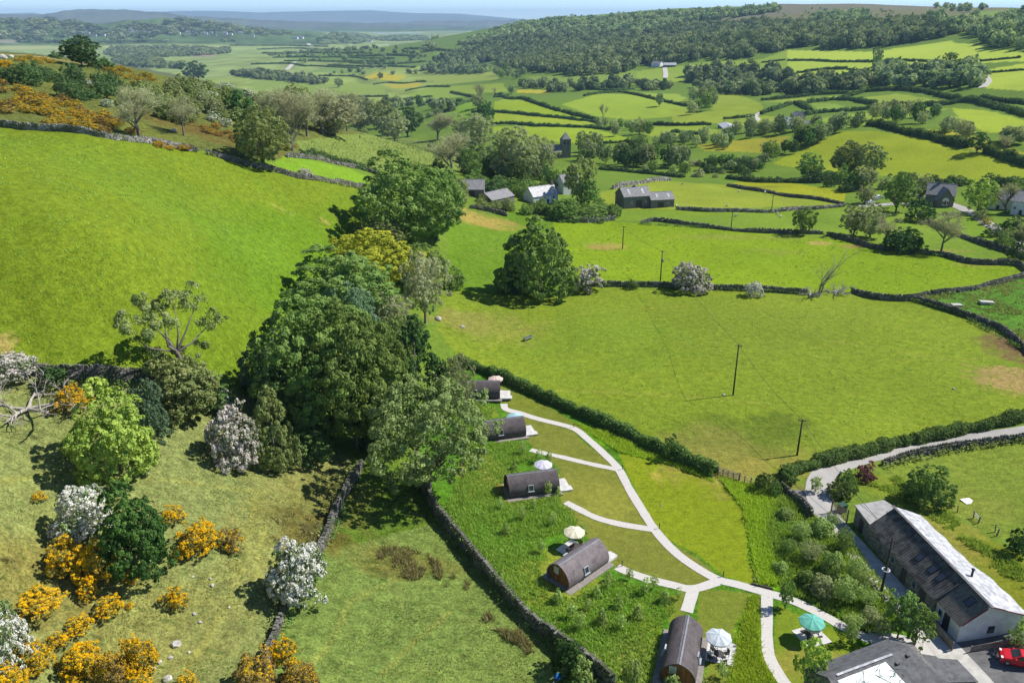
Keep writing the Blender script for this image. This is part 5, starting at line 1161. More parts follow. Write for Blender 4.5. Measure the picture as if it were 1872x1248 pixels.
drywall([(1612,850),(1660,838),(1720,826),(1780,815),(1872,803),(1990,780)], 1.0, .7, 'low stone wall on the field side of the lane', ragged=.2)
drywall([(1426,892),(1445,908),(1468,928),(1486,950)], 1.1, .6, 'short stone wall at the lane corner beside the shrubs')
drywall([(1565,1040),(1590,1070),(1618,1102),(1640,1125)], .5, .6, 'low stone kerb wall along the shrubs beside the driveway', ragged=.2)
# ------------------------------------------------------------------ hedges
hedge([(838,662),(870,676),(905,690),(935,702),(980,722),(1030,745),(1090,770),(1150,798),(1200,822),(1250,845),(1308,868)], 1.7, 1.6, 'long clipped dark hedge between the pods and the large pasture')
hedge([(1432,872),(1470,858),(1520,843),(1580,829),(1650,812),(1740,793),(1800,782),(1872,766),(1990,742)], 1.5, 1.9, 'thick green hedge along the upper side of the lane')
HD = [([(905,174),(920,176),(958,182),(997,195),(1035,206),(1074,216),(1095,222)],2.6,3.5,'thick hedge over the crest of the rounded field left of the hill top'),
 ([(862,206),(905,205),(1000,214),(1060,221),(1098,226)],2.2,3,'hedge across the middle of the striped valley fields'),
 ([(862,232),(905,228),(940,227),(1010,232),(1085,235),(1130,239)],2.2,2.8,'lowest hedge of the striped fields above the church tower'),
 ([(1068,176),(1105,171),(1140,170),(1166,175),(1200,183),(1258,195)],2.2,3,'hedge round the top of the smooth domed field'),
 ([(1180,229),(1240,230),(1300,229)],2.4,3,'hedge left of the low grey shed in the valley'),
 ([(1228,242),(1260,245),(1292,249)],1.8,2.5,'short hedge below the low grey shed'),
 ([(1322,218),(1350,216),(1380,213)],1.8,2.5,'short hedge above the low grey shed'),
 ([(1060,264),(1120,262),(1180,260)],1.6,2.5,'thin hedge behind the churchyard trees'),
 ([(1097,310),(1150,315),(1195,319),(1250,325)],1.6,2.5,'hedge below the village trees near the church'),
 ([(1456,134),(1500,128),(1548,126)],2.4,4,'dark hedge on the hill field above the wood'),
 ([(1548,127),(1570,129),(1595,131)],1.4,2,'thin boundary continuing the dark hill hedge'),
 ([(1392,115),(1436,110)],2,3,'short hedge at the left end of the high hill field'),
 ([(1440,111),(1500,112),(1595,114)],2.2,3.5,'long hedge across the upper hill field'),
 ([(1612,113),(1650,111),(1750,114)],2,3,'hedge towards the lone round tree on the hill'),
 ([(1771,115),(1820,110),(1866,106)],1.6,2.2,'thin wall like hedge right of the lone hill tree'),
 ([(1784,136),(1830,132),(1880,128)],1.6,2.4,'hedge on the right hand hill field'),
 ([(1392,184),(1450,179),(1495,174),(1551,171)],2.4,4,'hedge below the valley wood on the left'),
 ([(1540,180),(1565,173),(1587,168),(1648,165),(1684,169),(1733,179),(1777,185)],3,4.5,'big hedge curving over the highest green mound'),
 ([(1771,181),(1820,186),(1880,192)],3,4,'hedge at the right edge beside the far track'),
 ([(1464,192),(1490,187),(1525,183),(1556,184),(1602,192)],3,4,'overgrown hedge left of the highest green mound'),
 ([(1556,204),(1622,195),(1718,193),(1771,186),(1802,193),(1840,203),(1880,215)],3.2,4.5,'long thick hedge below the green mound'),
 ([(1392,209),(1425,198),(1453,190),(1482,203)],2.8,4,'bent hedge above the farm sheds'),
 ([(1448,214),(1500,207),(1551,204)],2.8,4,'bushy hedge right of the farm sheds'),
 ([(1587,229),(1633,238),(1674,248),(1738,264),(1766,271)],3.2,4,'tall hedge along the top of the big sloping field'),
 ([(1802,278),(1853,295),(1890,306)],3.2,4,'hedge right of the round hedgerow oak'),
 ([(1330,327),(1380,333),(1440,334),(1500,334)],2.0,3.5,'scrubby hedge behind the yellow buttercup field'),
 ([(612,178),(660,178),(709,177)],2.6,4,'hedge of dark bushes on the left valley floor'),
 ([(738,182),(765,179),(791,177)],2.2,3.5,'short hedge near the hidden farm roof'),
 ([(742,167),(778,160),(822,159)],2.4,4,'dark hedge between the valley floor knolls'),
 ([(824,169),(845,174),(862,178)],2.4,4,'short dark hedge left of the pale bare trees'),
 ([(868,180),(840,192),(811,206)],2.2,3,'slanting hedge down to the hidden farm'),
 ([(583,139),(640,140),(672,147)],3,5,'hedge left of the far yellow field'),
 ([(683,155),(716,152),(778,150)],2.5,4,'hedge under the far yellow field'),
 ([(902,178),(930,177)],2.2,3,'short hedge at the left end of the rounded field'),
 ([(560,121),(610,123),(665,126)],3,6,'thin hedge behind the far left knoll'),
 ([(1050,160),(1110,166),(1160,164)],2.6,4,'hedge in front of the valley alders'),
 ([(555,288),(590,290),(620,298),(660,310),(690,318)],1.6,2.0,'low scrubby hedge on the broken wall below the reedy field'),
 ([(1790,345),(1840,338),(1890,335)],2.2,3,'hedge behind the white buildings at the right edge'),
]
for pts_, h, w, lb in HD: hedge(pts_, h, w, lb, 'hedgef', lump=.5)
# ------------------------------------------------------------------ the belt of big trees and the trees round the pods
T = tree_px
for a in [
 ('round','syc',572,790,572,196,'big sycamore at the left front of the tree belt'),
 ('round','syc',655,815,590,190,'big sycamore at the right front of the tree belt'),
 ('round','mid',612,705,548,170,'tall sycamore rising behind the two front ones of the belt'),
 ('round','syc',705,730,600,124,'rounded sycamore between the front trees and the pointed one'),
 ('round','blue',512,745,618,118,'lower sycamore at the far left of the tree belt'),
 ('feather','mid',735,690,575,96,'loose leafy tree right of the rounded sycamore of the belt'),
 ('bush','dark',700,820,740,90,'dark undergrowth below the rounded sycamore of the belt'),
 ('bush','hedge',560,835,770,100,'dark undergrowth at the foot of the left front sycamore'),
 ('round','syc',688,820,665,110,'dark lower sycamore leaning out at the front of the tree belt'),
 ('round','mid',640,595,468,205,'broad mid green sycamore with pale leaf edges below the yellow tree'),
 ('round','yel',682,540,424,176,'yellow green tree in the middle of the left tree belt'),
 ('round','mid',765,530,452,96,'leafy tree on the right flank of the belt beside the yellow tree'),
 ('feather','oak',700,470,400,110,'thin leafed tree between the top sycamore and the yellow tree'),
 ('round','syc',742,466,300,195,'big dark sycamore at the top end of the tree belt'),
 ('round','mid',800,440,318,90,'lighter green tree behind the top sycamore of the belt'),
 ('round','blue',650,690,528,132,'bluish green sycamore between the huge one and the pale one'),
 ('cone','dark',762,745,575,125,'dark pointed tree at the right side of the belt above the feathery tree'),
 ('feather','twig',778,590,462,88,'thin grey budding tree on the right flank of the tree belt'),
 ('feather','twig',722,650,540,80,'brownish thin tree between the sycamores of the belt'),
 ('feather','ash',782,905,702,232,'large feathery pale green tree overhanging the long mossy wall'),
 ('feather','pale',838,760,650,70,'loose pale shrub tree at the left end of the pod hedge'),
 ('leanoak','oak',334,722,546,186,'leaning open oak with bare arms and an ivy covered foot in the wall line'),
 ('bush','lime',218,862,694,150,'bright lime green maple above the gorse'),
 ('bush','blue',277,806,684,76,'dark blue green shrub tree beside the lime green maple'),
 ('bush+.6','hawp',434,852,728,92,'pinkish grey flowering hawthorn in front of the tree belt'),
 ('cone','oak',504,850,704,88,'yellowish green pointed tree right of the pinkish hawthorn'),
 ('bush','conif',256,1042,886,128,'dark green holly bush between white hawthorn and orange gorse'),
 ('bush','syc',986,538,382,138,'big round dark tree alone on the long field wall'),
 ('bush','dark',940,532,470,64,'low dark growth at the left foot of the big round tree'),
 ('bush','syc',1691,918,846,82,'round green garden tree on the lawn behind the barn'),
 ('round','mid',1640,1166,1086,60,'small bushy tree at the corner of the drive, left of the pair'),
 ('round','mid',1672,1178,1108,58,'small bushy tree at the corner of the drive, right of the pair'),
 ('round','oak',482,304,204,98,'open green oak standing on the dark wall, left of centre'),
 ('round','dark',150,122,72,64,'wind shaped dark tree alone on the left hill crest'),
 ('bush','dark',180,125,98,44,'lower trailing part of the crest thicket right of the wind shaped tree'),
 ('bush','dark',105,106,94,28,'small dark bush left of the wind shaped crest tree'),
 ('round','dark',357,150,114,52,'dark round tree on the hill edge above the plain'),
 ('round','dark',440,222,168,54,'dark evergreen tree among the white hawthorns'),
 ('bare','twig',255,250,158,100,'bare branched grey tree behind the pale wall, left of two'),
 ('bare','twig',336,248,178,74,'bare branched grey tree behind the pale wall, right of two'),
 ('bare','twig',534,276,165,104,'budding pale ash behind the open oak'),
 ('bare','twig',480,235,160,100,'left budding ash of the row above the open oak'),
 ('bare','twig',590,246,160,104,'brownish budding ash in the middle of the hill row'),
 ('bare','twig',635,240,168,90,'brownish budding ash right of the middle of the hill row'),
 ('bare','twig',562,250,168,90,'pale budding ash between the first two of the hill row'),
 ('willow','twig',612,250,178,90,'dense brownish tree low in the hill row'),
 ('willow','pale',500,225,168,70,'pale leafy tree at the left of the hill row'),
 ('round','oak',545,215,158,60,'olive tree behind the hill row'),
 ('willow','pale',722,258,205,56,'pale bushy tree left of the black green round tree'),
 ('willow','pale',660,240,180,84,'pale green tree at the right end of the hill row'),
 ('round','oak',700,248,186,56,'ivy clad dark olive tree at the right end of the hill row'),
 ('round','dark',745,250,200,58,'black green round tree at the edge of the reedy field'),
 ('bare','twig',800,255,202,84,'thin pale tree behind the reedy field'),
 ('willow','pale',865,275,208,78,'large pale willow above the reedy field'),
 ('bare','twig',828,318,242,96,'spreading bare tree with ochre twigs at the end of the reedy field'),
 ('willow','pale',938,326,232,96,'large pale green willow left of the church tower'),
 ('willow','pale',985,322,248,66,'pale willow beside the church tower'),
 ('round','dark',888,232,188,31,'dark dense tree at the corner of the striped fields'),
 ('bare','twig',878,186,152,26,'pale bare tree at the top corner of the striped fields'),
 ('willow','pale',873,198,172,24,'pale bush tree under the bare tree by the striped fields'),
 ('round','oak',1062,374,290,62,'tall open green tree right of the white cottage'),
 ('round','mid',1075,378,330,44,'lower leafy tree at the foot of the tall open tree'),
 ('round','mid',1015,350,312,34,'yellow green tree behind the white cottage'),
 ('bush','dark',996,330,300,30,'dark purple brown yew behind the white cottage'),
 ('bush','mid',1035,402,362,66,'bushy green garden trees below the white cottage'),
 ('bush','mid',1085,400,372,58,'rounded garden shrub right of the white cottage garden'),
 ('bush','hedgef',905,352,322,50,'dark shrubs above the grey barns'),
 ('bush','mid',965,350,326,44,'leafy shrubs between grey barn and white cottage'),
 ('bush','dark',800,310,290,28,'dark ivy bush at the foot of the ochre bare tree'),
 ('bush+.8','haw',868,310,286,16,'small white flowering bush near the ochre bare tree'),
 ('bush','hedgef',882,312,284,20,'dark bush right of the small white flowering bush'),
 ('bush+.6','hawp',1075,530,474,56,'whitish hawthorn at the right foot of the big round tree'),
 ('bush+.6','hawp',1262,530,471,70,'large pinkish white hawthorn on the long field wall'),
 ('bush+.8','haw',1378,541,511,34,'small white hawthorn on the long field wall'),
 ('bush','hedge',1155,527,508,24,'small clipped bush on the long field wall'),
 ('bush','mid',830,526,484,40,'grey green bush on the shaded pasture edge, left of the big round tree'),
 ('round','mid',1468,430,380,42,'stubby ivy clad tree on the upper wall'),
 ('bare','twig',1720,462,384,90,'spreading half bare tree beside the dark round bush'),
 ('bush','dark',1652,458,408,72,'dark round evergreen bush below the pale willows'),
 ('willow','pale',1560,430,374,56,'pale grey willow left of three in the upper field'),
 ('willow','pale',1590,434,376,60,'pale grey willow in the middle of three in the upper field'),
 ('bare','twig',1618,448,386,60,'thin budding willow right of three in the upper field'),
 ('bush','mid',1606,396,372,34,'round green bush by the village car park'),
 ('round','syc',1637,388,318,58,'tall dark tree left of the slate gabled house'),
 ('bush','dark',1680,404,360,54,'dark bush in front of the slate gabled house'),
 ('willow','pale',1680,366,318,40,'pale tree behind the tall dark tree by the gabled house'),
 ('round','lime',1786,388,330,58,'bright round tree right of the slate gabled house'),
 ('bare','twig',1836,390,330,52,'grey brown budding tree near the white buildings at the right edge'),
 ('round','mid',1860,366,326,40,'green tree behind the white buildings'),
 ('willow','pale',1580,372,338,34,'small silvery willow by the village cars'),
 ('round','mid',1478,325,282,48,'dark round tree at the left of the hedgerow clump in the sloping field'),
 ('round','oak',1545,320,262,64,'tall spreading oak in the middle of the hedgerow clump'),
 ('round','oak',1585,322,265,62,'tall oak at the right of the hedgerow clump'),
 ('bush','hedgef',1500,332,304,36,'dark bush below the hedgerow clump, left'),
 ('bush','mid',1535,336,300,34,'bright green bush below the hedgerow clump'),
 ('bush','dark',1560,346,305,38,'black green bush under the tall oaks'),
 ('round','pale',1578,345,306,48,'pale green bushy tree in front of the tall oaks'),
 ('round','dark',1785,280,244,38,'round dark hedgerow oak on the slope'),
 ('bare','twig',1834,280,247,34,'bare twiggy tree on the slope beside the hedgerow oak'),
 ('bush','dark',1752,338,320,38,'dark bush above the slate gabled house'),
 ('bush','dark',1812,337,318,40,'dark bush above the bright round tree'),
 ('round','dark',1297,312,288,26,'small dark round tree in the scrub below the churchyard'),
 ('round','mid',1720,116,96,0,''),
]:
    if a[5]: T(*a)
for a in [('bush','gold',1803,410,396,20,'golden yellow bush beside the village lane'),('bush','hedgef',1815,432,408,34,'dark roadside bush right of the golden one'),('bush','mid',1838,452,424,36,'green roadside bush nearest the lane bend'),('bush','hedgef',1858,474,436,40,'dark roadside bush at the right edge'),('bush','dark',1852,424,392,40,'dark shrubs below the white buildings'),('bare','twig',1868,440,396,36,'bare grey thicket at the right edge above the lane'),('bush','oak',1790,400,380,30,'olive shrub at the foot of the bright round tree'),('bush','mid',1640,360,340,30,'green bush behind the village cars'),('bush','hedgef',1725,345,325,30,'dark bush behind the gabled house, left'),('bush','pale',1620,345,322,30,'pale scrub behind the village cars')]: tree_px(a[0],a[1],a[2],a[3],a[4],a[5],a[6],'bush','bush')
# the dead tree, its brush and the fallen tree
def deadtree(label, p, h, seed, fallen=False, spread=1.0, rz=0.):
    root = thing('fallen_tree' if fallen else 'dead_tree', label, 'fallen tree' if fallen else 'dead tree', p, rz); rn = random.Random(seed); b = MB(); tw = MB()
    def grow(q, d, ln, r, lev, mb):
        pts_ = [q]
        for i in range(5):
            d = (d + Vector((rn.uniform(-1, 1), rn.uniform(-1, 1), rn.uniform(-.6, .5) if fallen else rn.uniform(-.3, .6))) * .22).normalized(); n = pts_[-1] + d * ln / 5
            if fallen: n.z = max(n.z, r)
            pts_.append(n)
        mb.tube(pts_, [r * (1 - .15 * i) for i in range(6)], 7 if lev < 2 else 4, False)
        if lev < 3:
            for j in range(4 if lev < 2 else 3):
                s = pts_[rn.randint(2, 5)]; a = rn.uniform(0, 6.28); nd = (d * .8 + Vector((math.cos(a), math.sin(a), rn.uniform(-.2, .7) if fallen else rn.uniform(.2, 1))) * .8).normalized()
                grow(s, nd, ln * rn.uniform(.45, .7), r * .5, lev + 1, tw if lev >= 1 and h > 7 else b)
    if fallen:
        for k in range(5): grow(Vector((rn.uniform(-.1, .1), rn.uniform(-.1, .1), .3)), Vector((math.cos(k * 1.3 + .3), math.sin(k * 1.3 + .3), .15)), h * rn.uniform(.7, 1), .26, 0, b)
    else:
        for d in (Vector((-.05, 0, 1)), Vector((.35, .1, 1)).normalized(), Vector((.1, -.15, 1)).normalized()): grow(Vector((0, 0, -.2)), d, h * rn.uniform(.62, .8), .22, 1, b)
    b.build('trunk' if not fallen else 'trunk_log', DEADW if fallen else BARK, root, True); tw.n and tw.build('branches', DEADW, root, True); return root
deadtree('bare dead tree with upright stems at the gap in the long field wall', P(1497, 541), 11, 3)
deadtree('grey fallen tree with bleached bare branches at the left edge', P(52, 752), 6.0, 8, True, rz=.4)
deadtree('pile of broken branches beside the dead tree on the wall', P(1528, 536), 3.2, 11, True)
deadtree('bleached log lying at the foot of the dead tree', P(1482, 540), 2.2, 12, True)
for a in [('bush+.6','hawp',28,690,636,86,'greyish white thorn bush over the fallen tree'),('bush','dark',98,704,664,52,'dark bush between the fallen tree and the orange gorse'),
 ('bush+.8','haw',160,976,880,98,'white flowering hawthorn beside the dark holly'),('bush+.8','haw',545,1096,984,108,'white hawthorn in full flower astride the tumbled wall'),
 ('bush+.8','haw',12,1216,1092,94,'white hawthorn cut by the left edge of the picture'),('bush+.8','haw',412,762,704,36,'small sparse white thorn behind the pinkish hawthorn'),
 ('bush','dark',1040,1226,1168,66,'dark ivy bush growing over the mossy wall at the bottom'),('bush','orch',1062,1246,1200,44,'paler ivy shoots on the mossy wall beside the dark ivy bush'),
 ('bush','oak',338,748,640,128,'ivy thicket round the foot of the leaning open oak'),('bush','hedge',385,745,690,80,'shaded thicket behind the pinkish hawthorn'),
 ('bush','purp',1580,875,841,38,'round purple leaved bush at the lane bend'),('bush','mid',1545,906,850,36,'tall green shrub beside the iron gate'),('bush','oak',1530,905,872,40,'olive shrub at the inside of the lane bend'),
 ('bush','hedge',1440,880,852,34,'dark bush at the end of the roadside hedge'),('bush','hedge',1395,895,858,34,'dark thorn at the right end of the rail fence'),('bush','hedge',1416,904,876,24,'small dark bush beside the stone lane corner'),
 ('bush','hedge',1228,838,792,34,'taller bush growing in the pod hedge'),('bush','dark',1862,1010,958,46,'dark bush at the right edge of the barn lawn'),('bush','orch',1860,1180,1130,36,'leafy shrub at the right edge beside the red car'),
 ]: tree_px(a[0], a[1], a[2], a[3], a[4], a[5], a[6], 'bush', 'bush')
# gorse
GL = [(135,745,688,64,'gorse','orange flowering gorse bush left of the lime green maple'),(125,1040,968,78,'gorse','wide orange gorse below the white hawthorn, left half'),(175,1060,978,80,'gorse','wide orange gorse beside the dark holly, right half'),
 (318,952,918,44,'gorse','small orange gorse against the right side of the dark holly'),(362,1002,944,76,'gorse','bright orange gorse clump right of the holly'),(335,1020,985,34,'gorse','low orange gorse in front of the clump right of the holly'),
 (425,1002,955,46,'gorseb','brown leafless gorse right of the orange clump'),(325,1106,1066,44,'gorse','lone orange gorse bush in open pasture'),(72,914,894,26,'gorse','tiny lone gorse far left in the pasture'),
 (200,1118,1082,52,'gorse','orange gorse inside the left corner group, upper right'),(160,1092,1056,38,'gorse','orange gorse inside the left corner group, upper middle'),(70,1110,1070,90,'gorse','orange gorse at the left edge behind the white hawthorn'),
 (240,1060,1038,30,'gorse','small gorse at the right foot of the wide orange gorse'),(145,1150,1122,50,'gorse','low orange gorse in the middle of the left corner group'),(60,1220,1160,76,'gorse','tall orange gorse right of the cut white hawthorn'),
 (150,1232,1166,86,'gorse','broad orange gorse in the bottom left corner group'),(205,1246,1180,66,'gorseb','brownish gorse in the bottom left corner group'),(258,1228,1150,72,'gorse','orange gorse at the right end of the corner group'),
 (265,1258,1230,40,'gorse','low orange gorse on the bottom edge left of the white stones'),(342,1258,1226,40,'gorse','small orange gorse on the bottom edge by the white stones'),(520,1206,1152,52,'gorse','bright gorse at the lower end of the tumbled wall'),
 (470,1256,1188,84,'gorseb','brown gorse thicket at the bottom edge, left of the wall end'),(545,1262,1200,80,'gorseb','brown and orange gorse thicket at the bottom edge below the wall'),(110,1178,1150,40,'gorse','small orange gorse beside the broad corner gorse'),
 (238,1110,1098,16,'gorse','tiny gorse tuft right of the corner group'),(20,1262,1200,70,'gorse','orange gorse in the extreme bottom left corner'),(152,800,770,30,'gorseb','faded gorse at the left foot of the lime green maple')]
for bx, by, ty, w, lf, lb in GL: tree_px('gorse+%.2f' % (.66 if lf == 'gorse' else .26), lf, bx, by, ty, w, lb, 'gorse_bush', 'gorse')
for key in list(PROTO): pass
# flowering hawthorns use the bloom variant of the bush
# ------------------------------------------------------------------ gorse, scrub and thorns on the left hill
g = np.random.default_rng(99)
def scat(poly, n, shape, leaf, w, h, label, name, cat, group, det='mid', parts=False, sq=.35):
    for x, y in scatter_world(poly, n, g):
        s = g.uniform(1 - sq, 1 + sq); tree_at(Vector((x, y, zat(x, y))), w * s, h * s * g.uniform(.85, 1.2), shape, leaf, name, label, cat, group, det, parts=parts)
scat([(0,160),(60,168),(120,185),(200,215),(250,236),(190,242),(90,232),(0,222)], 62, 'gorse+.40', 'gorse', 3.0, 1.6, 'orange gorse bush on the left hillside directly above the pale stone wall', 'gorse_bush', 'gorse', 'gorse above the pale stone wall')
scat([(0,150),(90,175),(200,210),(250,240),(300,255),(150,240),(0,215)], 40, 'gorse+.05', 'gorseb', 3.2, 1.7, 'brown gorse bush among the orange ones above the pale stone wall', 'gorse_bush', 'gorse', 'brown gorse above the pale stone wall')
scat([(195,125),(230,128),(285,146),(290,160),(240,158),(200,140)], 26, 'gorse+.32', 'gorse', 3.2, 1.9, 'rusty gorse bush on the hill edge below the wind shaped crest tree', 'gorse_bush', 'gorse', 'rusty gorse on the hill edge')
scat([(28,104),(60,102),(105,118),(80,124),(30,116)], 14, 'gorse+.4', 'gorse', 3.0, 1.6, 'rusty orange gorse bush on the bare left crest', 'gorse_bush', 'gorse', 'gorse on the bare crest')
scat([(0,116),(22,118),(25,126),(0,128)], 6, 'gorse+.7', 'gorse', 3.0, 1.6, 'orange gorse bush at the left edge of the crest', 'gorse_bush', 'gorse', 'gorse at the left edge of the crest')
scat([(0,132),(60,136),(130,150),(215,160),(215,190),(150,188),(60,160),(0,150)], 34, 'bush', 'hedgef', 5.0, 4.2, 'dark scrub bush in the band across the left hillside', 'bush', 'bush', 'dark scrub on the left hillside')
scat([(215,160),(300,160),(400,165),(440,190),(420,215),(300,205),(230,200)], 30, 'bush', 'oak', 4.6, 4.0, 'olive scrub bush behind the bare trees of the left hill', 'bush', 'bush', 'olive scrub behind the bare trees')
scat([(370,225),(450,235),(540,262),(520,285),(420,275),(380,255)], 18, 'gorse+.1', 'gorseb', 3.0, 1.6, 'brown scrub bush on the slope left of the open oak', 'bush', 'bush', 'brown scrub left of the open oak')
scat([(245,262),(300,262),(370,276),(350,282),(280,268)], 9, 'gorse+.35', 'gorseb', 2.6, 1.2, 'rusty gorse at the right end of the pale stone wall', 'gorse_bush', 'gorse', 'gorse at the end of the pale wall')
scat([(540,238),(620,228),(700,240),(690,252),(600,248)], 12, 'bush', 'oak', 4.5, 3.6, 'olive bush at the foot of the budding ash row', 'bush', 'bush', 'bushes under the ash row')
for px, py, w, lb in [(196,196,22,'white flowering thorn on the left hill nearest the dark scrub'),(300,196,30,'white flowering thorn between the two bare trees, upper'),(365,192,24,'white thorn left of the dark evergreen, lower one'),(385,186,28,'white thorn left of the dark evergreen, middle one'),(415,170,26,'white thorn above the dark evergreen'),(390,222,26,'white thorn on the brown slope below the dark evergreen'),(412,232,24,'pale thorn above the open oak'),(455,180,22,'white thorn right of the dark evergreen'),(105,162,14,'pale thorn in the dark scrub band'),(160,158,20,'greyish thorn in the dark scrub band, right part')]:
    tree_px('bush+.5', 'haw', px, py, py - w * .8, w, lb, 'hawthorn', 'hawthorn', 'white thorns on the left hill')
tree_px('bush+.6', 'hawp', 555, 322, 306, 28, 'whitish thorn on the dark wall right of the open oak', 'bush', 'bush')
scat([(230,150),(330,160),(430,180),(560,215),(540,255),(430,245),(300,225),(230,205)], 46, 'bush', 'oak', 5.0, 4.2, 'olive or grey scrub bush on the slope between the bare trees and the open oak', 'bush', 'bush', 'scrub between the bare trees and the oak')
scat([(300,170),(420,185),(470,215),(420,235),(330,215)], 14, 'bush', 'pale', 5.0, 4.6, 'pale grey green thicket bush on the slope behind the bare trees', 'bush', 'bush', 'pale thickets behind the bare trees')
for poly, n, w, h, lf, lb, gr in [([(800,322),(880,335),(960,340),(1005,350),(1000,362),(950,366),(890,352),(820,340)], 22, 5.5, 4.5, 'mid', 'leafy shrub in the gardens between the grey barns and the white cottage', 'garden shrubs of the village'),
  ([(820,300),(880,296),(940,322),(1000,326),(1000,336),(930,336),(850,322)], 20, 6.5, 5.5, 'hedgef', 'dark shrub under the pale willows above the village', 'dark shrubs under the willows'),
  ([(1000,378),(1060,372),(1120,380),(1125,398),(1060,404),(1010,398)], 12, 5, 4, 'mid', 'garden shrub below the white cottage by the pale wall', 'shrubs below the cottage'),
  ([(1815,420),(1872,440),(1872,478),(1850,470)], 9, 4, 3, 'oak', 'roadside shrub beside the village lane', 'roadside shrubs'),
  ([(1440,316),(1540,328),(1580,344),(1570,358),(1480,336)], 12, 5, 4, 'hedgef', 'dark bush along the foot of the hedgerow clump', 'bushes at the hedgerow clump')]:
    scat(poly, n, 'bush', lf, w, h, lb, 'bush', 'bush', gr, 'lo' if w > 8 else 'mid')
for poly, n, w, h, lf, lb, gr in [([(1110,385),(1135,388),(1125,402),(1100,400)], 5, 4, 3.4, 'mid', 'shrub beside the left end of the stone barns', 'shrubs beside the stone barns'),
  ([(940,380),(985,376),(1020,380),(1010,392),(950,392)], 9, 4.6, 3.8, 'mid', 'shrub in front of the white cottage', 'shrubs before the white cottage'),
  ([(840,356),(905,376),(935,380),(925,390),(850,378)], 10, 4.4, 3.6, 'oak', 'bush in front of the grey barns', 'bushes before the grey barns'),
  ([(1270,300),(1400,318),(1405,328),(1275,316)], 12, 5, 4, 'hedgef', 'dark bush in the wet corner left of the buttercup field', 'bushes left of the buttercup field')]:
    scat(poly, n, 'bush', lf, w, h, lb, 'bush', 'bush', gr, 'mid')
# ------------------------------------------------------------------ young trees planted round the pods
SAP = [(1113,1062),(985,845),(1003,845),(940,858),(1001,905),(955,950),(925,975),(1065,985),(1010,960),(1090,1090),(1075,1115),(1045,1130),(1130,1110),(1110,1075),(1180,1085),(1215,1100),(1150,1060),(1060,1150),(1020,1100),(915,930),(975,930),(1165,1130),(1195,1075),(1240,1095),(1100,1140),(1135,1150),(1085,1215),(1160,1235),(1320,1240),(990,1010),(1020,905),(955,830)]
for i, (px, py) in enumerate(SAP):
    p = P(px, py); h = 1.6 + .9 * ((i * 37) % 10) / 10
    o = tree_at(p, h * .6, h, 'feather' if i % 3 else 'cone', 'orch', 'sapling', 'young planted tree in the long grass between the pods and the mossy wall', 'sapling', 'saplings in the long grass', 'lo', parts=True)
for px, py, ty, w, lb, lf in [(1436,1112,1062,26,'slim young tree beside the path junction above the teal parasol','mid'),(1552,1176,1138,22,'slim young tree on the lawn right of the teal parasol','orch'),(1478,1262,1176,56,'bright leafy young tree at the bottom edge below the teal parasol','lime'),(1152,1262,1212,34,'leafy young tree in long grass left of the bottom pod','orch'),(1228,1262,1236,30,'bushy shoot in front of the bottom pod','orch'),(1490,900,872,20,'small shrub on the verge of the lane bend','orch')]:
    tree_px('round', lf, 0 + px, py, ty, w, lb, 'young_tree', 'young tree', det='mid')
for i, (px, py, ty, w) in enumerate([(1462,985,940,48),(1500,975,928,50),(1540,1005,950,46),(1480,1025,975,54),(1520,1045,985,52),(1560,1060,1005,46),(1440,1010,975,40),(1500,1085,1035,60),(1545,1100,1040,64),(1585,1105,1060,48),(1470,1070,1030,46),(1590,1140,1100,50),(1560,1150,1115,46),(1435,945,918,36),(1520,960,930,34),(1610,1160,1120,40),(1425,1045,1015,34),(1575,1075,1030,38)]):
    tree_px(['feather','bush','feather'][i % 3], ['orch','orch','mid','pale'][i % 4], px, py, ty + (py - ty) * .30, w * .82, 'leafy orchard shrub in the overgrown plot between the lawn and the barn driveway', 'shrub', 'shrub', 'orchard shrubs beside the driveway', det='hi')
# ------------------------------------------------------------------ boulders
def boulder(p, s, seed, label, group=None, name='boulder'):
    g2 = np.random.default_rng(seed); d = fib(40, g2, .2); r = 1 + .5 * vnoise(d[:, 0] * 2 + seed, d[:, 1] * 2 + d[:, 2], seed); import bmesh
    bm = bmesh.new(); [bm.verts.new(tuple(v * q * np.array([s, s * .8, s * .7]) * .85)) for v, q in zip(d, r)]; bmesh.ops.convex_hull(bm, input=bm.verts)
    me = bpy.data.meshes.new(name); bm.to_mesh(me); bm.free(); me.materials.append(LIME); o = bpy.data.objects.new(name, me); COL.objects.link(o); o.location = p + Vector((0, 0, s * .15)); o.rotation_euler = (0, 0, seed); return tag(o, label, 'rock', group)
LIME = nmat('limestone', (.30,.28,.25), (.58,.56,.52), 2.5, .95, .5, lo=.4, hi=.6)
for k, (px, py, s) in enumerate([(322,1178,.62),(312,1202,.3),(292,1210,.32),(282,1222,.26),(306,1242,.6),(345,1192,.22),(355,1122,.28),(366,1137,.24),(388,1070,.3),(384,1058,.22),(352,1054,.22),(418,1110,.2)]):
    boulder(P(px, py), s, k + 3, 'white limestone boulder in the pasture, the largest, right of the corner gorse' if k == 0 else 'pale limestone boulder lying in the lower left pasture', None if k == 0 else 'small limestone boulders in the lower left pasture')
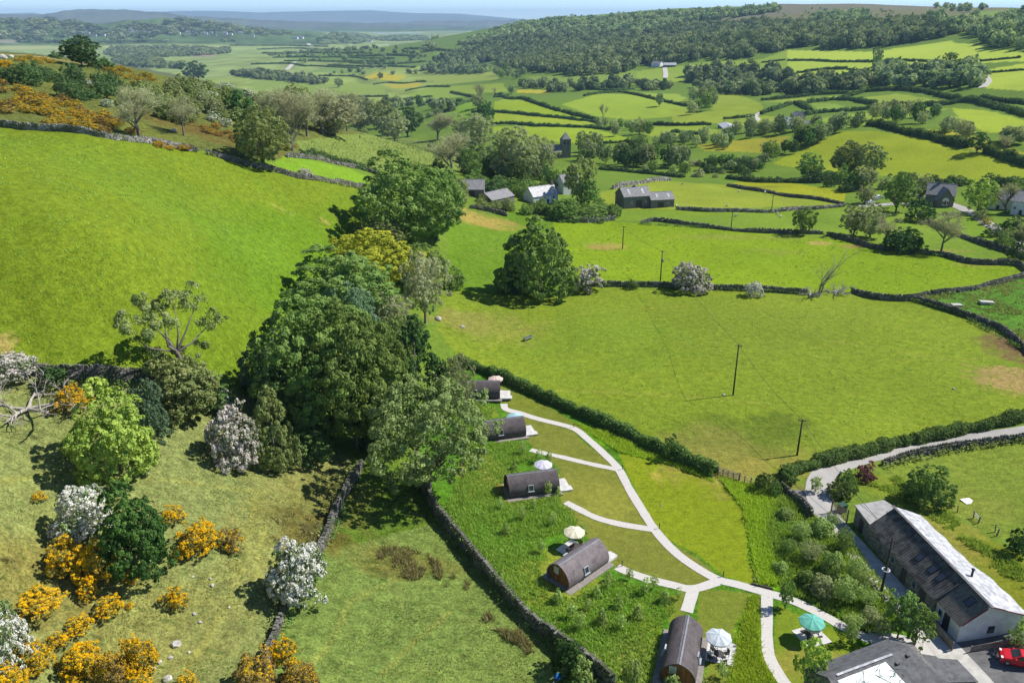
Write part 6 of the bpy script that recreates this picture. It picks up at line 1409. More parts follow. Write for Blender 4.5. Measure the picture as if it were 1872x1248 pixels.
for k, (px, py, s, lb) in enumerate([(801,584,1.0,'pale rock beside the tree belt, the larger of two'),(846,598,.6,'pale rock right of the larger one by the tree belt'),(1743,711,.35,'white stone alone in the large right pasture'),(1323,722,.4,'white stone at the foot of the mid pasture pole'),(4,107,1.7,'grey limestone outcrop on the left crest at the picture edge'),(20,105,1.2,'limestone outcrop on the left crest, second from the edge'),(150,116,1.5,'flat limestone outcrop below the wind shaped crest tree'),(318,240,.9,'grey rock near the right bare tree on the left hill'),(1380,1058,.25,'small white stone at the edge of the ditch grass'),(1209,923,.18,'small white stone on the lawn by the main path')]):
    boulder(P(px, py), s, k + 40, lb)
# ------------------------------------------------------------------ sheep
WOOL = nmat('wool', (.50,.48,.43), (.66,.64,.58), 9, .95, .6); FACE_ = nmat('sheep_face', (.05,.045,.04), (.10,.09,.08), 8)
def sheep0(p):
    root = thing('sheep', '', 'sheep', p, 0, 'sheep in the upper fields'); r = [(-.52,.0,.62,.10),(-.42,0,.62,.26),(-.1,0,.60,.31),(.25,0,.62,.29),(.42,0,.66,.20),(.56,0,.76,.12),(.72,0,.74,.10),(.84,0,.66,.06)]
    mk_b = MB().tube([q[:3] for q in r], [q[3] for q in r], 12); 
    for x in (-.34, .30):
        for y in (-.13, .13): mk_b.tube([(x, y, .5), (x + (.03 if x < 0 else 0), y, .25), (x, y, 0)], [.09, .05, .04], 6)
    mk_b.build('body', WOOL, root, True); MB().tube([(.62,0,.76),(.76,0,.74),(.90,0,.64)], [.105,.10,.05], 8).tube([(.64,.06,.82),(.62,.2,.80)], [.045,.02], 5).tube([(.64,-.06,.82),(.62,-.2,.80)], [.045,.02], 5).build('face', FACE_, root, True); return root
S0 = None
for k, (px, py) in enumerate([(1351,352),(1329,378),(1398,353),(1345,396),(1421,392),(1426,398),(1247,338),(1236,378)]):
    p = P(px, py)
    if S0 is None: S0 = o = sheep0(p)
    else: o = copy_tree(S0); o.location = p
    o.rotation_euler = (0, 0, k * 1.9); o['label'] = 'white sheep grazing in the fields right of the stone barns'
# ------------------------------------------------------------------ village and farms
def at(px, py): p = P(px, py); return p
def front_dir(a, b): return math.atan2(b.y - a.y, b.x - a.x)
def gab(name, label, cat, pa, pb_, W, eav, rid, **k):
    a, b_ = P(*pa), P(*pb_); ang = front_dir(a, b_); L = math.hypot(b_.x - a.x, b_.y - a.y); k.pop('rev', None)
    a.z = min(a.z, b_.z); r = gable(name, label, cat, a, ang + math.pi, -L if False else L, W, eav, rid, **k)
    r.location = (b_.x, b_.y, a.z); return r
gab('white_cottage', 'white cottage with pale slate roof and chimney among village trees', 'cottage', (975,373), (1020,371), 7.0, 3.6, 6.6, wall=WHITE, roof=SLATEL, wins=[('f',2.2,2.6,.9,.9),('f',6.5,2.6,.9,.9),('f',2.4,1.0,.9,1),('f',7.6,1.0,.9,1)], doors=[('f',4.8,.95,2.0)], chim=[(.6,1.3)])
gab('white_house', 'white house mostly hidden by the tall open tree', 'house', (1030,356), (1062,355), 7.5, 5.2, 8, wall=WHITE, roof=SLATE, wins=[('f',2,3.8,.9,1.1),('f',5,3.8,.9,1.1),('f',2,1.4,.9,1.1)], doors=[('f',4.2,.9,2)], chim=[(.6,1.2)])
gab('grey_barn', 'long grey roofed barn at the left of the village, behind leaves', 'barn', (838,352), (885,364), 9, 3.6, 6.4, wall=RUBBLE, roof=SLATE, doors=[('f',5,3,3)])
gab('grey_barn', 'low grey shed roof between the trees left of the white cottage', 'shed', (900,374), (940,371), 8, 2.8, 5.0, wall=RUBBLE, roof=SLATE, doors=[('f',4,2.4,2.2)])
gab('stone_barn', 'tall stone barn with slate roof and pale skylight streaks, left of the barn pair', 'barn', (1140,382), (1189,379), 8.5, 4.6, 7.4, wall=RUBBLE, roof=SLATE, wins=[('f',2,2.4,.6,.9),('f',8,2.4,.6,.9)], doors=[('f',5,2.6,3.0)], chim=[(5.5,.5)], sky_strips=(2.4,8.2))
gab('stone_barn', 'lower stone barn with slate roof, right of the barn pair', 'barn', (1190,381), (1232,378), 7.5, 3.2, 5.4, wall=RUBBLE, roof=SLATE, wins=[('f',2.4,1.7,.6,.7)], doors=[('f',5.5,2.4,2.2)], sky_strips=(1.5,6.3))
gab('gabled_house', 'dark slate house with steep gable and arched white window at the village lane', 'house', (1690,374), (1742,378), 8, 4.2, 8.0, wall=RUBBLE, roof=SLATE, wins=[('r',-4,2.3,2.0,2.4),('f',3,1.8,1.2,1.2),('f',7,1.8,1.2,1.2)], doors=[('f',5,1.1,2.1)], chim=[(6,1.5)])
pg = P(1726, 379); cr = thing('porch_wing', 'steep slate gabled wing with white arched window facing the lane', 'house', pg, R(84))
MB().prism([(0,-2.9,-.5),(0,-2.9,3.2),(0,0,7.0),(0,2.9,3.2),(0,2.9,-.5)], (0,0,0), (6,0,0)).build('wall', RUBBLE, cr)
b = MB(); [b.prism([(-.4, s*3.5, 2.5),(-.4,0,7.15),(-.4,0,7.32),(-.4,s*3.6,2.62)], (0,0,0), (6.6,0,0)) for s in (-1,1)]; b.build('roof', SLATE, cr)
w = MB().tube([(-.05,0,2.5),(-.12,0,2.5)], [1.25,1.25], 20).box((-.06,0,1.6), (.1,2.3,1.8)).build('arched_window', WFRAME, cr); MB().box((-.15,0,1.8), (.05,.9,1.6)).box((-.15,-.85,1.7),(.05,.5,1.2)).box((-.15,.85,1.7),(.05,.5,1.2)).build('pane', GLASS, w)
gab('white_building', 'white rendered building at the right edge of the village, near one', 'house', (1806,382), (1850,384), 8, 4.4, 7, wall=WHITE, roof=SLATE, wins=[('f',3,2.6,1,1),('f',7,2.6,1,1)], doors=[('f',5,1,2)], chim=[(1,1)])
gab('white_building', 'white rendered building cut by the right edge of the village', 'house', (1846,392), (1900,394), 9, 5.0, 8, wall=WHITE, roof=SLATE, wins=[('f',3,2.6,1,1),('f',8,2.6,1,1)], doors=[('f',6,1,2)], chim=[(1,1)])
VC = None
for px, py, c, a, lb in [(1590,372,(.75,.76,.78),20,'white car in the village car park, left of the group'),(1598,366,(.40,.42,.46),25,'silver car in the village car park, middle of the group'),(1606,363,(.62,.64,.68),15,'pale car at the right end of the village car park group'),(1665,392-32,(.7,.72,.75),0,'pale car behind the dark bush by the gabled house'),(1683,363,(.55,.57,.6),5,'silver car left of the gabled house')]:
    car(lb, P(px, py), R(a), c, True, 'cars in the village')
# church
pc3 = P(1033, 288); ch = thing('church', 'small stone church with square tower and pointed slate cap among trees', 'church', pc3, R(8)); tw_ = 6.0
MB().box((0,0,5.6), (tw_,tw_,12.4)).box((0,0,11.7), (tw_+.3,tw_+.3,.35)).build('tower', RUBBLE, ch)
MB().add([(-tw_/2+.3,-tw_/2+.3,11.9),(tw_/2-.3,-tw_/2+.3,11.9),(tw_/2-.3,tw_/2-.3,11.9),(-tw_/2+.3,tw_/2-.3,11.9),(0,0,16.2)], [(3,2,1,0),(0,1,4),(1,2,4),(2,3,4),(3,0,4)]).build('spire', SLATE, ch)
for s in (-1, 1):
    for fx, fy in ((s*1.1, -tw_/2 - .04),): b = MB().box((fx, fy, 9.6), (.8,.1,1.7)).build('belfry_window', BLACKM, ch)
MB().prism([(-3,-4,-.5),(-3,-4,4.2),(-3,0,8.0),(-3,4,4.2),(-3,4,-.5)], (0,0,0), (-16,0,0)).build('nave', RUBBLE, ch)
b = MB(); [b.prism([(-3.05, s*4.5, 3.9),(-3.05,0,8.1),(-3.05,0,8.3),(-3.05,s*4.6,4.0)], (0,0,0), (-16.4,0,0)) for s in (-1,1)]; b.build('roof', SLATE, ch)
# churchyard stones
GS = None
for k, (x, y) in enumerate(scatter_world([(1222,272),(1245,272),(1246,284),(1224,284)], 16, np.random.default_rng(3))):
    if GS is None: GS = o = tag(MB().box((0,0,.45),(.7,.14,1.0)).tube([(0,-.07,.95),(0,.07,.95)],[.35,.35],12).build('gravestone', RUBBLE), 'grey gravestone in the churchyard lawn right of the church', 'gravestone', 'gravestones in the churchyard')
    else: o = GS.copy(); COL.objects.link(o)
    o.location = (x, y, zat(x, y)); o.rotation_euler = (0, 0, .2 + .1 * (k % 3))
# farms
gab('farm_shed', 'low wide grey farm shed with pale roof at the hedge end', 'shed', (1312,234), (1338,237), 12, 3.2, 5.0, wall=RUBBLE, roof=SLATEL, doors=[('f',6,3,2.6)])
gab('farm_barn', 'blue grey barn of the valley farm, left one', 'barn', (1416,226), (1436,226), 12, 4, 6.2, wall=RUBBLE, roof=nmat('blue_sheet', (.20,.27,.36), (.28,.35,.44), .8), doors=[('f',6,3,3)])
gab('farm_barn', 'pale concrete roofed barn in the valley farm yard', 'barn', (1424,235), (1448,236), 14, 3.4, 5.4, wall=WHITE, roof=SLATEL, doors=[('f',6,3,2.6)])
gab('farm_barn', 'long dark roofed shed right of the valley farm yard', 'shed', (1462,236), (1490,234), 10, 3.4, 5.6, wall=RUBBLE, roof=SLATE, doors=[('f',6,3,2.6)])
gab('farm_house', 'grey stone farmhouse right of the blue grey barn', 'house', (1446,222), (1460,222), 8, 5, 8, wall=RUBBLE, roof=SLATE, wins=[('f',3,3.6,1,1.2),('f',8,3.6,1,1.2)], doors=[('f',6,1,2)], chim=[(1,1.2)])
gab('hill_farm_house', 'slate roofed farmhouse under the wooded hillside', 'house', (1190,123), (1206,123), 12, 6, 10, wall=WHITE, roof=SLATE, wins=[('f',4,4,1.2,1.4),('f',10,4,1.2,1.4)], doors=[('f',7,1.2,2.2)], chim=[(1.5,1.5)])
gab('hill_farm_barn', 'long low barn beside the farmhouse under the wooded hillside', 'barn', (1212,124), (1236,122), 14, 4.5, 8, wall=RUBBLE, roof=SLATEL, doors=[('f',8,4,3.6)])
gab('hidden_farm', 'low blue grey farm roof in the left valley hollow', 'barn', (778,189), (800,188), 10, 3.5, 6, wall=RUBBLE, roof=SLATE, doors=[('f',6,3,2.6)])
gab('hidden_farm', 'white gabled farmhouse beside the low roof in the left valley hollow', 'house', (800,189), (812,188), 8, 5, 8, wall=WHITE, roof=SLATE, wins=[('f',3,3.6,1,1.2)], doors=[('f',5,1,2)], chim=[(1,1)])

# weeds, nettles and ferns along the feet of the walls
for k, (ln_, off) in enumerate([([(752,862),(775,898),(800,945),(835,985),(870,1030),(910,1075),(955,1125),(1000,1165),(1050,1205),(1085,1232),(1120,1262)], -.75), ([(752,862),(775,898),(800,945),(835,985),(870,1030),(910,1075),(955,1125),(1000,1165),(1050,1205),(1085,1232),(1120,1262)], .7), ([(662,852),(628,915),(597,985),(535,1095),(495,1190),(488,1230)], -.7), ([(662,852),(628,915),(597,985),(535,1095),(495,1190),(488,1230)], .7),
   ([(1028,522),(1200,524),(1392,532),(1478,538)], -.6), ([(1556,534),(1660,549),(1760,533),(1872,507)], -.6), ([(1664,547),(1760,577),(1872,639)], -.6), ([(60,683),(190,692),(330,702)], -.6), ([(1612,850),(1720,826),(1872,803)], -.6), ([(1172,409),(1300,417),(1505,428)], -.7), ([(1512,430),(1661,461),(1853,484)], -.7), ([(378,282),(500,313),(668,345)], -.6), ([(752,862),(800,945),(870,1030),(955,1125),(1050,1205),(1120,1262)], .1)]):
    pw = [P(*p) for p in dens(ln_, 12, False)]; pl = catmull([(p.x, p.y) for p in pw], .3); tg = np.gradient(pl, axis=0); tg /= np.linalg.norm(tg, axis=1)[:, None] + 1e-9; gg = np.random.default_rng(700 + k)
    n = len(pl) * 9; j = gg.integers(0, len(pl), n); q = pl[j] + np.stack([-tg[j, 1], tg[j, 0]], 1) * (off + gg.normal(0, .32, n))[:, None]; q = q[vnoise(q[:, 0] / 2.2, q[:, 1] / 2.2, 77) + .5 * vnoise(q[:, 0] / .7, q[:, 1] / .7, 78) > (-.02 if off == .1 else -.1)]; n = len(q); hh = gg.uniform(.1, .85, n); base = 1.5 if off == .1 else 0
    V, F = leafcards(np.c_[q, zat(q[:, 0], q[:, 1]) + hh * (.4 if base else 1) + base], np.c_[gg.normal(0, .6, (n, 2)), np.ones(n)], .26 if k < 4 or k == 12 else .34, gg, .5)
    tag(mk('wall_weeds', V, F, LM[['hedge','mid','oak'][k % 3]], attrs={'tint': np.repeat(gg.random(n), 4)}), kind='stuff')
# ------------------------------------------------------------------ copses of single trees in the middle distance
g = np.random.default_rng(1234)
def copse(poly, n, w, h, leafs, label, group, det='lo', shapes=('round',)):
    for i, (x, y) in enumerate(scatter_world(poly, n, g)):
        s = g.uniform(.75, 1.25); tree_at(Vector((x, y, zat(x, y) - .2)), w * s, h * s * g.uniform(.9, 1.15), shapes[i % len(shapes)], leafs[i % len(leafs)], 'tree', label, 'tree', group, det, parts=False)
copse([(912,126),(948,132),(962,150),(950,160),(925,158),(905,140)], 16, 12, 14, ['wood','mid','wood'], 'tree in the clump at the left end of the big forest', 'trees at the forest end')
copse([(1255,182),(1300,178),(1312,205),(1280,214),(1252,208)], 11, 11, 14, ['mid','wood','pale'], 'tree in the clump at the right of the smooth domed field', 'trees by the domed field')
copse([(1590,222),(1640,212),(1700,212),(1735,222),(1760,238),(1720,236),(1650,226),(1600,230)], 16, 8, 10, ['wood','pale','dark','pale'], 'tree in the row above the big sloping field', 'trees above the sloping field')
copse([(1700,232),(1760,240),(1872,262),(1872,272),(1780,262),(1720,246)], 12, 8, 8, ['wood','pale'], 'tree along the bend of the hedges near the right edge', 'hedge bend trees')
copse([(1395,286),(1430,276),(1480,258),(1530,238),(1548,240),(1500,262),(1440,288),(1400,298)], 20, 8, 9, ['mid','wood','dark'], 'tree in the dense line left of the big sloping field', 'tree line left of the sloping field')
copse([(1270,290),(1330,300),(1400,300),(1410,314),(1330,316),(1290,306)], 16, 6, 6, ['wood','dark','mid'], 'bushy tree in the scrub left of the yellow buttercup field', 'scrub trees left of the buttercup field')
copse([(1040,270),(1110,280),(1190,286),(1250,296),(1250,308),(1190,308),(1100,304),(1045,296)], 44, 8.5, 10.5, ['wood','mid','pale','dark'], 'tree in the village copse right of the church tower', 'village trees right of the church', 'mid')
copse([(1090,232),(1180,238),(1200,250),(1120,250)], 12, 7, 8, ['wood','pale','mid'], 'tree in the hollow below the smooth domed field', 'trees in the hollow')
copse([(830,290),(930,320),(1000,330),(960,345),(860,330),(820,318)], 16, 7, 7, ['mid','wood','hedge'], 'leafy tree among the village gardens below the willows', 'village garden trees', 'mid')
copse([(1130,300),(1300,318),(1290,328),(1140,312)], 8, 5, 6, ['orch','mid'], 'small tree along the field edge right of the village', 'small field edge trees')
copse([(800,340),(860,360),(870,385),(830,400),(800,380)], 8, 6, 6, ['mid','oak'], 'leafy tree behind the top sycamore of the belt', 'trees behind the top sycamore', 'mid')
for a in [('round','dark',1737,113,97,24,'lone dark round tree on the hill field'),('round','wood',1602,121,88,20,'tall dark tree on the hill hedge, upper of two'),('round','mid',1602,128,104,18,'pale tree under the tall dark hill hedge tree'),
 ('bare','twig',1102,218,188,20,'pair of pale bare trees on the smooth domed field'),('willow','pale',1168,246,216,34,'grey willow clump in the hollow above the church'),('round','wood',1060,132,118,12,'small round tree on the forest front meadow'),
 ('round','wood',620,160,144,18,'dark round tree right of the far knoll wood'),('round','wood',632,115,102,14,'single tree on the plain left of the yellow field'),('round','wood',725,195,176,19,'dark round tree in the left valley hollow'),
 ('round','dark',766,196,174,16,'dark tree beside the low farm roof'),('round','dark',815,190,180,18,'dark tree over the white farmhouse gable'),('round','dark',840,190,180,16,'dark bushy tree right of the white farmhouse'),('bush','wood',764,212,204,20,'low dark bush in the left valley hollow'),
 ('round','wood',935,172,156,16,'round dark tree below the valley clump'),('round','wood',1372,118,106,14,'tree at the left end of the hill fields'),('round','wood',1205,195,170,15,'tree at the right of the domed field hedge'),('bare','twig',904,172,160,16,'pale bare tree left of the yellow strip'),
 ('round','mid',1866,95,72,44,''),]:
    if a[6]: tree_px(*a)
# ------------------------------------------------------------------ woods that read as one mass: one object each
def wood(name, polys, spacing, w, h, seed, leaf='wood', n_leaf=90, fade=1.6, cap=9000, avoid=(), shape='round'):
    gg = np.random.default_rng(seed); C, r = lobes_of('round', gg); V0, F0, t0 = crown('round', n_leaf * 2, .26, seed); V0 = V0[:n_leaf * 4]; t0 = t0[:n_leaf * 4]
    base = [crown(shape, int(n_leaf * 1.9), .25 if n_leaf < 200 else .12, seed + k) for k in range(4)]
    pos = []
    for poly in polys:
        W = np.array([(p.x, p.y) for p in world_poly(poly, 12)]); area = abs(sum(W[i, 0] * W[i - 1, 1] - W[i - 1, 0] * W[i, 1] for i in range(len(W)))) / 2
        n = int(min(area / spacing ** 2, cap)); q = scatter_world(poly, n, gg); pos.append(q)
    q = np.concatenate(pos); n = len(q); Vs = []; Ts = []
    for k in range(4):
        qq = q[k::4]; m = len(qq); V0, F0, t0 = base[k]; V0 = np.asarray(V0); s = gg.uniform(.7, 1.3, m); hs = h * s * gg.uniform(.85, 1.2, m); a = gg.uniform(0, 6.28, m); ca, sa = np.cos(a), np.sin(a)
        x = V0[None, :, 0] * w * s[:, None]; y = V0[None, :, 1] * w * s[:, None]; z = V0[None, :, 2] * hs[:, None]
        Vs.append(np.stack([x * ca[:, None] - y * sa[:, None] + qq[:, :1], x * sa[:, None] + y * ca[:, None] + qq[:, 1:], z + zat(qq[:, 0], qq[:, 1])[:, None] - .1 * hs[:, None]], -1).reshape(-1, 3))
        Ts.append(np.clip(t0[None] + gg.normal(0, .5, m)[:, None], 0, 1).ravel())
    V = np.concatenate(Vs); o = mk(name, V, np.arange(len(V)).reshape(-1, 4), LM[leaf], attrs={'tint': np.concatenate(Ts)}); return tag(o, None, None, None, 'stuff')
wood('forest', [[(835,82),(880,66),(915,55),(945,48),(984,42),(1022,36),(1084,37),(1125,33),(1190,27),(1250,25),(1330,21),(1400,16),(1428,13),(1425,22),(1340,34),(1260,42),(1240,50),(1180,62),(1050,68),(940,70),(860,84)]], 15, 17, 14, 5, n_leaf=70, cap=6500)
wood('forest', [[(790,112),(830,100),(860,84),(940,68),(1050,68),(1180,62),(1260,46),(1340,48),(1400,40),(1420,46),(1500,48),(1600,48),(1700,42),(1745,66),(1700,72),(1620,86),(1540,90),(1450,88),(1400,100),(1340,110),(1250,114),(1200,120),(1170,116),(1150,134),(1060,138),(960,131),(905,112),(850,116)]], 12.5, 14, 15, 6, n_leaf=100, cap=7000)
wood('forest', [[(1500,30),(1545,26),(1585,26),(1590,40),(1540,44),(1480,40)],[(1690,28),(1710,14),(1760,10),(1800,14),(1805,30),(1760,40),(1700,44),(1680,40)],[(1790,48),(1820,40),(1872,28),(1990,30),(1990,95),(1872,94),(1800,86),(1785,68)],[(1700,44),(1790,44),(1790,66),(1745,66)]], 12, 13, 14, 7, n_leaf=110, cap=3000)
wood('moor_bushes', [[(1260,44),(1430,16),(1600,18),(1690,22),(1600,30),(1400,36)]], 55, 8, 6, 8, n_leaf=50)
wood('plain_wood', [[(200,88),(300,86),(420,90),(420,98),(340,104),(220,108),(190,100)]], 20, 18, 13, 9, n_leaf=60, cap=1500)
wood('plain_wood', [[(200,112),(290,108),(305,120),(300,126),(230,122)],[(310,118),(335,116),(336,127),(312,127)]], 17, 15, 13, 10, n_leaf=70, cap=600)
wood('plain_wood', [[(420,138),(470,132),(560,142),(600,150),(590,157),(540,152),(460,144)]], 13, 13, 13, 11, n_leaf=90, cap=500)
wood('plain_wood', [[(30,78),(60,74),(160,76),(300,74),(310,78),(150,80)],[(390,73),(428,74),(428,77),(392,77)],[(570,78),(600,66),(650,62),(690,70),(660,80),(590,82)],[(680,72),(720,66),(780,68),(800,74),(700,76)],[(765,92),(775,84),(800,82),(804,92),(780,96)],[(503,62),(530,60),(545,63),(520,66)]], 34, 30, 16, 12, n_leaf=50, cap=900)
wood('plain_trees', [[(600,96),(640,88),(740,88),(790,100),(780,120),(700,128),(620,112)],[(560,132),(760,128),(800,140),(740,146),(580,142)],[(700,100),(740,96),(800,104),(790,114),(720,112)],[(480,100),(600,90),(640,100),(560,118)],[(700,190),(860,180),(860,200),(720,215)]], 62, 13, 11, 13, n_leaf=90, cap=300)
wood('plain_wood', [[(790,116),(860,112),(900,126),(880,136),(800,136),(770,128)]], 15, 14, 14, 14, n_leaf=90, cap=600)
wood('far_wood', [[(0,38),(100,40),(200,52),(290,48),(340,38),(372,44),(440,52),(500,58),(520,66),(400,66),(280,70),(100,74),(-60,74),(-60,40)]], 62, 62, 26, 15, n_leaf=40, cap=3500)
wood('valley_wood', [[(1590,136),(1625,128),(1700,130),(1770,128),(1795,140),(1790,160),(1720,164),(1620,162),(1590,152)]], 10.5, 13, 13, 21, n_leaf=160, cap=90)
wood('valley_wood', [[(1255,138),(1310,130),(1400,128),(1450,136),(1455,150),(1400,152),(1300,158),(1260,152)],[(1440,158),(1500,152),(1585,150),(1590,160),(1500,172),(1440,176)]], 11, 13, 14, 22, n_leaf=160, cap=90)
wood('valley_wood', [[(1262,160),(1330,152),(1390,160),(1440,166),(1390,176),(1300,172)],[(952,156),(1000,152),(1080,150),(1180,150),(1240,156),(1240,168),(1100,164),(1010,172),(960,166)]], 9, 11, 11, 23, n_leaf=150, cap=90)
wood('field_scrub', [[(560,175),(740,190),(860,185),(870,215),(740,225),(640,205)]], 4, 9, 7, 60, leaf='wood', n_leaf=260, cap=24, shape='bush')
wood('field_scrub', [[(1240,150),(1330,142),(1400,150),(1320,158)]], 4, 9, 8, 61, leaf='wood', n_leaf=260, cap=8, shape='bush')
wood('field_scrub', [[(1150,300),(1280,300),(1340,312),(1330,326),(1240,322),(1160,312)]], 4, 4.5, 3.6, 62, leaf='pale', n_leaf=260, cap=16, shape='bush')
wood('field_scrub', [[(1640,330),(1740,332),(1872,336),(1872,346),(1740,346),(1640,344)]], 4, 5, 4, 63, leaf='hedgef', n_leaf=260, cap=16, shape='bush')
wood('field_scrub', [[(760,262),(900,270),(905,290),(820,280)]], 4, 5, 4, 64, leaf='hedgef', n_leaf=260, cap=12, shape='bush')
wood('field_trees', [[(1320,248),(1400,238),(1500,236),(1580,224),(1584,232),(1500,244),(1400,250),(1330,258)]], 4, 8, 9, 65, n_leaf=260, cap=22)
wood('field_trees', [[(1150,255),(1250,256),(1330,262),(1330,276),(1240,268),(1160,268)]], 4, 7, 8, 66, n_leaf=260, cap=20)
# field hedges and ditches of the plain
for k, (pl_, h) in enumerate([([(520,112),(600,113),(700,112)],4),([(500,106),(620,105),(720,108)],4),([(480,98),(600,97),(680,99)],5),([(470,91),(560,90),(650,92)],5),([(460,118),(530,117),(560,122)],4),([(600,120),(680,122),(760,124)],4),([(420,84),(520,84),(600,86)],6),([(640,116),(720,117),(780,113)],4),([(740,90),(800,92),(850,96)],5),([(640,104),(700,102),(760,104)],5)]):
    hedge(pl_, h, 9, ['lowest','second','third','fourth','short left','slanting','highest','right hand','forest side','broken'][k] + ' thin dark field hedge on the flat plain', 'hedgef', 'hedge', lump=.5, dens_k=.5)
# houses of the far village on the plain edge
H0 = None
for k, (px, py) in enumerate([(125,61),(130,64),(146,62),(152,66),(158,62),(163,66),(170,67),(186,66),(236,56),(240,62),(246,58),(262,60),(266,58),(270,61),(275,59),(279,62),(300,60),(306,57),(310,63),(318,59),(325,62),(340,61),(352,63),(362,60),(372,63),(384,61),(392,65),(408,63),(420,64),(436,62),(460,67),(144,51),(230,66),(45,54)]):
    if H0 is None:
        H0 = o = MB().prism([(0,0,-3),(0,0,5.5),(0,-5,9.5),(0,-10,5.5),(0,-10,-3)], (-9,0,0), (9,0,0)).prism([(0,.4,5.4),(0,-5,9.8),(0,-5,10.3),(0,.4,5.9)], (-9.4,0,0), (9.4,0,0), 1).prism([(0,-10.4,5.4),(0,-5,9.8),(0,-5,10.3),(0,-10.4,5.9)], (-9.4,0,0), (9.4,0,0), 1).box((7,-5,10.4), (1.6,1.2,2.4), m=0).build('far_house', [WHITE, SLATE])
        # shift along x so the house is centred
        tag(o, 'white house of the distant village at the foot of the far left hills', 'house', 'houses of the distant village')
    else: o = H0.copy(); COL.objects.link(o)
    o.location = P(px, py); s = .9 + .5 * ((k * 7) % 5) / 5; o.scale = (s * 1.2, s * 1.2, s * 1.2); o.rotation_euler = (0, 0, (k * .37) % .6 - .3)
for k, (px, py, lb) in enumerate([(536,71,'red roofed barn group on the plain, nearest'),(546,70,'pale barn beside the red one on the plain'),(672,77,'white farmhouse on the plain wood edge')]):
    o = H0.copy(); COL.objects.link(o); del o['group']; o['label'] = lb; o.name = 'far_barn'; o['category'] = 'barn'; o.location = P(px, py); o.scale = (2.2, 1.6, 1.3)
# ------------------------------------------------------------------ grasses
pods_av = [(c[0] + d * math.cos(R(a)), c[1] + d * math.sin(R(a)), 2.7) for c, a in PODS for d in (-3, -1, 1, 3, 5)]
ln = PL
av = pods_av + [(22.75, 67.55, 2.6), (33.5, 70.1, 2.3), (UC[3][0], UC[3][1], 2.4)]
blades('long_grass', [(845,720),(880,735),(905,742),(890,800),(960,812),(985,838),(935,850),(1015,905),(1045,930),(1060,965),(990,985),(985,1040),(1045,1095),(1120,1060),(1225,1085),(1240,1130),(1205,1150),(1190,1255),(1115,1255),(1060,1205),(985,1145),(900,1060),(840,975),(815,930),(850,860),(830,760)], 15000, .42, .10, 'grass', 1, 3, av, lines=[(ln, 1.0)])
blades('verge_grass', [(1050,772),(1110,792),(1300,870),(1310,884),(1225,850),(1130,826),(1100,806)], 2600, .40, .10, 'verge', 2, 3, lines=[(ln, 1.0)])
blades('verge_grass', [(1314,872),(1425,898),(1402,960),(1420,1070),(1385,1070),(1372,1000),(1358,930)], 4200, .5, .11, 'verge', 3, 3, lines=[(ln, 1.0)])
blades('verge_grass', [(1373,1090),(1400,1092),(1394,1180),(1418,1255),(1332,1255),(1354,1150)], 3000, .5, .11, 'verge', 4, 3, lines=[(ln, 1.0)])
blades('verge_grass', [(1405,905),(1440,908),(1560,995),(1640,1100),(1640,1150),(1590,1160),(1430,1082),(1400,1000)], 5200, .5, .12, 'grass', 5, 3, lines=[(ln, 1.1)])
blades('verge_grass', [(1560,895),(1640,905),(1700,945),(1760,990),(1830,1060),(1872,1100),(1872,1040),(1800,985),(1720,925),(1640,870)], 2600, .4, .12, 'grass', 6, 3, clump=.5)
blades('rushes', [(640,1000),(760,1000),(800,1050),(790,1070),(700,1050),(640,1040)], 1500, .42, .08, 'rush', 7, 4, clump=.66)
blades('rushes', [(-20,1020),(90,1030),(110,1080),(60,1110),(-20,1100)], 1400, .42, .08, 'rush', 8, 4, clump=.62)
blades('rushes', [(480,950),(600,930),(590,1000),(520,1010)], 900, .45, .08, 'rush', 9, 4, clump=.5)
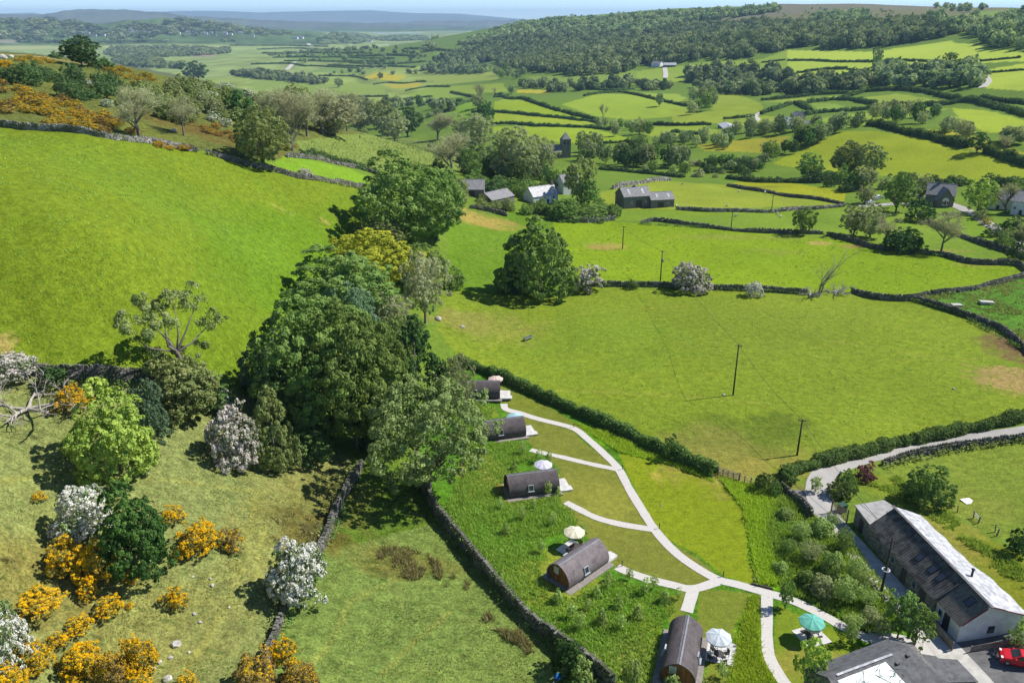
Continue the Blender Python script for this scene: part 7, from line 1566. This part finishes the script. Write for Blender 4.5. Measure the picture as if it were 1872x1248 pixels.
blades('rushes', [(780,1010),(840,1050),(920,1120),(980,1190),(960,1200),(880,1130),(800,1060)], 1800, .42, .09, 'rush', 10, 4, clump=.5)
blades('pasture_grass', [(-60,700),(130,700),(400,740),(560,800),(655,860),(590,980),(510,1130),(480,1255),(-60,1255)], 15000, .15, .10, 'tuft', 11, 2, clump=.42)
blades('pasture_grass', [(665,880),(760,900),(830,990),(1080,1255),(510,1255),(545,1120),(610,980)], 9000, .15, .10, 'tuft', 12, 2, clump=.42)
blades('reeds', [(545,262),(640,250),(720,254),(830,264),(880,286),(800,310),(700,308),(570,286)], 4200, .8, .22, 'ash', 13, 2)
blades('rough_grass', [(1695,548),(1760,536),(1872,512),(1872,632),(1790,586)], 3500, .45, .25, 'tuft', 14, 2, clump=.5)
blades('pasture_tufts', [(0,240),(200,262),(360,290),(560,340),(650,360),(620,470),(520,600),(440,680),(240,685),(0,660)], 5200, .24, .16, 'grass', 21, 3, clump=.5)
blades('pasture_tufts', [(830,540),(985,555),(1290,540),(1560,548),(1760,590),(1872,680),(1872,755),(1500,820),(1320,850),(1010,715),(850,640)], 5200, .22, .15, 'grass', 22, 3, clump=.5)
blades('pasture_tufts', [(830,440),(1170,415),(1520,440),(1840,490),(1660,540),(1300,518),(1030,512),(840,510)], 2500, .28, .22, 'grass', 23, 3, clump=.5)
# ------------------------------------------------------------------ the air
AIR = 5.6e-5
m = bpy.data.materials.new('haze_air'); m.use_nodes = True; m.node_tree.nodes.clear()
ou = m.node_tree.nodes.new('ShaderNodeOutputMaterial'); pv = m.node_tree.nodes.new('ShaderNodeVolumePrincipled')
pv.inputs['Color'].default_value = (.50, .74, 1.0, 1); pv.inputs['Density'].default_value = AIR; pv.inputs['Anisotropy'].default_value = 0.0
m.node_tree.links.new(pv.outputs[0], ou.inputs['Volume'])
top = float(max(ZG.max(), 150)) + 45; bot = float(ZG.min()) - 3
hz = MB().box((0, 0, (top + bot) / 2), (59000, 59000, top - bot)).build('haze', m); tag(hz, kind='stuff')
bpy.data.orphans_purge() if hasattr(bpy.data, 'orphans_purge') else None
